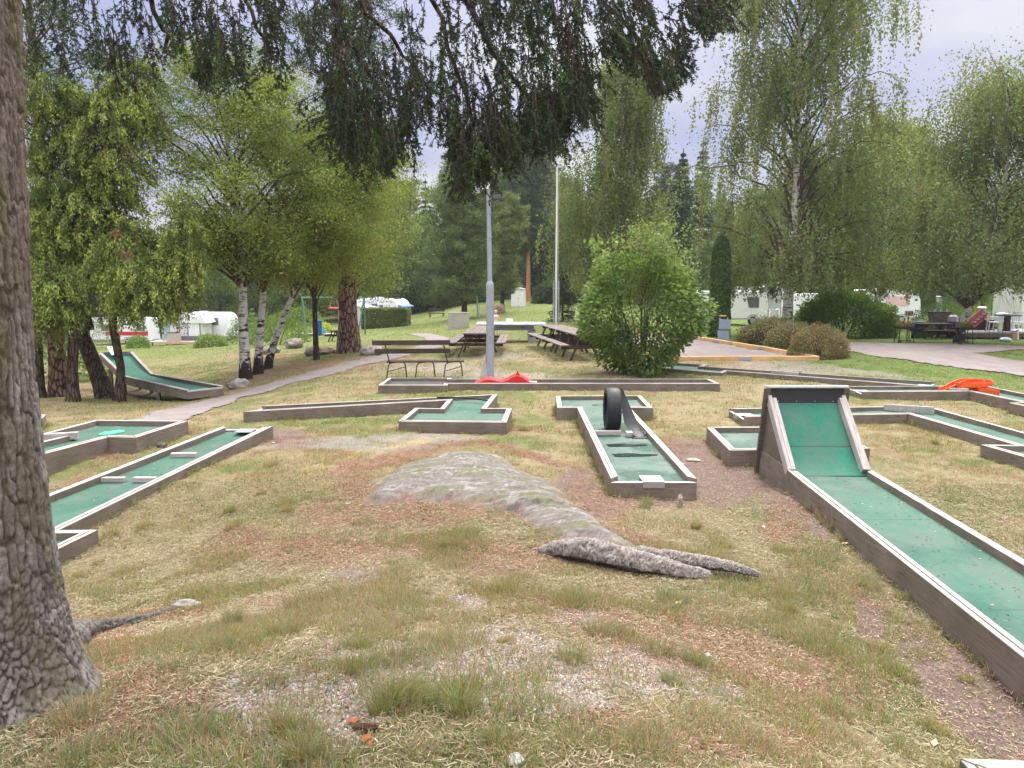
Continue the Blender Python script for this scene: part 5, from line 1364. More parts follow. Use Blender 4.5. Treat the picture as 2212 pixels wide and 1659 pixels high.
    mains = [([(-60,-900,3.6),(120,-420,4.2),(260,-120,4.6),(330,30,4.8),(370,120,4.9)], .03),
             ([(-40,-900,3.7),(200,-480,4.6),(400,-170,5.0),(520,-20,5.2),(590,130,5.3)], .03),
             ([(-20,-950,3.8),(350,-520,4.8),(620,-220,5.2),(718,0,5.3),(765,115,5.35),(828,192,5.4),(885,237,5.5)], .026),
             ([(0,-950,3.8),(400,-600,4.6),(700,-230,5.0),(798,25,5.1),(865,117,5.2),(930,190,5.3)], .024),
             ([(20,-980,3.8),(600,-600,4.8),(850,-250,5.2),(990,-20,5.3),(1080,130,5.4),(1160,220,5.5),(1275,235,5.7)], .03),
             ([(20,-1000,3.9),(700,-640,5.0),(1050,-300,5.4),(1230,-60,5.6),(1370,70,5.7),(1415,180,5.8)], .03),
             ([(20,-1050,3.9),(800,-640,5.2),(1200,-300,5.7),(1400,-60,5.9),(1550,40,6.1)], .026),
             ([(0,-950,3.7),(500,-520,4.4),(850,-160,4.8),(960,60,5.0),(1020,250,5.1),(1005,350,5.2)], .022)]
    for pl, rd in mains:
        P_ = np.array([PX(*p) for p in pl]); mb = MB(); Q = samp(P_, np.linspace(0,1,18)); Q[1:-1] += r.normal(size=(16,3))*.015
        mb.tube([tuple(q) for q in Q], [rd*(1-.8*k/17)+.003 for k in range(18)], 7); mb.build('limb', M_DARKB, o, smooth=True, fix=False)
    def strand(x, y, Y, ln, tilt, fan=0, green=True):
        p = PX(x, y, Y); n_ = 6; P_ = curve(p, [tilt, r.normal(0,.15), -1 if not fan else -.35], ln, n_, .9 if not fan else 1.2, .35, r)
        tw.tube([tuple(q) for q in P_], [.0035,.003,.003,.0025,.002,.002,.0015], 3, cap=False)
        m_ = int(ln*150); t_ = r.uniform(.0 if fan else .12, 1, m_); c = samp(P_, t_)
        d = samp(np.gradient(P_, axis=0), t_); d /= np.linalg.norm(d, axis=1, keepdims=True)+1e-9
        a = r.normal(size=(m_,3)); a -= d*(a*d).sum(1, keepdims=True); a /= np.linalg.norm(a, axis=1, keepdims=True)
        ax_ = a*.85+d*.75
        col = np.array((.045,.075,.045)) if green else np.array((.05,.048,.042))
        if r.uniform() < .12: col = np.array((.09,.16,.05))
        lv.add(c+ax_*.010, .030, .0085, col, axis=ax_, jit=.3)
        # side twiglets
        for k in range(int(ln*11)):
            q = samp(P_, [r.uniform(.1,.95)])[0]; s2 = curve(q, [r.normal(0,.6)+tilt*.3, r.normal(0,.6), -.55], ln*r.uniform(.18,.4), 3, 1.6, .3, r)
            tw.tube([tuple(v) for v in s2], [.002,.002,.0015,.001], 3, cap=False)
            m2 = int(20+60*ln*.3); t2 = r.uniform(0,1,m2); c2 = samp(s2, t2); d2 = samp(np.gradient(s2, axis=0), t2); d2 /= np.linalg.norm(d2, axis=1, keepdims=True)+1e-9
            a = r.normal(size=(m2,3)); a -= d2*(a*d2).sum(1, keepdims=True); a /= np.linalg.norm(a, axis=1, keepdims=True)
            lv.add(c2+(a*.85+d2*.7)*.009, .028, .0082, col, axis=a*.85+d2*.7, jit=.3)
    n_s = 0
    while n_s < 1380:
        x = r.uniform(50, 1560); yb = float(np.interp(x, xs_, ys_)); yb += r.normal(0, 9)
        right = x > 1270
        ln = r.uniform(.16,.5) if not right else r.uniform(.12,.32)
        y0 = yb-ln*310*r.uniform(.9,1.0) if r.uniform() < .42 else r.uniform(-170, max(-150, yb-ln*290))
        if x < 345: dens = .15
        elif x < 600: dens = .28
        elif x < 695: dens = .12
        elif x < 780: dens = .6 if y0 < 130 else .9
        elif x < 900: dens = .22 if y0 < 90 else 1
        elif x < 945: dens = .35
        elif x < 1270: dens = 1.1
        else: dens = .75
        cl_ = float(fbm(np.array([x/45.]), np.array([y0/90.]), 0, 99, 2)[0]); dens *= .35+.65*float(sstep(.36, .56, np.array([cl_]))[0])
        if r.uniform() > dens: continue
        strand(x, y0, r.uniform(4.5, 5.8), ln, r.normal(.10, .16) if not right else r.uniform(.1,.5), fan=1 if right and r.uniform() < .55 else 0, green=r.uniform() < .7)
        n_s += 1
    for (x, y, tl) in [(1470,20,.9),(1500,35,1.0),(1520,5,1.1),(1490,-20,1.0),(1440,60,.6),(1530,25,1.2),(1240,190,.8),(1255,215,1.0),(1225,150,.6),(1400,130,.3),(1425,120,.3),(1380,90,.2),(560,150,-.9),(690,200,-.9),(700,250,-1.0),(720,290,-.8),(1300,70,.2),(1345,80,.25)]:
        for k in range(3): strand(x+r.normal(0,8), y+r.normal(0,8), r.uniform(5,5.8), r.uniform(.12,.26), tl, fan=1)
    tw.build('twigs', M_TWIG, o, fix=False)
    lv.build('needles', M_NEED, o)
    return root
_root = big_spruce()
# thick root lying over the rock
def exposed_root():
    a = G(1350, 1225); org = np.array([a[0], a[1], H(a[0], a[1])])
    o = thing('exposed_root', 'thick scaly root lying across the near end of the bedrock', 'tree root', tuple(org))
    def pts(lst): return [np.array(P2(x, y, z))-org for x, y, z in lst]
    z0 = org[2]
    V, F_, cc, m_ = _root(pts([(1135,1195,z0+.02),(1190,1192,z0+.06),(1250,1190,z0+.12),(1320,1203,z0+.10),(1400,1222,z0+.05),(1460,1236,z0-.0),(1530,1248,z0-.08)]), [.015,.06,.10,.115,.105,.09,.07,.05])
    np_mesh('root_limb', V, F_, m_, cc, o, smooth=True)
    V, F_, cc, m_ = _root(pts([(1335,1200,z0+.04),(1385,1198,z0+.06),(1450,1206,z0+.03),(1520,1216,z0-.0),(1590,1230,z0-.02),(1640,1242,z0-.05)]), [.04,.06,.06,.06,.045,.02])
    np_mesh('root_limb', V, F_, m_, cc, o, smooth=True)
exposed_root()

# ------------------------------------------------------------------ junipers
def juniper(label, base, stems, crowns, seed, n, name='juniper_tree'):
    r = np.random.default_rng(seed); o = thing(name, label, 'tree', base); org = np.array(base); lv = Leaves(seed); tb = MB(); lm = MB()
    for S_ in stems:
        T = np.array([p[:3] for p in S_])-org; tb = MB()
        Q = samp(T, np.linspace(0,1,16)); rad = np.interp(np.linspace(0,1,16), np.linspace(0,1,len(S_)), [p[3] for p in S_]); Q[0,2] -= .15
        rad[0] *= 1.35; rad[1] *= 1.12; tb.tube([tuple(q) for q in Q], [float(x) for x in rad], 14); tb.build('trunk', M_DARKB, o, smooth=True)
    for i in range(n):
        c = crowns[r.choice(len(crowns), p=np.array([k[6] for k in crowns])/sum(k[6] for k in crowns))]
        d = r.normal(size=3); d /= np.linalg.norm(d); rho = r.uniform(.35, 1)**.5
        lump = .8+.35*math.sin(5*d[0]+3*d[2]+seed)*math.cos(4*d[1]+6*d[2])
        p = np.array([c[0]+d[0]*c[3]*rho*lump, c[1]+d[1]*c[4]*rho*lump, c[2]+d[2]*c[5]*rho])-org
        out = np.array([d[0], d[1], .15+.4*max(d[2],0)])
        ln = r.uniform(.45, 1.05); P_ = curve(p-out*ln*.5, out, ln, 6, 2.6, .5, r)
        if i % 3 == 0:
            q0 = np.array([c[0], c[1], c[2]-c[5]*.4+ (p[2]+org[2]-c[2])*.6])-org
            lm.tube([tuple(q0), tuple(q0*.4+p*.6+[0,0,.1]), tuple(P_[0])], [.03,.015,.006], 4, cap=False)
        m_ = 85; t_ = r.uniform(0, 1, m_); cpt = samp(P_, t_)
        hang = np.abs(r.normal(0, .10, (m_,1)))*np.array([0,0,-1]); sp = r.normal(size=(m_,3))*[.055,.055,.04]
        fresh = r.uniform() < .72; brown = r.uniform() < .012
        tipc = np.array((.45,.52,.11)) if fresh else np.array((.18,.235,.06)); basec = np.array((.14,.19,.05))
        if brown: tipc = np.array((.26,.15,.07)); basec = np.array((.2,.12,.06))
        w_ = (t_**1.2)[:,None]*np.exp(-np.abs(hang[:,2:3])/.12); col = basec*(1-w_)+tipc*w_
        lv.add(cpt+hang+sp*(1.1-t_*.5)[:,None], .085, .036, col, axis=np.tile([0,0,-1.0],(m_,1))+out*.4, jit=1.3, cvar=.2)
    lm.build('branches', M_TWIG, o, fix=False); lv.build('crown', M_NEED, o)
def W3(px, py, Y): v = PY(px, py, Y); return (v.x, v.y, v.z)
b1 = G(232, 862); Yb = b1[1]
juniper('leaning dark-trunked juniper whose bushy yellow-green crown fills the left', b1,
        [[(*b1, .22), (*W3(200,780,Yb), .20), (*W3(170,705,Yb+.1), .17), (*W3(175,600,Yb+.2), .12), (*W3(215,420,Yb+.3), .08), (*W3(230,220,Yb+.4), .03)],
         [(*W3(190,700,Yb), .11), (*W3(165,590,Yb-.2), .08), (*W3(130,420,Yb-.4), .03)]],
        [(*W3(290,560,Yb), 1.55, 1.4, 1.15, 1.3), (*W3(340,600,Yb-.3), 1.2, 1.1, .75, .8), (*W3(200,470,Yb+.2), 1.5, 1.4, 1.4, 1.2), (*W3(230,300,Yb+.3), 1.45, 1.3, 1.6, 1.2), (*W3(120,250,Yb), 1.2,1.1,1.4,.8), (*W3(115,480,Yb-.2), .9,1.0,1.3,.7), (*W3(290,190,Yb+.8), 1.1,1.1,1.1,.6)], 201, 1500)
b2 = G(256, 868)
juniper('short upright juniper stem with a dead knot standing against the leaning one', b2,
        [[(*b2, .15), (*W3(262,800,b2[1]), .10), (*W3(243,700,b2[1]), .10), (*W3(250,640,b2[1]), .09), (*W3(290,560,b2[1]), .05)]],
        [(*W3(300,600,b2[1]-.2), 1.1, 1.0, .75, 1), (*W3(390,520,b2[1]+.3), .75, .8, 1.1, .7)], 202, 260)
b3 = G(158, 868)
juniper('thin ivy-green juniper stem just right of the big trunk', b3,
        [[(*b3, .16), (*W3(156,800,b3[1]), .13), (*W3(160,700,b3[1]), .12), (*W3(140,600,b3[1]), .06)]],
        [(*W3(115,610,b3[1]), .85, .8, .7, 1), (*W3(90,660,b3[1]), .5, .6, .5, .4)], 203, 200)
b4 = G(88, 858)
juniper('mossy juniper stem half hidden by the big trunk', b4, [[(*b4, .13), (*W3(84,800,b4[1]), .12), (*W3(80,700,b4[1]), .10), (*W3(85,560,b4[1]), .05)]],
        [(*W3(80,560,b4[1]+.5), .8,.8,.9,1)], 204, 90)

# ------------------------------------------------------------------ shrubs and hedges
def shrub(name, label, cat, base, dims, nleaf, leaf, col, seed, shape='ball', lump=.25, col2=None, stems=9, hole=0, mat_=None, group=None, zoff=0, shoots=0):
    r = np.random.default_rng(seed); o = thing(name, label, cat, base, group=group); rx, ry, h = dims; lv = Leaves(seed)
    n = nleaf; d = r.normal(size=(n,3)); d /= np.linalg.norm(d, axis=1, keepdims=True); rho = 1-np.abs(r.normal(0,.16,n)); rho = np.clip(rho, .1, 1.05)
    nz_ = fbm(d[:,0]*1.7+seed, d[:,1]*1.7, d[:,2]*1.7, 3, 3)-.5; nz2 = fbm(d[:,0]*5+seed, d[:,1]*5, d[:,2]*5, 4, 2)-.5
    k = rho*(1+lump*2*nz_+lump*1.1*nz2)
    if shape == 'ball':
        z = h*.5+d[:,2]*h*.5*k; sq = 1+0*z; P_ = np.stack([d[:,0]*rx*k*sq, d[:,1]*ry*k*sq, np.maximum(z,.03)], 1)
    elif shape == 'mound':
        P_ = np.stack([d[:,0]*rx*k, d[:,1]*ry*k, np.abs(d[:,2])*h*k], 1)
    elif shape == 'box':
        m = np.max(np.abs(d)/np.array([1,1,1]), axis=1); q = d/m[:,None]*(1-np.abs(r.normal(0,.04,n)))[:,None]
        face = r.integers(0,3,n); q = r.uniform(-1,1,(n,3)); sg = np.sign(r.uniform(-1,1,n)); q[np.arange(n),face] = sg*(1-np.abs(r.normal(0,.04,n)))
        P_ = np.stack([q[:,0]*rx, q[:,1]*ry, h/2+q[:,2]*h/2], 1)+r.normal(size=(n,3))*leaf[0]*.4
    elif shape == 'column':
        f = r.uniform(0,1,n); rr_2 = np.where(f < .8, 1-.25*f, np.sqrt(np.maximum(0,1-((f-.8)/.2)**2))*.8); a = r.uniform(0,2*PI,n); q = 1-np.abs(r.normal(0,.12,n))+lump*.4*(vnoise(a*2,f*14,0,seed)-.5)
        P_ = np.stack([np.cos(a)*rx*rr_2*q, np.sin(a)*ry*rr_2*q, f*h], 1)
    tone = sstep(.38,.62,fbm(P_[:,0]*1.6+9, P_[:,1]*1.6, P_[:,2]*1.6, 5, 3))[:,None]
    c = np.array(col)*(1-tone)+np.array(col2 if col2 is not None else np.array(col)*1.25)*tone
    ax_ = None if shape != 'ball' else np.stack([d[:,0], d[:,1], -.4+0*d[:,0]], 1)
    P_[:,2] += zoff
    lv.add(P_, leaf[0], leaf[1], c, axis=ax_, jit=2.0)
    sb = MB()
    for i in range(stems):
        a = r.uniform(0,2*PI); q = r.uniform(.3,.75); e_ = np.array([math.cos(a)*rx*q, math.sin(a)*ry*q, h*r.uniform(.5,.9)]) if shape != 'column' else np.array([0,0,h*.9])
        sb.tube([(e_[0]*.1, e_[1]*.1, -.1), tuple(e_*[.45,.45,.5]), tuple(e_)], [.03,.02,.006], 5)
        if shoots and i < shoots:
            a2 = curve(e_, [math.cos(a)*.3, math.sin(a)*.3, 1], h*.35, 5, .2, .3, r); sb.tube([tuple(v) for v in a2], [.01,.008,.006,.005,.004,.003], 3, cap=False)
            lv.add(samp(a2, r.uniform(0,1,70))+r.normal(size=(70,3))*.09, leaf[0], leaf[1], np.array(col2 if col2 is not None else col))
    sb.build('stems', M_TWIG, o, fix=False); lv.build('foliage', mat_ or M_LEAF, o)
    return o
b = G(1385, 806)
shrub('leafy_bush', 'large rounded bright green bush beside the picnic tables', 'bush', b, (1.72,1.5,3.3), 12500, (.125,.085), (.115,.19,.06), 301, lump=.30, col2=(.20,.29,.09), stems=18, shoots=18)
broad_tree('birch_tree', 'slender young birch growing up through the leafy bush', 'x' and b, [(0,0,0),(.0,.2,2),(.15,.3,3.6)], [.04,.01], (1.15,3.9,2.0), 26, (.21,.28,.11), 302, leaf=(.07,.05), perlimb=36, subs=6, cl=.16, bark=M_TWIG)
b = gb(1553, 700, 35.5); shrub('columnar_thuja', 'dark green column of thuja right of the leafy bush', 'bush', b, (.52,.52,4.6), 12000, (.15,.07), (.075,.13,.045), 303, shape='column', col2=(.10,.165,.05), stems=1, mat_=M_NEED)
b = gb(1822, 735, 38); shrub('green_shrub', 'big wide green shrub between the two weeping birches', 'bush', b, (2.6,1.8,2.35), 20000, (.14,.075), (.12,.20,.055), 304, shape='mound', lump=.28, col2=(.18,.28,.07))
b = gb(1766, 785, 26.2); shrub('round_shrub', 'rounded brownish-green clipped shrub at the corner of the gravel court', 'bush', b, (1.0,.95,1.12), 13000, (.06,.035), (.15,.20,.07), 305, shape='mound', lump=.24, col2=(.26,.20,.115))
b = gb(1668, 760, 30.5); shrub('low_hedge', 'long low reddish-green hedge behind the gravel court', 'hedge', b, (1.6,.8,1.1), 17000, (.07,.045), (.15,.21,.075), 306, shape='mound', lump=.38, col2=(.25,.205,.12))
b = gb(1715, 765, 28.6); shrub('low_hedge', 'short piece of reddish hedge joining the rounded shrub', 'hedge', b, (1.1,.8,1.05), 8000, (.07,.045), (.15,.21,.075), 307, shape='mound', lump=.38, col2=(.25,.205,.12))
b = gb(832, 710, 58); shrub('clipped_hedge', 'wide clipped box hedge left of the narrow one by the blue-awning caravan', 'hedge', b, (1.65,.5,1.45), 24000, (.12,.08), (.14,.19,.06), 308, shape='box', col2=(.20,.24,.085), stems=3); b = gb(1030,0,1)
b = gb(858, 700, 60); shrub('clipped_hedge', 'narrow clipped hedge block in front of the blue-awning caravan', 'hedge', b, (.95,.5,1.35), 15000, (.12,.08), (.14,.19,.06), 309, shape='box', col2=(.20,.24,.085), stems=3)
for i, (px, py, Y, d_, col, lab) in enumerate([
    (640,715,55,(2.2,1.4,2.4),(.14,.21,.05),'light green garden shrub behind the swing frame'),(600,740,40,(1.6,1.2,1.6),(.13,.19,.05),'loose green shrub between the leaning birch stems'),
    (697,708,58,(.7,.6,.9),(.42,.46,.05),'small bright yellow-green shrub behind the thin dark tree'),(120,800,26,(1.7,1.3,1.5),(.10,.16,.045),'dark green undergrowth between the left trunks'),
    (300,752,60,(.9,.8,1.0),(.16,.24,.06),'small round green bush near the red-striped caravan'),(60,740,45,(3.0,2,3.6),(.05,.09,.035),'dark shrub mass beyond the left trunks'),
    (180,715,62,(2.6,2,3.0),(.075,.12,.045),'dark green shrub beside the red-striped caravan'),(455,735,46,(1.0,.8,.8),(.17,.24,.07),'tuft of tall weeds below the white awning'),
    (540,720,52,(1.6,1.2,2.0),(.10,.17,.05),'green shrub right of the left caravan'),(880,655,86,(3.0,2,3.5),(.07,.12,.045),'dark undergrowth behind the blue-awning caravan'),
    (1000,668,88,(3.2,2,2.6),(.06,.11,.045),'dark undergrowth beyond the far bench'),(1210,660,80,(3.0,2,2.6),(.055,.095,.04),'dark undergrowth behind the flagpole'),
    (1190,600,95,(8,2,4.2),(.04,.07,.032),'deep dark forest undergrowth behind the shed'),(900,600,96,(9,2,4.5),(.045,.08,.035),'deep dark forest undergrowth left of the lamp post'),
    (1450,690,66,(3.0,2,2.0),(.06,.10,.045),'dark shrub glimpsed right of the leafy bush'),(1530,690,70,(2.4,2,3.0),(.05,.09,.04),'dark shrub behind the thuja column'),
    (2030,690,46,(1.8,1.2,1.7),(.11,.18,.055),'green shrub beside the lamp column on the pitch'),(1998,700,37.5,(.35,.3,.75),(.40,.42,.09),'yellow flowering shrub behind the blue bag'),
    (2145,700,45,(1.6,1.2,2.3),(.15,.22,.06),'light green shrub left of the campervan'),(2080,690,48,(1.6,1.2,2.8),(.12,.19,.08),'tall leafy shrub behind the leaning birch'),
    (1660,640,90,(9,2,3.5),(.06,.10,.045),'dark shrubs beyond the row of caravans'),(2060,640,92,(9,2,3.6),(.08,.13,.05),'green shrubs beyond the far meadow'),
    (380,690,100,(9,2,4),(.05,.085,.04),'dark undergrowth beyond the left caravans'),(1680,700,50,(1.0,.7,.75),(.14,.21,.07),'green bush in front of the fence by the rounded caravan'),(150,640,95,(10,2,5),(.045,.075,.035),'dark undergrowth at the far left')]):
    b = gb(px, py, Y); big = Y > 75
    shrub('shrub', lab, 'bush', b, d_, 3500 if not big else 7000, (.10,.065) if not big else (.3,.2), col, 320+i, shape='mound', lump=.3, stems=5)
# ------------------------------------------------------------------ stones
M_STONE = attrmat('field_stone', .9, .2, nscale=14, namt=.35, bump=.7, bscale=30, bdist=.02)
def stone(label, base, d, col, seed, name='boulder', sink=.25, cat='rock'):
    nu, nv = 36, 24; th = np.linspace(0,2*PI,nu,endpoint=False); ph = np.linspace(.02,PI-.02,nv); T_, P_ = np.meshgrid(th, ph)
    x, y, z = np.sin(P_)*np.cos(T_), np.sin(P_)*np.sin(T_), np.cos(P_)
    k = 1+(fbm(x*1.3+seed, y*1.3, z*1.3, 5, 4)-.5)*.9+(fbm(x*5+seed, y*5, z*5, 6, 3)-.5)*.15
    V = np.stack([x*d[0]*k, y*d[1]*k, (z+1-2*sink)*d[2]*k], -1).reshape(-1,3)
    ii = np.arange(nu*nv).reshape(nv,nu); jj = np.roll(ii,-1,1)
    c = np.tile(col,(len(V),1))*(.8+.4*fbm(x*3+seed,y*3,z*3,7,4)).ravel()[:,None]; c = lerp(c,(.16,.17,.09),sstep(.52,.65,fbm(x*2,y*2,z*2+seed,8,3)).ravel()*.6)
    o = np_mesh(name, V, np.stack([ii[:-1],jj[:-1],jj[1:],ii[1:]],-1).reshape(-1,4)[:,::-1], M_STONE, c, smooth=True); o.location = base; tag(o, label, cat); return o
G3 = lambda px, py: G(px, py)
stone('rounded grey boulder at the edge of the footpath by the ramp lane', G3(515,838), (.33,.28,.17), (.30,.27,.25), 1)
stone('pale grey stone at the foot of the thick pine', G3(803,766), (.42,.36,.2), (.42,.38,.36), 2)
stone('dark stone left of the thin dark tree', G3(636,752), (.40,.35,.27), (.27,.24,.22), 3)
stone('dark stone at the foot of the thin dark tree', G3(678,768), (.33,.3,.2), (.24,.2,.18), 4)
stone('pinkish stone right of the thin dark tree', G3(705,764), (.42,.3,.14), (.38,.29,.24), 5)
stone('mossy stone beside the leaning birch foot', G3(585,764), (.35,.3,.22), (.28,.26,.2), 6)
stone('large reddish boulder on the far slope behind the table tennis', gb(1078,674,65), (.5,.45,.5), (.45,.26,.22), 7)
stone('small upright pinkish stone in front of the tyre lane', G3(1469,1096), (.035,.03,.075), (.5,.40,.36), 8, 'stone', .1)
stone('pale flat stone on the bare earth right of the tyre lane', G3(1497,995), (.10,.07,.02), (.5,.42,.38), 9, 'stone')
stone('small grey stone lying in the foreground gravel', G3(1045,1520), (.025,.02,.014), (.45,.4,.38), 10, 'stone')
stone('white stone at the bottom edge of the foreground', G3(1112,1650), (.03,.025,.02), (.6,.58,.56), 11, 'stone')
stone('grey stone lying beyond the surface root of the big trunk', G3(405,1312), (.11,.05,.035), (.36,.32,.30), 12, 'stone')
stone('dark oval stone with a pale mark beside the angular green lane', G3(350,966), (.07,.06,.05), (.12,.11,.1), 13, 'stone')
for i,(px,py) in enumerate([(1650,1140),(1475,1003),(590,958),(750,1090),(1530,1420),(1000,1460)]):
    o = stone('small pale stone lying loose in the grass', G3(px,py), (.025,.02,.014), (.5,.44,.42), 20+i, 'stone'); o['group'] = 'small loose stones'
# spruce cone and dead leaf on the gravel
c = G3(778,1580); t = thing('spruce_cone', 'dark brown spruce cone lying in the foreground gravel', 'cone', c)
mb = MB(); mb.ball((0,0,.016), .02, 14, 12, (2.6,.85,.75), fn=lambda d: 1+.12*math.sin(18*d.x)*math.cos(7*math.atan2(d.y,d.z))); mb.build('cone_scales', mat('cone_brown',(.07,.03,.02),.8,.2,noise=.5,scale=90), t, loc=(.02,0,0))
M_ORL = mat('dead_leaf',(.36,.12,.05),.7,.2,noise=.3,scale=60)
def leaf(px, py, s_, label, m=M_ORL, rz=0, nm='dead_leaf'):
    g_ = G3(px, py); mb = MB(); vs = [(-s_,0,.004),(-s_*.4,s_*.5,.016),(s_*.4,s_*.45,.012),(s_,0,.02),(s_*.3,-s_*.5,.01),(-s_*.4,-s_*.45,.014),(0,0,.003)]
    mb.add(vs, [(0,6,1),(1,6,2),(2,6,3),(3,6,4),(4,6,5),(5,6,0)]); o = mb.build(nm, m, loc=(g_[0],g_[1],g_[2]+.012), fix=False); o.rotation_euler=(0,0,rz); tag(o, label, 'leaf')
leaf(762,1568,.03,'orange dead leaf touching the spruce cone',rz=.3)
leaf(793,1606,.025,'orange-brown curled leaf below the spruce cone',rz=1.2)
leaf(800,1620,.016,'tiny red leaf below the spruce cone',rz=2)
leaf(1465,1308,.03,'pale yellow leaf on the grass below the exposed root',mat('pale_leaf',(.6,.48,.25),.7,.2),.5)
leaf(1825,1178,.035,'pale orange leaf beside the jump lane board',mat('pale_leaf_orange',(.62,.42,.28),.7,.2),.2)
leaf(2018,1613,.03,'light tan leaf at the edge of the dirt by the jump lane',mat('tan_leaf',(.6,.42,.3),.7,.2),.9)
leaf(268,1436,.03,'orange leaf near the foot of the big trunk',rz=.7)
leaf(210,1450,.025,'rust-coloured leaf against the foot of the big trunk',rz=.1)

# ------------------------------------------------------------------ bench
def bench():
    b = G(912, 816); t = thing('park_bench', 'dark wooden slatted bench with thin iron legs beside the lamp post', 'bench', b, rotz=R(4))
    M_IRON = mat('dark_iron', (.03,.028,.027), .5, .4, .4)
    for k in range(3):
        mb = MB(); mb.box((.10, -.16+k*.15, .445-.0*k), (2.02, .12, .035)); mb.build('seat_slat', M_DARKW, t, bevel=.004)
    for z in (.74, .96):
        mb = MB(); mb.box((-.22 if z < .8 else -.25, -.33-.04*(z-.7)/.25, z), (1.95 if z < .8 else 2.0, .03, .125)); mb.build('backrest_slat', M_DARKW, t, bevel=.004)
    for x in (-.78, .0, .70):
        if x == 0: xs = (-.12, .30)
        else: xs = (x-.08, x+.33)
        mb = MB(); mb.tube([(xs[0]-.05,-.22,0),(xs[0],-.2,.36),(xs[0]+.06,-.19,.42),(xs[1]-.06,.1,.42),(xs[1],.11,.36),(xs[1]+.04,.12,0)], .016, 6); mb.build('iron_leg', M_IRON, t, smooth=True)
        if x != 0: mb = MB(); mb.tube([(xs[0],-.2,.2),(xs[1],.1,.28)], .010, 6); mb.build('leg_brace', M_IRON, t)
    for x in (-.82, .68):
        mb = MB(); mb.tube([(x,-.22,.40),(x-.06,-.26,.7),(x-.12,-.335,1.0)], .017, 6); mb.build('back_support', M_IRON, t, smooth=True)
bench()
# ------------------------------------------------------------------ lamp post
def lamp():
    b = G(1059, 817); Y = b[1]; t = thing('lamp_post', 'tall pale grey lamp post with a black floodlight beside the bench', 'lamp post', b)
    zt_ = PY(1058,405,Y).z-b[2]; zm = PY(1058,615,Y).z-b[2]
    mb = MB(); mb.tube([(0,0,-.1),(0,0,zm-.08),(0,0,zm+.02),(0,0,zm+.09)], [.10,.10,.10,.062], 20); mb.build('lower_pole', M_POLE, t, smooth=True)
    mb = MB(); mb.tube([(0,0,zm+.05),(-.03,0,zt_)], [.062,.055], 16); mb.build('upper_pole', M_POLE, t, smooth=True)
    for z in (1.15, 3.6, 4.2): mb = MB(); mb.cyl((-.0,0,z), (.103 if z < 2 else .066), .02, 20); mb.build('clamp_band', M_METAL, t, smooth=True)
    mb = MB(); mb.box((-.17,0,zt_+.02), (.36,.16,.15)); mb.build('lamp_housing', M_WHITE, t, bevel=.01)
    mb = MB(); mb.ball((-.42,.02,zt_-.10), .12, 16, 10, (1.5,1,.62)); mb.build('lamp_glass', mat('milky_lamp_glass',(.7,.72,.75),.15,.6), t, smooth=True)
    mb = MB(); mb.add([(.06,-.13,zt_-.33),(.30,-.10,zt_-.30),(.30,.10,zt_-.30),(.06,.13,zt_-.33),(.09,-.12,zt_-.14),(.34,-.1,zt_-.12),(.34,.1,zt_-.12),(.09,.12,zt_-.14)], [(3,2,1,0),(4,5,6,7),(0,1,5,4),(1,2,6,5),(2,3,7,6),(3,0,4,7)]); f = mb.build('floodlight', M_BLACK, t, bevel=.008)
    mb = MB(); mb.box((.19,-.125,zt_-.235), (.2,.012,.11)); mb.build('floodlight_glass', M_GLASS, f)
    mb = MB(); mb.tube([(.1,0,zt_-.32),(.075,0,zt_-.55),(.03,.0,zt_-1.0)], .008, 6); mb.build('cable', M_BLACK, t)
    mb = MB(); mb.add([(-.30,.0,-.1),(-.04,-.12,-.1),(-.04,.16,-.1),(-.13,0,.62),(-.09,.1,.62)], [(0,2,1),(0,1,3),(0,3,4,2),(1,2,4,3)]); mb.build('concrete_foot', M_CONC, t)
lamp()
def lamp2():
    b = gb(1034, 692, 60); zt_ = PY(1018,622,60).z-b[2]; t = thing('street_lamp', 'short grey path lamp with a small white head behind the table tennis', 'lamp', b)
    mb = MB(); mb.tube([(0,0,-.1),(-.18,0,zt_*.9),(-.26,0,zt_)], [.09,.07,.05], 10); mb.build('pole', M_POLE, t, smooth=True)
    mb = MB(); mb.ball((-.55,0,zt_+.05), .16, 12, 8, (2,1,.8)); mb.build('lamp_head', M_WHITE, t, smooth=True)
lamp2()
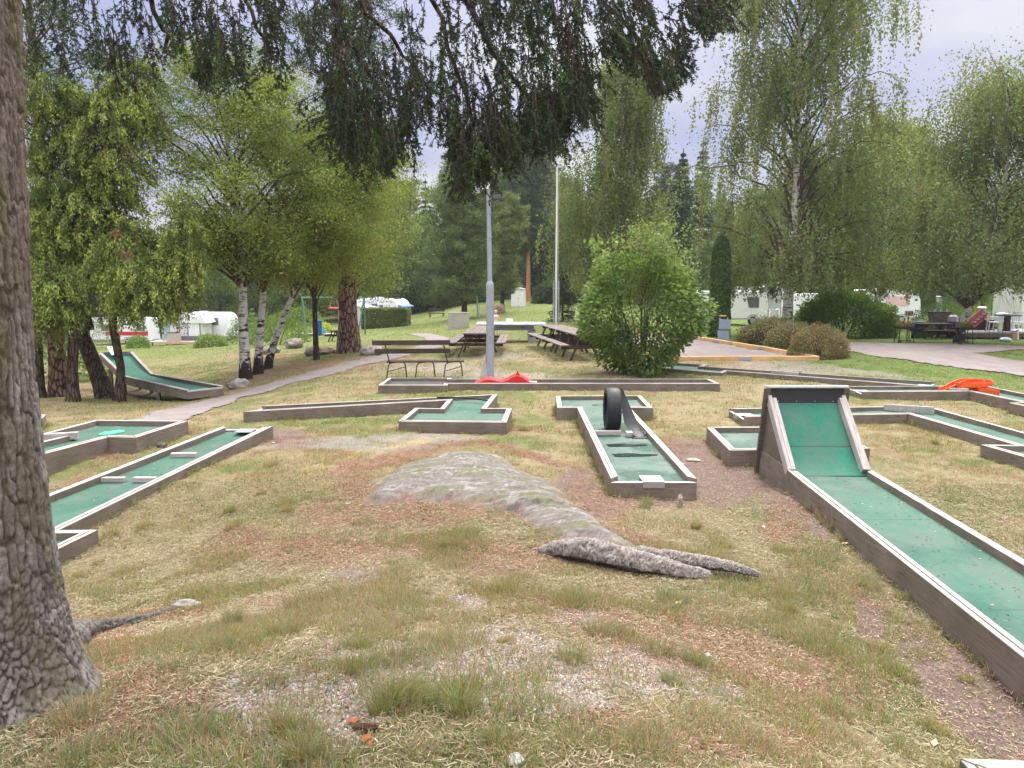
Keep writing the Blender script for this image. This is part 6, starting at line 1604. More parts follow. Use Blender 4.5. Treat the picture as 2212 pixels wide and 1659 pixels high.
def flag():
    b = gb(1201, 698, 42); t = thing('flagpole', 'tall white flagpole in the centre with a limp blue and yellow flag', 'flagpole', b)
    h = 13.2; mb = MB(); mb.tube([(0,0,.12),(0,0,6),(0,0,h)], [.06,.052,.036], 14); mb.build('pole', M_WHITE, t, smooth=True)
    for x in (-.135, .135): mb = MB(); mb.box((x,0,1.15), (.06,.16,2.5)); mb.build('base_plate', M_METAL, t, bevel=.004)
    for z in (.35, 2.0): mb = MB(); mb.tube([(-.2,0,z),(.2,0,z)], .025, 6); mb.build('bolt', M_METAL, t)
    mb = MB(); mb.ball((0,0,h+.06), .09, 12, 8); mb.build('finial', M_WHITE, t, smooth=True)
    # limp flag: folded cloth hanging down beside the pole
    vs = []; fs = []; nu, nv = 16, 14; mats = [mat('flag_blue', (.03,.10,.42), .8, .2), mat('flag_yellow', (.85,.55,.03), .8, .2)]; mb = MB()
    for j in range(nv+1):
        for i in range(nu+1):
            u, v = i/nu, j/nv; x = -.10+ -.42*u*(.35+.5*v) ; y = .13*math.sin(u*15+v)*(.4+u); z = 11.9-.55*u*(1.2)-2.1*v*(1-.18*u)
            vs.append((x if j < 9 or i < 8 else x+.0, y, z))
    mb.v = vs; mb.c = [(1,1,1)]*len(vs)
    for j in range(nv):
        for i in range(nu):
            a = j*(nu+1)+i; mb.f.append((a, a+1, a+nu+2, a+nu+1)); mb.m.append(1 if (i in (5,6) or j in (6,7)) else 0)
    mb.build('flag', mats, t, smooth=True, fix=False)
    mb = MB(); mb.tube([(.1,-.05,1.4),(.1,-.05,12.6)], .006, 4); mb.build('halyard', M_WHITE, t)
flag()
# ------------------------------------------------------------------ picnic tables
def picnic(label, loc, rz, L=1.8, scale=1, name='picnic_table', m=None):
    m = m or M_TABLEW
    t = thing(name, label, 'picnic table', loc, rz); s_ = scale
    # local x along the table
    for k in range(5): mb = MB(); mb.box((0, (-.32+.16*k)*s_, .74*s_), (L, .148*s_, .04*s_)); mb.build('top_plank', m, t, bevel=.004)
    for sd in (-1, 1):
        for k in (0, 1): mb = MB(); mb.box((0, sd*(.70+.15*k)*s_, .45*s_), (L, .14*s_, .04*s_)); mb.build('seat_plank', m, t, bevel=.004)
    for x in (-L/2+.22, 0, L/2-.22) if L > 2.2 else (-L/2+.2, L/2-.2):
        for sd in (-1, 1): mb = MB(); mb.bar((x, sd*.56*s_, -.02), (x, sd*.24*s_, .72*s_), .045*s_, .12*s_, up=(1,0,0)); mb.build('leg', M_DARKW, t)
        mb = MB(); mb.box((x+.05, 0, .385*s_), (.045*s_, 1.70*s_, .10*s_)); mb.build('seat_beam', M_DARKW, t)
        mb = MB(); mb.box((x+.05, 0, .685*s_), (.045*s_, .76*s_, .07*s_)); mb.build('top_beam', M_DARKW, t)
    mb = MB(); mb.bar((-L/2+.2, 0, .40*s_), (-L/2+.65, 0, .70*s_), .04, .08); mb.build('brace', M_DARKW, t)
    mb = MB(); mb.bar((L/2-.2, 0, .40*s_), (L/2-.65, 0, .70*s_), .04, .08); mb.build('brace', M_DARKW, t)
    return t
b = G(1031, 772); picnic('grey picnic table seen end-on behind the lamp post', (b[0]-.02, b[1]+.9, b[2]), R(88), 2.0, 1.05)
b = G(1031, 772); picnic('second picnic table standing end to end beyond the one behind the lamp post', (b[0]+.03, b[1]+3.0, H(b[0], b[1]+3)), R(88), 2.0, 1.05)
a0 = np.array(P2(1148,724,.47)[:2]); a1 = np.array(P2(1217,750,.47)[:2]); dd_ = a1-a0; ang = math.atan2(dd_[1], dd_[0]); nn_ = np.array([-dd_[1], dd_[0]])/np.linalg.norm(dd_)
for k, f_ in enumerate((.22, .78)):
    c = a0+dd_*f_+nn_*.82; picnic(['far one of the two weathered picnic tables left of the leafy bush', 'near weathered picnic table partly hidden by the leafy bush'][k], (c[0], c[1], H(float(c[0]), float(c[1]))), ang, float(np.linalg.norm(dd_))*.52, 1.05)
# ------------------------------------------------------------------ table tennis
def tt():
    b = G(1100, 735); Y = 31.5; x0, x1 = PY(1030,700,Y).x, PY(1178,700,Y).x; cx_ = (x0+x1)/2; z = H(cx_, Y)
    t = thing('table_tennis', 'outdoor concrete table-tennis table with a pale blue-grey top', 'table tennis table', (cx_, Y, z))
    w = (x1-x0)
    top = MB(); top.box((0,0,.74), (w,1.5,.05)); o = top.build('table_top', mat('pale_blue_top', (.58,.64,.72), .5, .4, noise=.05), t, bevel=.008)
    mb = MB(); mb.box((0,0,.60), (w*.66,.9,.22)); mb.build('apron', M_CONCD, t)
    for s_ in (-1,1):
        mb = MB(); mb.box((s_*w*.30,0,.24), (.30,1.0,.50)); mb.build('concrete_leg', M_CONCD, t, bevel=.01)
    for s_ in (-.16,.16): mb = MB(); mb.box((s_*w,-.452,.62), (.15,.01,.02)); mb.build('slot', M_BLACK, t)
    # small dark blue lettering pattern along the front edge, too small in the photo to read
    mb = MB(); rr = random.Random(3)
    for g0, g1 in ((-.46,-.34),(-.22,-.10),(-.02,.02),(.20,.26),(.33,.46)):
        x = g0*w
        while x < g1*w: ww = rr.uniform(.015,.03); mb.box((x,-.7515,.74), (ww,.003,.028)); x += ww+.014
    mb.build('edge_print', mat('print_blue', (.12,.2,.5), .5), o).rotation_euler=(0,0,0)
    b_ = MB(); b_.box((-.06,-.2,.765+.09), (.28,.05,.19)); ob = b_.build('white_box', M_WHITE, None, bevel=.005, loc=(cx_,Y,z)); tag(ob, 'small white box standing on the table-tennis top', 'box')
tt()
# ------------------------------------------------------------------ concrete block, shed
b = gb(991, 711, 46); t = thing('concrete_block', 'stained upright concrete slab block on the slope behind the bench', 'concrete block', b)
mb = MB(); mb.box((0,0,.45), (1.24,.35,1.0)); mb.build('slab', M_CONC, t, bevel=.02); mb = MB(); mb.box((0,0,.965), (1.27,.38,.035)); mb.build('cap', M_CONC, t, bevel=.008)
b = gb(1120, 659, 76); t = thing('garden_shed', 'small white metal shed at the forest edge', 'shed', b, R(-12))
mb = MB(); mb.box((0,0,.82), (1.25,1.1,1.7)); mb.build('wall', M_WHITE, t); mb = MB(); mb.extr([(-.68,1.66),(.68,1.66),(.68,1.70),(0,1.84),(-.68,1.70)], 'y', -.62, .62); mb.build('roof', mat('shed_roof',(.55,.58,.62),.5), t)
d_ = MB(); d_.box((-.1,-.56,.80), (.62,.03,1.5)); o = d_.build('door', M_WHITE, t, bevel=.004); mb = MB(); mb.box((.12,-.58,.8), (.03,.02,.12)); mb.build('handle', M_BLACK, o)
for x in np.arange(-.55,.6,.12): pass
# ------------------------------------------------------------------ far benches / playground
def farbench(px, py, Y, lab):
    b = gb(px, py, Y); t = thing('park_bench', lab, 'bench', b)
    mb = MB(); mb.box((0,-.1,.42), (1.5,.4,.06)); mb.build('seat', M_DARKW, t); mb = MB(); mb.box((0,.12,.72), (1.5,.05,.28)); mb.build('backrest', M_DARKW, t)
    for x in (-.6,.6): mb = MB(); mb.box((x,0,.2), (.08,.4,.42)); mb.build('leg', M_DARKW, t)
farbench(943, 676, 70, 'dark bench far off against the forest edge')
def swing():
    b = gb(656, 732, 45); t = thing('swing_frame', 'green metal swing frame with a red basket seat behind the thin dark tree', 'swing', b)
    M_GR = mat('faded_green_paint', (.12,.24,.18), .5, .4, .2); zt_ = 2.45; Lx = 3.6
    for x in (0, Lx):
        for dx, dy in ((-.10,.55),(.42 if x == 0 else -.42,-.55)): mb = MB(); mb.tube([(x+dx*.9,dy,-.05),(x,0,zt_)], .045, 8); mb.build('leg', M_GR, t, smooth=True)
    mb = MB(); mb.tube([(-.05,0,zt_),(Lx+.05,0,zt_)], .05, 8); mb.build('crossbar', M_GR, t, smooth=True)
    sx = PY(722,666,45).x-b[0]; z = PY(722,666,45).z-b[2]; s_ = MB()
    s_.tube([(sx+.30*math.cos(2*PI*k/14), .30*math.sin(2*PI*k/14), z) for k in range(15)], .05, 8); s_.cyl((sx,0,z-.03), .28, .03, 16); o = s_.build('basket_seat', M_RED, t, smooth=True)
    for dx in (-.28,.28):
        for dy in (-.12,.12): mb = MB(); mb.tube([(sx+dx,dy,z),(sx+dx*.4,0,zt_-.04)], .012, 5); mb.build('rope', M_METAL, t)
    mb = MB(); mb.box((.95,-.1,.7), (.30,.2,.9)); mb.build('blue_cover', M_BLUE, t, bevel=.03)
    mb = MB(); mb.tube([(.72,0,0),(.72,0,2.0)], .03, 6); mb.build('white_post', M_WHITE, t)
swing()
b = gb(725, 733, 38); picnic("small brown children's picnic table partly behind the thick pine", (b[0]+.1, b[1], b[2]), R(80), .8, .72, m=M_DARKW)
b = gb(699, 712, 56); t = thing('bucket', 'small bright blue bucket lying by the sandpit', 'bucket', b); mb = MB(); mb.tube([(-.15,0,.15),(.18,0,.22)], [.14,.19], 12); mb.build('body', mat('bright_blue',(.03,.3,.8),.4), t, smooth=True)
b = gb(690, 715, 55); t = thing('sandpit', 'pale sandpit behind the swing frame', 'sandpit', b); mb = MB(); mb.box((0,.3,.04), (3.0,1.6,.10)); mb.build('sand', mat('sand',(.5,.42,.3),.95,.1,noise=.15), t); mb = MB(); mb.box((0,-.55,.06), (3.1,.1,.16)); mb.build('edge_board', M_TABLEW, t)
# ------------------------------------------------------------------ person behind the table
def person():
    Y = 36; p = PY(1071,672,Y); gz = H(p.x, Y); hgt = p.z-gz; t = thing('person', 'small person in a pink top with pale hair standing behind the table-tennis table', 'person', (p.x, Y, gz), R(160))
    import bmesh
    k = hgt/1.7
    pts = {'pel':(0,0,.92),'sp':(0,.02,1.12),'ch':(0,.02,1.32),'nk':(0,.01,1.47),'hd':(0,-.02,1.56),'ls':(-.17,0,1.38),'le':(-.27,-.05,1.12),'lh':(-.12,-.26,1.22),'rs':(.17,0,1.38),'re':(.26,-.08,1.12),'rh':(.06,-.28,1.3),
           'lk':(-.1,-.02,.5),'lf':(-.11,.03,.06),'lt':(-.11,-.12,.03),'rk':(.1,-.02,.5),'rf':(.11,.03,.06),'rt':(.11,-.12,.03)}
    ed = [('pel','sp'),('sp','ch'),('ch','nk'),('nk','hd'),('ch','ls'),('ls','le'),('le','lh'),('ch','rs'),('rs','re'),('re','rh'),('pel','lk'),('lk','lf'),('lf','lt'),('pel','rk'),('rk','rf'),('rf','rt')]
    rad = dict(pel=.15,sp=.13,ch=.15,nk=.055,hd=.085,ls=.06,le=.042,lh=.03,rs=.06,re=.042,rh=.03,lk=.06,lf=.042,lt=.03,rk=.06,rf=.042,rt=.03)
    nm = list(pts); me = bpy.data.meshes.new('body'); me.from_pydata([tuple(c*k for c in pts[n_]) for n_ in nm], [(nm.index(a),nm.index(b_)) for a,b_ in ed], [])
    ob = bpy.data.objects.new('body', me); COL.objects.link(ob); ob.parent = t
    sk = ob.modifiers.new('skin','SKIN'); 
    for i, n_ in enumerate(nm): me.skin_vertices[0].data[i].radius = (rad[n_]*k, rad[n_]*k*.8)
    me.skin_vertices[0].data[0].use_root = True
    ss = ob.modifiers.new('sub','SUBSURF'); ss.levels = 1; ss.render_levels = 1
    me.materials.append(mat('skin',(.62,.36,.27),.6,.3))
    mb = MB(); mb.ball((0,-.02*k,1.63*k), .115*k, 14, 10, (.85,1,1.1)); mb.build('head', mat('face_skin',(.66,.38,.28),.6,.3), t, smooth=True)
    mb = MB(); mb.ball((0,.015*k,1.665*k), .122*k, 14, 10, (.9,1,1)); mb.build('hair', mat('pale_hair',(.66,.5,.4),.7), t, smooth=True)
    mb = MB(); mb.tube([(0,.02*k,.85*k),(0,.02*k,1.1*k),(0,.02*k,1.33*k),(0,.02*k,1.44*k)], [.20*k,.175*k,.19*k,.09*k], 14); mb.build('pink_top', mat('pink_cloth',(.82,.55,.58),.8,.2), t, smooth=True)
    for s_ in (-1,1): mb = MB(); mb.tube([(s_*.16*k,.0,1.39*k),(s_*.26*k,-.05*k,1.13*k)], [.072*k,.058*k], 10); mb.build('sleeve', mat('pink_cloth_sleeve',(.82,.55,.58),.8,.2), t, smooth=True)
    mb = MB(); mb.tube([(0,.01*k,.95*k),(0,.01*k,.75*k)], [.19*k,.2*k], 12); mb.build('shorts', mat('blue_cloth',(.2,.25,.4),.8,.2), t, smooth=True)
person()
# ------------------------------------------------------------------ gravel court with timber frame, signboards
def court():
    c = [Vector((x, y, 0)) for x, y in COURT]; t = thing('gravel_court', 'gravel boule court framed with fresh yellow timber beams', 'court', (c[0].x, c[0].y, H(c[0].x, c[0].y)))
    sf = drape('gravel_surface', COURT, M_GRAVELP, .16, .02, 'pinkish raked gravel inside the timber frame', test=lambda x, y: inpoly(x, y, COURT))
    del sf['kind']; sf.parent = t; sf.location = -t.location
    for i in range(4):
        a, b = c[i], c[(i+1)%4]; d = (b-a); L_ = d.length; n_ = max(1, round(L_/3.2)); u = d/L_
        for k in range(n_):
            p = a+u*(L_*k/n_+.02); q = a+u*(L_*(k+1)/n_-.005); p.z = H(p.x,p.y)+.07; q.z = H(q.x,q.y)+.07
            mb = MB(); LL = (q-p).length; mb.box((LL/2,0,0), (LL-.02,.14,.17)); o = mb.build('timber_beam', M_NEWW, t, bevel=.008)
            Mx = Matrix.Translation(p-t.location) @ Matrix.Rotation(math.atan2(q.y-p.y,q.x-p.x),4,'Z') @ Matrix.Rotation(-math.asin((q.z-p.z)/LL),4,'Y'); o.matrix_local = Mx
            if k: mb = MB(); mm_ = p-t.location; mb.box(mm_, (.46,.155,.125), rz=math.atan2(u.y,u.x)); mb.build('joint_plate', M_METAL, t, bevel=.003)
court()
def signs():
    Y = 32; b = gb(1563, 729, Y); t = thing('notice_board', 'two bent blue-grey boards fixed to a post pair at the court corner', 'notice board', b, R(-12))
    sc = Y/1661
    M_SB = mat('faded_blue_board', (.26,.33,.42), .6, .3, noise=.12, scale=5)
    for x in (-.17,.14): mb = MB(); mb.box((x,.06,.5), (.05,.05,1.02)); mb.build('post', M_TOPW, t)
    for z, h_, x_ in ((.72,.42,.03),(.25,.48,0)): mb = MB(); mb.box((x_,0,z), (.47,.03,h_), M=Matrix.Rotation(R(3 if z > .5 else -4),4,'Y')); mb.build('board', M_SB, t, bevel=.005)
    mb = MB(); mb.box((.03,.01,.49), (.5,.05,.09)); mb.build('rail', M_TABLEW, t)
    mb = MB(); mb.box((-.06,.03,1.08), (.28,.12,.05)); mb.build('cap_board', M_NEWW, t)
signs()

# ------------------------------------------------------------------ caravans
def arcprof(L_, z0, z1, rl, rr, sl=0, sr=0):
    """side profile with rounded upper corners; sl/sr lean of the ends"""
    P_ = [(-L_/2, z0), (L_/2, z0)]
    for k in range(9):
        a = PI/2*k/8; P_.append((L_/2-sr-rr+rr*math.cos(a), z1-rr+rr*math.sin(a)))
    for k in range(9):
        a = PI/2+PI/2*k/8; P_.append((-L_/2+sl+rl+rl*math.cos(a), z1-rl+rl*math.sin(a)))
    return P_
M_STRR = mat('red_stripe', (.62,.02,.05), .4); M_STRB = mat('dark_blue_stripe', (.02,.05,.35), .4); M_STRY = mat('yellow_stripe', (.85,.42,.04), .4); M_GREYP = mat('grey_panel', (.35,.36,.38), .5)
def caravan(label, loc, rz, L_=5.5, Wd=2.3, h=2.55, rl=.35, rr=.35, sl=.15, sr=.15, windows=(), door=None, wheels=(.2,), stripe=None, name='caravan', roofbox=True, end_window=None, tow=1):
    t = thing(name, label, 'caravan' if name == 'caravan' else 'campervan', loc, rz)
    z0 = .42; mb = MB(); mb.extr(arcprof(L_, z0, h, rl, rr, sl, sr), 'y', -Wd/2, Wd/2); body = mb.build('body', M_CARA, t, smooth=True, bevel=.03)
    for (x, z, w, hh, sk) in windows:
        f = MB(); f.extr([(x-w/2-.04+sk,z-hh/2-.04),(x+w/2+.04,z-hh/2-.04),(x+w/2+.04,z+hh/2+.04),(x-w/2-.04,z+hh/2+.04)], 'y', -Wd/2-.012, -Wd/2+.05); fo = f.build('window', M_GREYP, t)
        g_ = MB(); g_.extr([(x-w/2+sk,z-hh/2),(x+w/2,z-hh/2),(x+w/2,z+hh/2),(x-w/2,z+hh/2)], 'y', -Wd/2-.02, -Wd/2-.013); g_.build('pane', M_GLASS, fo)
    if door: f = MB(); f.box((door,-Wd/2-.01,1.35), (.62,.03,1.75)); fo = f.build('door', M_WHITE, t, bevel=.01); g_ = MB(); g_.box((door,-Wd/2-.03,1.8), (.4,.01,.55)); g_.build('pane', M_GLASS, fo); g_ = MB(); g_.box((door+.24,-Wd/2-.035,1.3), (.06,.02,.12)); g_.build('handle', M_BLACK, fo)
    for x in wheels:
        w_ = MB(); w_.tube([(x,-Wd/2-.005,.33),(x,-Wd/2+.22,.33)], .33, 20); wo = w_.build('wheel', M_RUBBER, t, smooth=True)
        q = MB(); q.tube([(x,-Wd/2-.02,.33),(x,-Wd/2-.004,.33)], .19, 16); q.build('rim', M_METAL, wo, smooth=True)
        a = MB(); a.extr([(x-.45,.42),(x-.36,.66),(x-.15,.8),(x+.15,.8),(x+.36,.66),(x+.45,.42),(x+.38,.42),(x+.3,.62),(x+.12,.72),(x-.12,.72),(x-.3,.62),(x-.38,.42)], 'y', -Wd/2-.018, -Wd/2-.003); a.build('wheel_arch', M_GREYP, t)
    if stripe:
        for (x0, x1, zb, zt2, m) in stripe: s_ = MB(); s_.box(((x0+x1)/2,-Wd/2-.004,(zb+zt2)/2), (x1-x0,.012,zt2-zb)); s_.build('stripe', m, t)
    s_ = MB(); s_.box((0,-Wd/2-.002,z0+.06), (L_-.2,.03,.10)); s_.build('side_skirt', M_GREYP, t)
    s_ = MB(); s_.box((0,-Wd/2+.02,h-rl*.55), (L_-.9,.06,.05)); s_.build('awning_rail', M_ALU, t)
    if roofbox: s_ = MB(); s_.box((-.4,0,h+.05), (.6,.6,.12)); s_.build('roof_vent', M_WHITE, t, bevel=.02)
    if tow: s_ = MB(); s_.bar((tow*(L_/2-.05),-.35,.48), (tow*(L_/2+1.0),0,.48), .06, .08); s_.bar((tow*(L_/2-.05),.35,.48), (tow*(L_/2+1.0),0,.48), .06, .08); s_.build('drawbar', M_METAL, t); s_ = MB(); s_.tube([(tow*(L_/2+.85),0,0),(tow*(L_/2+.85),0,.6)], .03, 6); s_.build('jockey_stand', M_METAL, t)
    if end_window:
        sgn = end_window; s_ = MB(); s_.box((sgn*(L_/2-.06),0,1.65), (.1,Wd*.7,.6), M=Matrix.Rotation(sgn*-R(6),4,'Y')); s_.build('end_window', M_GLASS, t)
    return t
b = gb(272, 741, 80); caravan('white caravan with a broad red stripe glimpsed between the juniper stems', (b[0]+.0,80,b[2]), R(-4), 6.3, h=2.75, windows=((2.2,1.75,.45,.6,0),(-1.2,1.75,1.2,.6,0)), wheels=(.9,1.35), stripe=((-1.4,3.1,.95,1.35,M_STRR),), rr=.3)
b = gb(452, 735, 72.5); caravan('white caravan with a large end window behind the grey-white awning tent', (b[0],72.5,b[2]), R(-6), 5.0, h=2.7, windows=((.75,1.9,1.6,.62,.1),(-1.3,1.9,.9,.6,0)), rr=.75, sr=.1, wheels=(-.6,), roofbox=True)
def awning():
    x0 = PY(361,740,70).x; x1 = PY(457,740,70).x; z0 = H((x0+x1)/2, 70); t = thing('awning_tent', 'white and grey awning tent with dark-framed doors on a wooden deck', 'tent', ((x0+x1)/2, 70, z0)); w = x1-x0
    M_TC = mat('tent_cloth',(.72,.72,.70),.8,.2,noise=.04); M_DG = mat('dark_grey_trim',(.13,.14,.16),.7)
    mb = MB(); mb.box((.25,0,1.15), (w-1.1,2.2,1.9)); mb.build('tent_wall', M_TC, t)
    mb = MB(); mb.extr([(-w/2+.4,2.0),(w/2+.05,1.95),(w/2-.3,2.6),(w*.1,2.45)], 'y', -1.25, 1.2); mb.build('tent_roof', M_CARA, t)
    mb = MB(); mb.extr([(.1,2.05),(w/2-.3,2.05),(w/2-.32,2.5),(.15,2.3)], 'y', -1.17, -1.12); mb.build('gable_panel', M_TC, t)
    mb = MB(); mb.box((.95,-1.13,1.35), (1.0,.02,1.5)); mb.build('door_panel', M_WHITE, t)
    for x in (-.35,.42,1.5): mb = MB(); mb.box((x,-1.15,1.25), (.07,.03,1.75)); mb.build('trim', M_DG, t)
    mb = MB(); mb.box((.35,-1.2,.55), (2.6,.04,.5)); mb.build('mud_wall', M_DG, t)
    mb = MB(); mb.tube([(.35,-1.19,1.75),(.35,-1.16,1.75)], .16, 18); mb.build('round_emblem', M_GREYP, t)
    mb = MB(); mb.box((-1.9,-.6,1.3), (.06,.06,2.2)); mb.build('glass_post', M_STRB, t); mb = MB(); mb.box((-1.65,-1.0,1.25), (.7,.03,1.9)); mb.build('wind_screen', mat('clear_panel',(.35,.45,.55),.2,.5), t)
    d = thing('wooden_deck', 'low wooden deck in front of the left awning tent', 'deck', ((x0+x1)/2-.3, 68.4, H((x0+x1)/2,68.4)))
    mb = MB(); mb.box((0,.3,.28), (w+.6,2.6,.08)); mb.build('deck_boards', M_TOPW, d); mb = MB(); mb.box((.6,-1.02,.2), (w-.8,.04,.16)); mb.build('fascia', M_NEWW, d)
    for x in (-1.9,-.6,.8,2.0): mb = MB(); mb.box((x,-.9,.08), (.12,.12,.34)); mb.build('post', M_TABLEW, d)
    g_ = thing('storage_bench', 'beige box bench standing on the left deck', 'bench', (d.location.x-.15, 67.9, d.location.z+.32)); mb = MB(); mb.box((0,0,.35), (1.1,.5,.7)); mb.build('front_panel', mat('beige_board',(.5,.43,.36),.7), g_, bevel=.02); mb = MB(); mb.box((-.05,.05,.78), (1.0,.45,.14)); mb.build('dark_cushion', M_DG, g_, bevel=.03)
awning()
b = gb(828, 703, 73)
t = caravan('white round-ended caravan with a blue frilled sunshade over its end window', (b[0],73,b[2]), R(-22), 4.9, h=2.65, rr=1.0, rl=.5, sr=.1, windows=((-.2,1.75,.55,.8,0),(-1.7,1.55,1.0,.6,0)), door=.55, wheels=(-.6,), end_window=None, tow=0)
mb = MB(); mb.box((2.35,-.0,1.6), (.1,1.7,.6), M=Matrix.Rotation(R(-8),4,'Y')); mb.build('end_window', M_GLASS, t)
mb = MB(); mb.extr([(2.15,2.12),(2.75,1.93),(2.74,1.83),(2.15,2.04)], 'y', -1.1, 1.1); mb.build('sunshade', mat('blue_check_cloth',(.12,.22,.60),.7,noise=.4,scale=14), t)
mb = MB(); mb.box((1.1,0,2.66), (1.2,1.3,.05)); mb.build('solar_panel', M_BLACK, t)
mb = MB(); mb.ball((2.95,-.3,.5), .32, 10, 8, (1,1.2,1.3)); mb.build('front_cover', mat('grey_cover',(.6,.6,.62),.7), t, smooth=True)
b = gb(780, 700, 71); t = thing('awning_tent', 'grey side tent standing left of the blue-awning caravan', 'tent', b, R(-22)); mb = MB(); mb.extr([(-1.7,0),(1.6,0),(1.6,1.9),(-.1,2.25),(-1.7,1.7)], 'y', -1.1, 1); mb.build('tent_body', mat('grey_cloth',(.55,.55,.57),.8), t); mb = MB(); mb.box((-.6,-1.11,1.1), (1.1,.02,.9)); mb.build('tent_window', M_WHITE, t)
b = gb(1573, 705, 58)
t = caravan('rounded white caravan right of the thuja column, one slanted window showing', (b[0],58,b[2]), R(-3), 5.4, h=2.5, rr=.55, rl=.4, sr=.12, windows=((1.5,1.68,.85,.72,.18),), wheels=(1.55,), tow=1)
t.location.x = PY(1650,690,58).x-2.7
for i, (px0, px1, Y, hh, lab, st) in enumerate([(1575,1642,76,3.15,'white caravan roof showing behind the rounded caravan',None),(1668,1712,78,3.0,'white caravan with a grey window behind the birch trunk',None),(1722,1790,74,2.9,'white caravan seen through hanging birch twigs left of the big green shrub',None),(1790,1870,80,3.0,'white caravan mostly hidden behind the big green shrub',None)]):
    x0, x1 = PY(px0,640,Y).x, PY(px1,640,Y).x; z = PY(px0,{0:619,1:621,2:634,3:640}[i],Y).z-2.6
    caravan(lab, ((x0+x1)/2,Y,z), 0, x1-x0, h=2.6, windows=((.3,1.75,.7,.6,0),), wheels=(0,), tow=0, roofbox=False, rl=.2, rr=.2, sl=.05, sr=.05)
b = gb(1652, 700, 70); t = thing('awning_tent', 'grey awning tent between the caravans behind the rounded caravan', 'tent', (b[0],70,b[2]+.2)); mb = MB(); mb.extr([(-1.0,0),(1.1,0),(1.1,2.9),(-1.0,2.45)], 'y', -1, 1); mb.build('tent_body', mat('grey_cloth_dark',(.40,.41,.42),.8), t); mb = MB(); mb.box((-.1,-1.03,1.2), (.05,.05,2.6)); mb.build('tent_pole', M_GREYP, t)
t = thing('picket_fence', 'low white picket fence left of the big birch trunk', 'fence', gb(1678,684,62)); 
mb = MB(); mb.box((0,0,1.0),(3.4,.04,.08)); mb.box((0,0,.5),(3.4,.04,.08)); mb.build('rail', M_GREYP, t)
for k in range(14): mb = MB(); mb.box((-1.6+k*.25,-.04,.6),(.1,.03,1.1)); mb.build('picket', M_WHITE, t)
t = thing('clothes_dryer', 'small white rotary clothes dryer on a post behind the low hedge', 'clothes dryer', gb(1658,700,45)); mb = MB(); mb.tube([(0,0,0),(0,0,1.35)], .03, 8); mb.build('post', M_METAL, t)
for k in range(4): a = k*PI/2+.4; mb = MB(); mb.tube([(0,0,1.15),(.75*math.cos(a),.75*math.sin(a),1.4)], .015, 5); mb.build('arm', M_WHITE, t)
mb = MB(); mb.box((.35,0,1.05),(.3,.02,.6)); mb.build('hanging_cloth', M_WHITE, t)
b = gb(1940, 700, 64)
t = caravan('white caravan with a pink blind in its window behind the 169 sign', (PY(1974,690,64).x-2.6,64,b[2]), 0, 5.2, h=2.75, rr=.9, sr=.15, windows=(), wheels=(1.0,), tow=0)
mb = MB(); mb.box((.55,-1.17,1.85), (1.9,.02,.75)); mb.build('window', mat('pink_blind',(.75,.50,.52),.6), t)
# campervan at the right edge
b = gb(2165, 716, 43)
t = caravan('large white campervan with blue and yellow stripes at the right edge', (b[0]+3.1,43,b[2]), R(3), 6.2, h=3.05, rl=.12, rr=.3, sl=.02, name='campervan', windows=((-2.0,1.95,1.05,1.0,0),(.2,1.95,.9,.8,0)), wheels=(-1.7,2.0), tow=0)
for pts, m in (([(-2.65,1.28),(-2.30,1.28),(-1.9,.94),(-2.4,.94)], M_STRB), ([(-2.12,1.30),(-1.55,1.30),(-1.15,.92),(-.2,.75),(-.2,.62),(-1.5,.78)], M_STRY), ([(-2.4,.86),(3.0,.62),(3.0,.54),(-1.5,.68)], M_STRB)):
    mb = MB(); mb.extr(pts, 'y', -1.168, -1.152); mb.build('stripe', m, t)
mb = MB(); mb.box((0,-1.17,2.32),(6.0,.02,.03)); mb.build('trim_line', M_BLACK, t)
mb = MB(); mb.box((-1.6,-1.25,2.85),(2.6,.2,.2)); mb.build('roof_awning', M_GREYP, t)

# ------------------------------------------------------------------ pitch on the right: planters, sign, table, chairs ...
def planter(px, py, Y, w, lab):
    b = gb(px, py, Y); t = thing('planter_stand', lab, 'planter', b); h = .72; M_IR = mat('black_iron',(.025,.025,.028),.5,.4,.3)
    for sx in (-1,1):
        for sy in (-.5,.5): mb = MB(); mb.tube([(sx*w*.42,sy*.4,0),(sx*w*.36,sy*.36,h-.1)], .018, 6); mb.build('leg', M_IR, t)
    mb = MB(); mb.box((0,0,h-.06),(w,.45,.10)); mb.build('tray', M_IR, t, bevel=.01); mb = MB(); mb.box((0,-.1,.12),(w*.7,.03,.03)); mb.build('crossbar', M_IR, t)
    mb = MB(); mb.tube([(-w*.34,-.22,.06),(-w*.34,-.14,.06)], .07, 12); mb.build('wheel', M_BLACK, t)
    r = np.random.default_rng(int(px)); lv = Leaves(int(px)); n_ = 350; P_ = np.stack([r.uniform(-w*.42,w*.42,n_), r.uniform(-.2,.2,n_), h+np.abs(r.normal(0,.09,n_))],1)
    lv.add(P_, .06, .04, np.array((.17,.22,.06))); q = P_[:120]+[0,0,.05]; lv.add(q, .06, .05, np.array((.62,.16,.16)) if px < 2000 else np.array((.5,.28,.10))); lv.build('flowers', M_LEAF, t)
planter(1953, 732, 33, .78, 'black planter stand with pink flowers beneath the 169 sign')
planter(2081, 738, 32, .68, 'black planter stand with orange flowers beside the leaning birch')
b = gb(1960, 728, 34.2); t = thing('pitch_sign', 'light wooden sign reading 169 on a post', 'sign', b); z = PY(1960,677.5,34.2).z-b[2]
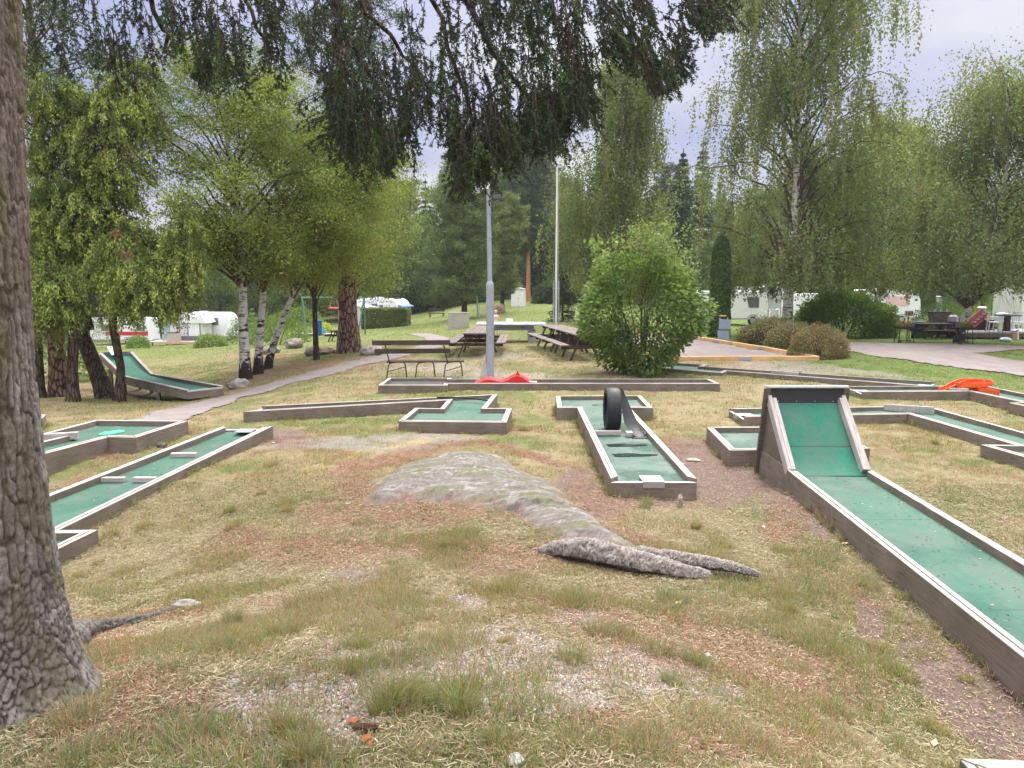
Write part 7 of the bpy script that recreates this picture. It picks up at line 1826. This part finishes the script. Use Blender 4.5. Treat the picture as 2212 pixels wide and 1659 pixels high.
mb = MB(); mb.box((0,.03,z/2-.02),(.05,.04,z)); mb.build('post', M_TABLEW, t); s_ = MB(); s_.box((0,0,z),(.38,.025,.24), M=Matrix.Rotation(R(-3),4,'Y')); so_ = s_.build('sign_board', mat('light_wood_sign',(.68,.52,.36),.7), t, bevel=.004)
cu = bpy.data.curves.new('number','FONT'); cu.body = '169'; cu.size = .235; cu.extrude = .004; cu.align_x = 'CENTER'; cu.align_y = 'CENTER'; cu.offset = .004
to = bpy.data.objects.new('number', cu); COL.objects.link(to); bpy.context.view_layer.update(); dg = bpy.context.evaluated_depsgraph_get(); me = bpy.data.meshes.new_from_object(to.evaluated_get(dg)); bpy.data.objects.remove(to)
me.materials.clear(); me.materials.append(mat('brown_paint',(.06,.04,.03),.6)); to = bpy.data.objects.new('number', me); COL.objects.link(to); to.parent = so_; to.rotation_euler = (R(90),0,0); to.location = (0,-.018,z)
b = gb(2012, 725, 36); picnic('dark picnic table on the pitch left of the leaning birch', b, R(3), 1.6, .95, m=M_DARKW)
b = gb(2026, 722, 37.4); t = thing('outdoor_cabinet', 'dark wooden kitchen cabinet with bottles on top behind the pitch picnic table', 'cabinet', b); mb = MB(); mb.box((0,0,.6),(.85,.45,1.1)); mb.build('cabinet_body', M_TABLEW, t); mb = MB(); mb.box((0,0,1.17),(.95,.5,.05)); mb.build('cabinet_top', M_DARKW, t)
for k in range(5): o_ = MB(); o_.cyl((0,0,0),.03,.12+.03*(k%2),8); oo = o_.build('bottle', M_GLASS if k%2 else M_WHITE, None, smooth=True, loc=(b[0]-.3+k*.15,b[1]-.1,b[2]+1.195)); tag(oo,'small bottle or jar on top of the dark cabinet','bottle','bottles on the cabinet')
b = gb(1983, 726, 37.0); t = thing('storage_box', 'green storage box under the blue bag', 'box', b); mb = MB(); mb.box((0,0,.2),(.5,.4,.4)); mb.build('box_body', mat('green_plastic',(.10,.22,.16),.5), t, bevel=.02); mb = MB(); mb.box((0,0,.42),(.53,.43,.04)); mb.build('lid', mat('green_lid',(.12,.25,.18),.5), t)
t = thing('blue_bag', 'slouching bright blue bag on the green storage box', 'bag', (b[0],b[1],b[2]+.44)); mb = MB(); mb.ball((0,0,.16),.28,12,8,(1,.6,.65),fn=lambda d:1+.12*math.sin(6*d.x+4*d.z)); mb.build('bag_body', mat('blue_tarp',(.04,.22,.5),.5), t, smooth=True); mb = MB(); mb.box((-.02,0,.33),(.42,.3,.05)); mb.build('bag_top', mat('blue_tarp_top',(.05,.3,.55),.5), t, bevel=.02)
b = gb(2057, 716, 36.8); t = thing('covered_grill', 'tall grill under a dark cover with a lilac-grey hood', 'grill', b); mb = MB(); mb.tube([(0,0,0),(0,0,.75)],[.24,.25],8); mb.build('cover', mat('dark_cover',(.06,.06,.09),.7), t); mb = MB(); mb.tube([(0,0,.75),(0,0,.98),(0,0,1.05)],[.25,.22,.12],8); mb.build('hood', mat('lilac_grey_cloth',(.42,.42,.55),.7), t)
b = gb(2025, 700, 50); t = thing('lamp_column', 'stout grey column with a small white lamp on top behind the cabinet', 'lamp', b); z = PY(2025,642,50).z-b[2]; mb = MB(); mb.box((0,0,z/2-.05),(.3,.2,z)); mb.build('column', M_GREYP, t); mb = MB(); mb.box((-.14,-.02,z/2-.05),(.05,.22,z)); mb.build('white_edge', M_WHITE, t); mb = MB(); mb.ball((-.05,0,z+.03),.1,12,8,(2.0,1,.55)); mb.build('lamp_head', M_WHITE, t, smooth=True)
b = gb(2117, 712, 39); t = thing('rubbish_bin', 'grey bin with a white lid behind the red lounger', 'bin', b); z = PY(2117,663,39).z-b[2]; mb = MB(); mb.tube([(0,0,0),(0,0,z-.05)],[.18,.19],12); mb.build('bin_body', M_GREYP, t, smooth=True); mb = MB(); mb.tube([(0,0,z-.05),(0,0,z+.02)],[.23,.16],12); mb.build('lid', M_WHITE, t, smooth=True)
# deck with furniture
def zgt(px,py,Y): return PY(px,py,Y)
Yd = 35.2; xA, xB = PY(2070,720,Yd).x, PY(2320,735,Yd).x; zd = PY(2140,717,Yd).z
t = thing('wooden_deck', 'pale wooden deck beside the campervan', 'deck', ((xA+xB)/2,Yd+1.1,zd-.15)); mb = MB(); mb.box((0,0,.12),(xB-xA,2.4,.06)); mb.build('deck_boards', M_TOPW, t); mb = MB(); mb.box((0,-1.17,-.0),(xB-xA-.05,.05,.19)); mb.build('fascia', M_TABLEW, t)
zD = zd
t = thing('sun_lounger', 'red and white reclining lounger on the pale deck', 'lounger', (PY(2112,690,36).x,36,zD)); M_PK = mat('red_cloth',(.62,.13,.16),.7)
mb = MB(); mb.bar((-.30,0,.32),(.32,0,.86),.5,.04,up=(0,1,0)); mb.build('back_cushion', M_PK, t); 
for k in range(4): mb = MB(); f_ = .15+.22*k; mb.box((-.30+.62*f_-.02,-.0,.32+.54*f_+.03),(.05,.52,.05)); mb.build('white_stripe', M_WHITE, t)
for y in (-.26,.26): mb = MB(); mb.tube([(-.7,y,.30),(-.3,y,.30),(.36,y,.9)],.02,6); mb.tube([(.1,y,.62),(.25,y,0)],.018,6); mb.tube([(-.5,y,.3),(-.55,y,0)],.018,6); mb.build('frame', M_BLACK, t)
t = thing('storage_chest', 'long black storage chest on the pale deck behind the lounger', 'chest', (PY(2112,705,36.8).x,36.8,zD)); mb = MB(); mb.box((0,0,.22),(1.35,.5,.44)); mb.build('chest_body', M_BLACK, t, bevel=.03); mb = MB(); mb.box((0,0,.46),(1.38,.53,.04)); mb.build('lid', M_BLACK, t, bevel=.01)
def chair(px, Y, rz, lab):
    t = thing('plastic_chair', lab, 'chair', (PY(px,712,Y).x,Y,zD), rz, 'white plastic chairs on the deck')
    mb = MB(); mb.box((0,0,.43),(.46,.46,.03)); mb.build('seat', M_WHITE, t, bevel=.01)
    b_ = MB(); b_.box((0,.25,.86),(.46,.03,.06)); 
    for k in range(6): b_.box((-.19+.076*k,.24,.63),(.04,.02,.42))
    b_.build('backrest', M_WHITE, t)
    for x in (-.22,.22):
        for y in (-.2,.22): mb = MB(); mb.tube([(x*1.1,y*1.15,0),(x,y,.43)],.025,6); mb.build('leg', M_WHITE, t)
        mb = MB(); mb.box((x*1.08,0,.66),(.05,.44,.03)); mb.build('armrest', M_WHITE, t, bevel=.008)
        mb = MB(); mb.tube([(x*1.08,-.2,.43),(x*1.08,-.2,.66)],.02,6); mb.build('arm_post', M_WHITE, t)
chair(2146,35.6,R(70),'white plastic chair left of the deck table, nearest the lounger'); chair(2163,36.3,R(110),'white plastic chair behind the left side of the deck table')
chair(2183,36.4,R(-100),'white plastic chair behind the right side of the deck table'); chair(2198,35.5,R(-25),'white plastic chair with slatted back right of the deck table')
t = thing('garden_table', 'dark garden table with a white cushion on the deck', 'table', (PY(2174,712,36).x,36,zD)); mb = MB(); mb.box((0,0,.72),(.85,.8,.04)); mb.build('table_top', M_DARKW, t, bevel=.005)
mb = MB(); mb.box((.0,0,.35),(.14,.3,.7)); mb.build('pedestal', M_DARKW, t)
c_ = MB(); c_.ball((0,0,.05),.2,14,8,(1.5,1,.28)); oo = c_.build('cushion', M_WHITE, None, smooth=True, loc=(t.location.x-.32,35.9,zD+.745)); tag(oo,'white cushion lying on the deck table','cushion')
b = gb(2151,724,34.4); t = thing('plant_stand','thin black metal stand with a small potted plant in front of the chairs','plant stand',b)
for x in (-.2,.2):
    for y in (-.15,.15): mb = MB(); mb.tube([(x,y,0),(x*.95,y,.48)],.01,5); mb.build('leg', M_BLACK, t)
mb = MB(); mb.box((0,0,.49),(.46,.36,.02)); mb.build('stand_top', M_BLACK, t)
p_ = thing('potted_plant','small potted plant on the thin black stand','plant',(b[0],b[1],b[2]+.5)); mb = MB(); mb.tube([(0,0,0),(0,0,.12)],[.06,.08],10); mb.build('pot', M_GREYP, p_); lv = Leaves(9); lv.add(np.random.default_rng(1).normal(size=(60,3))*[.06,.06,.05]+[0,0,.2],.06,.03,np.array((.12,.2,.08))); lv.build('plant_leaves', M_LEAF, p_)
b = gb(2172,732,33.6); t = thing('plastic_bag','full white and pale blue plastic bag lying on the grass','bag',b); mb = MB(); mb.ball((0,0,.09),.13,18,12,(2.0,1.2,.75),fn=lambda d:1+.08*math.sin(9*d.x+5*d.y)+.05*math.sin(13*d.z)); mb.build('bag_body', mat('pale_blue_bag',(.62,.70,.78),.4,.4,noise=.15,scale=7), t, smooth=True)
b = gb(2190,726,34.6); t = thing('paper_bag','brown paper bag with a blue and white carton beside it','bag',b); mb = MB(); mb.box((0,0,.17),(.24,.16,.34)); mb.build('bag_body', mat('brown_paper',(.45,.30,.17),.8), t, bevel=.006); mb = MB(); mb.box((.12,.03,.2),(.18,.12,.42), M=Matrix.Rotation(R(-8),4,'Y')); mb.build('carton', M_WHITE, t); mb = MB(); mb.box((.05,.02,.40),(.2,.13,.05), M=Matrix.Rotation(R(-15),4,'Y')); mb.build('carton_lid', mat('blue_print',(.05,.12,.5),.5), t)

# ------------------------------------------------------------------ air
def haze():
    m = bpy.data.materials.new('haze_air'); m.use_nodes = True; t = m.node_tree
    for n in list(t.nodes): t.nodes.remove(n)
    o_ = t.nodes.new('ShaderNodeOutputMaterial'); v = t.nodes.new('ShaderNodeVolumePrincipled')
    v.inputs['Color'].default_value = (.93,.94,1,1); v.inputs['Density'].default_value = .0004; v.inputs['Anisotropy'].default_value = .3
    t.links.new(v.outputs[0], o_.inputs['Volume'])
    mb = MB(); mb.box((0,600,14),(1900,1900,56)); o = mb.build('haze', m); tag(o, 'thin pale haze in the air of the campsite', kind='stuff')
haze()
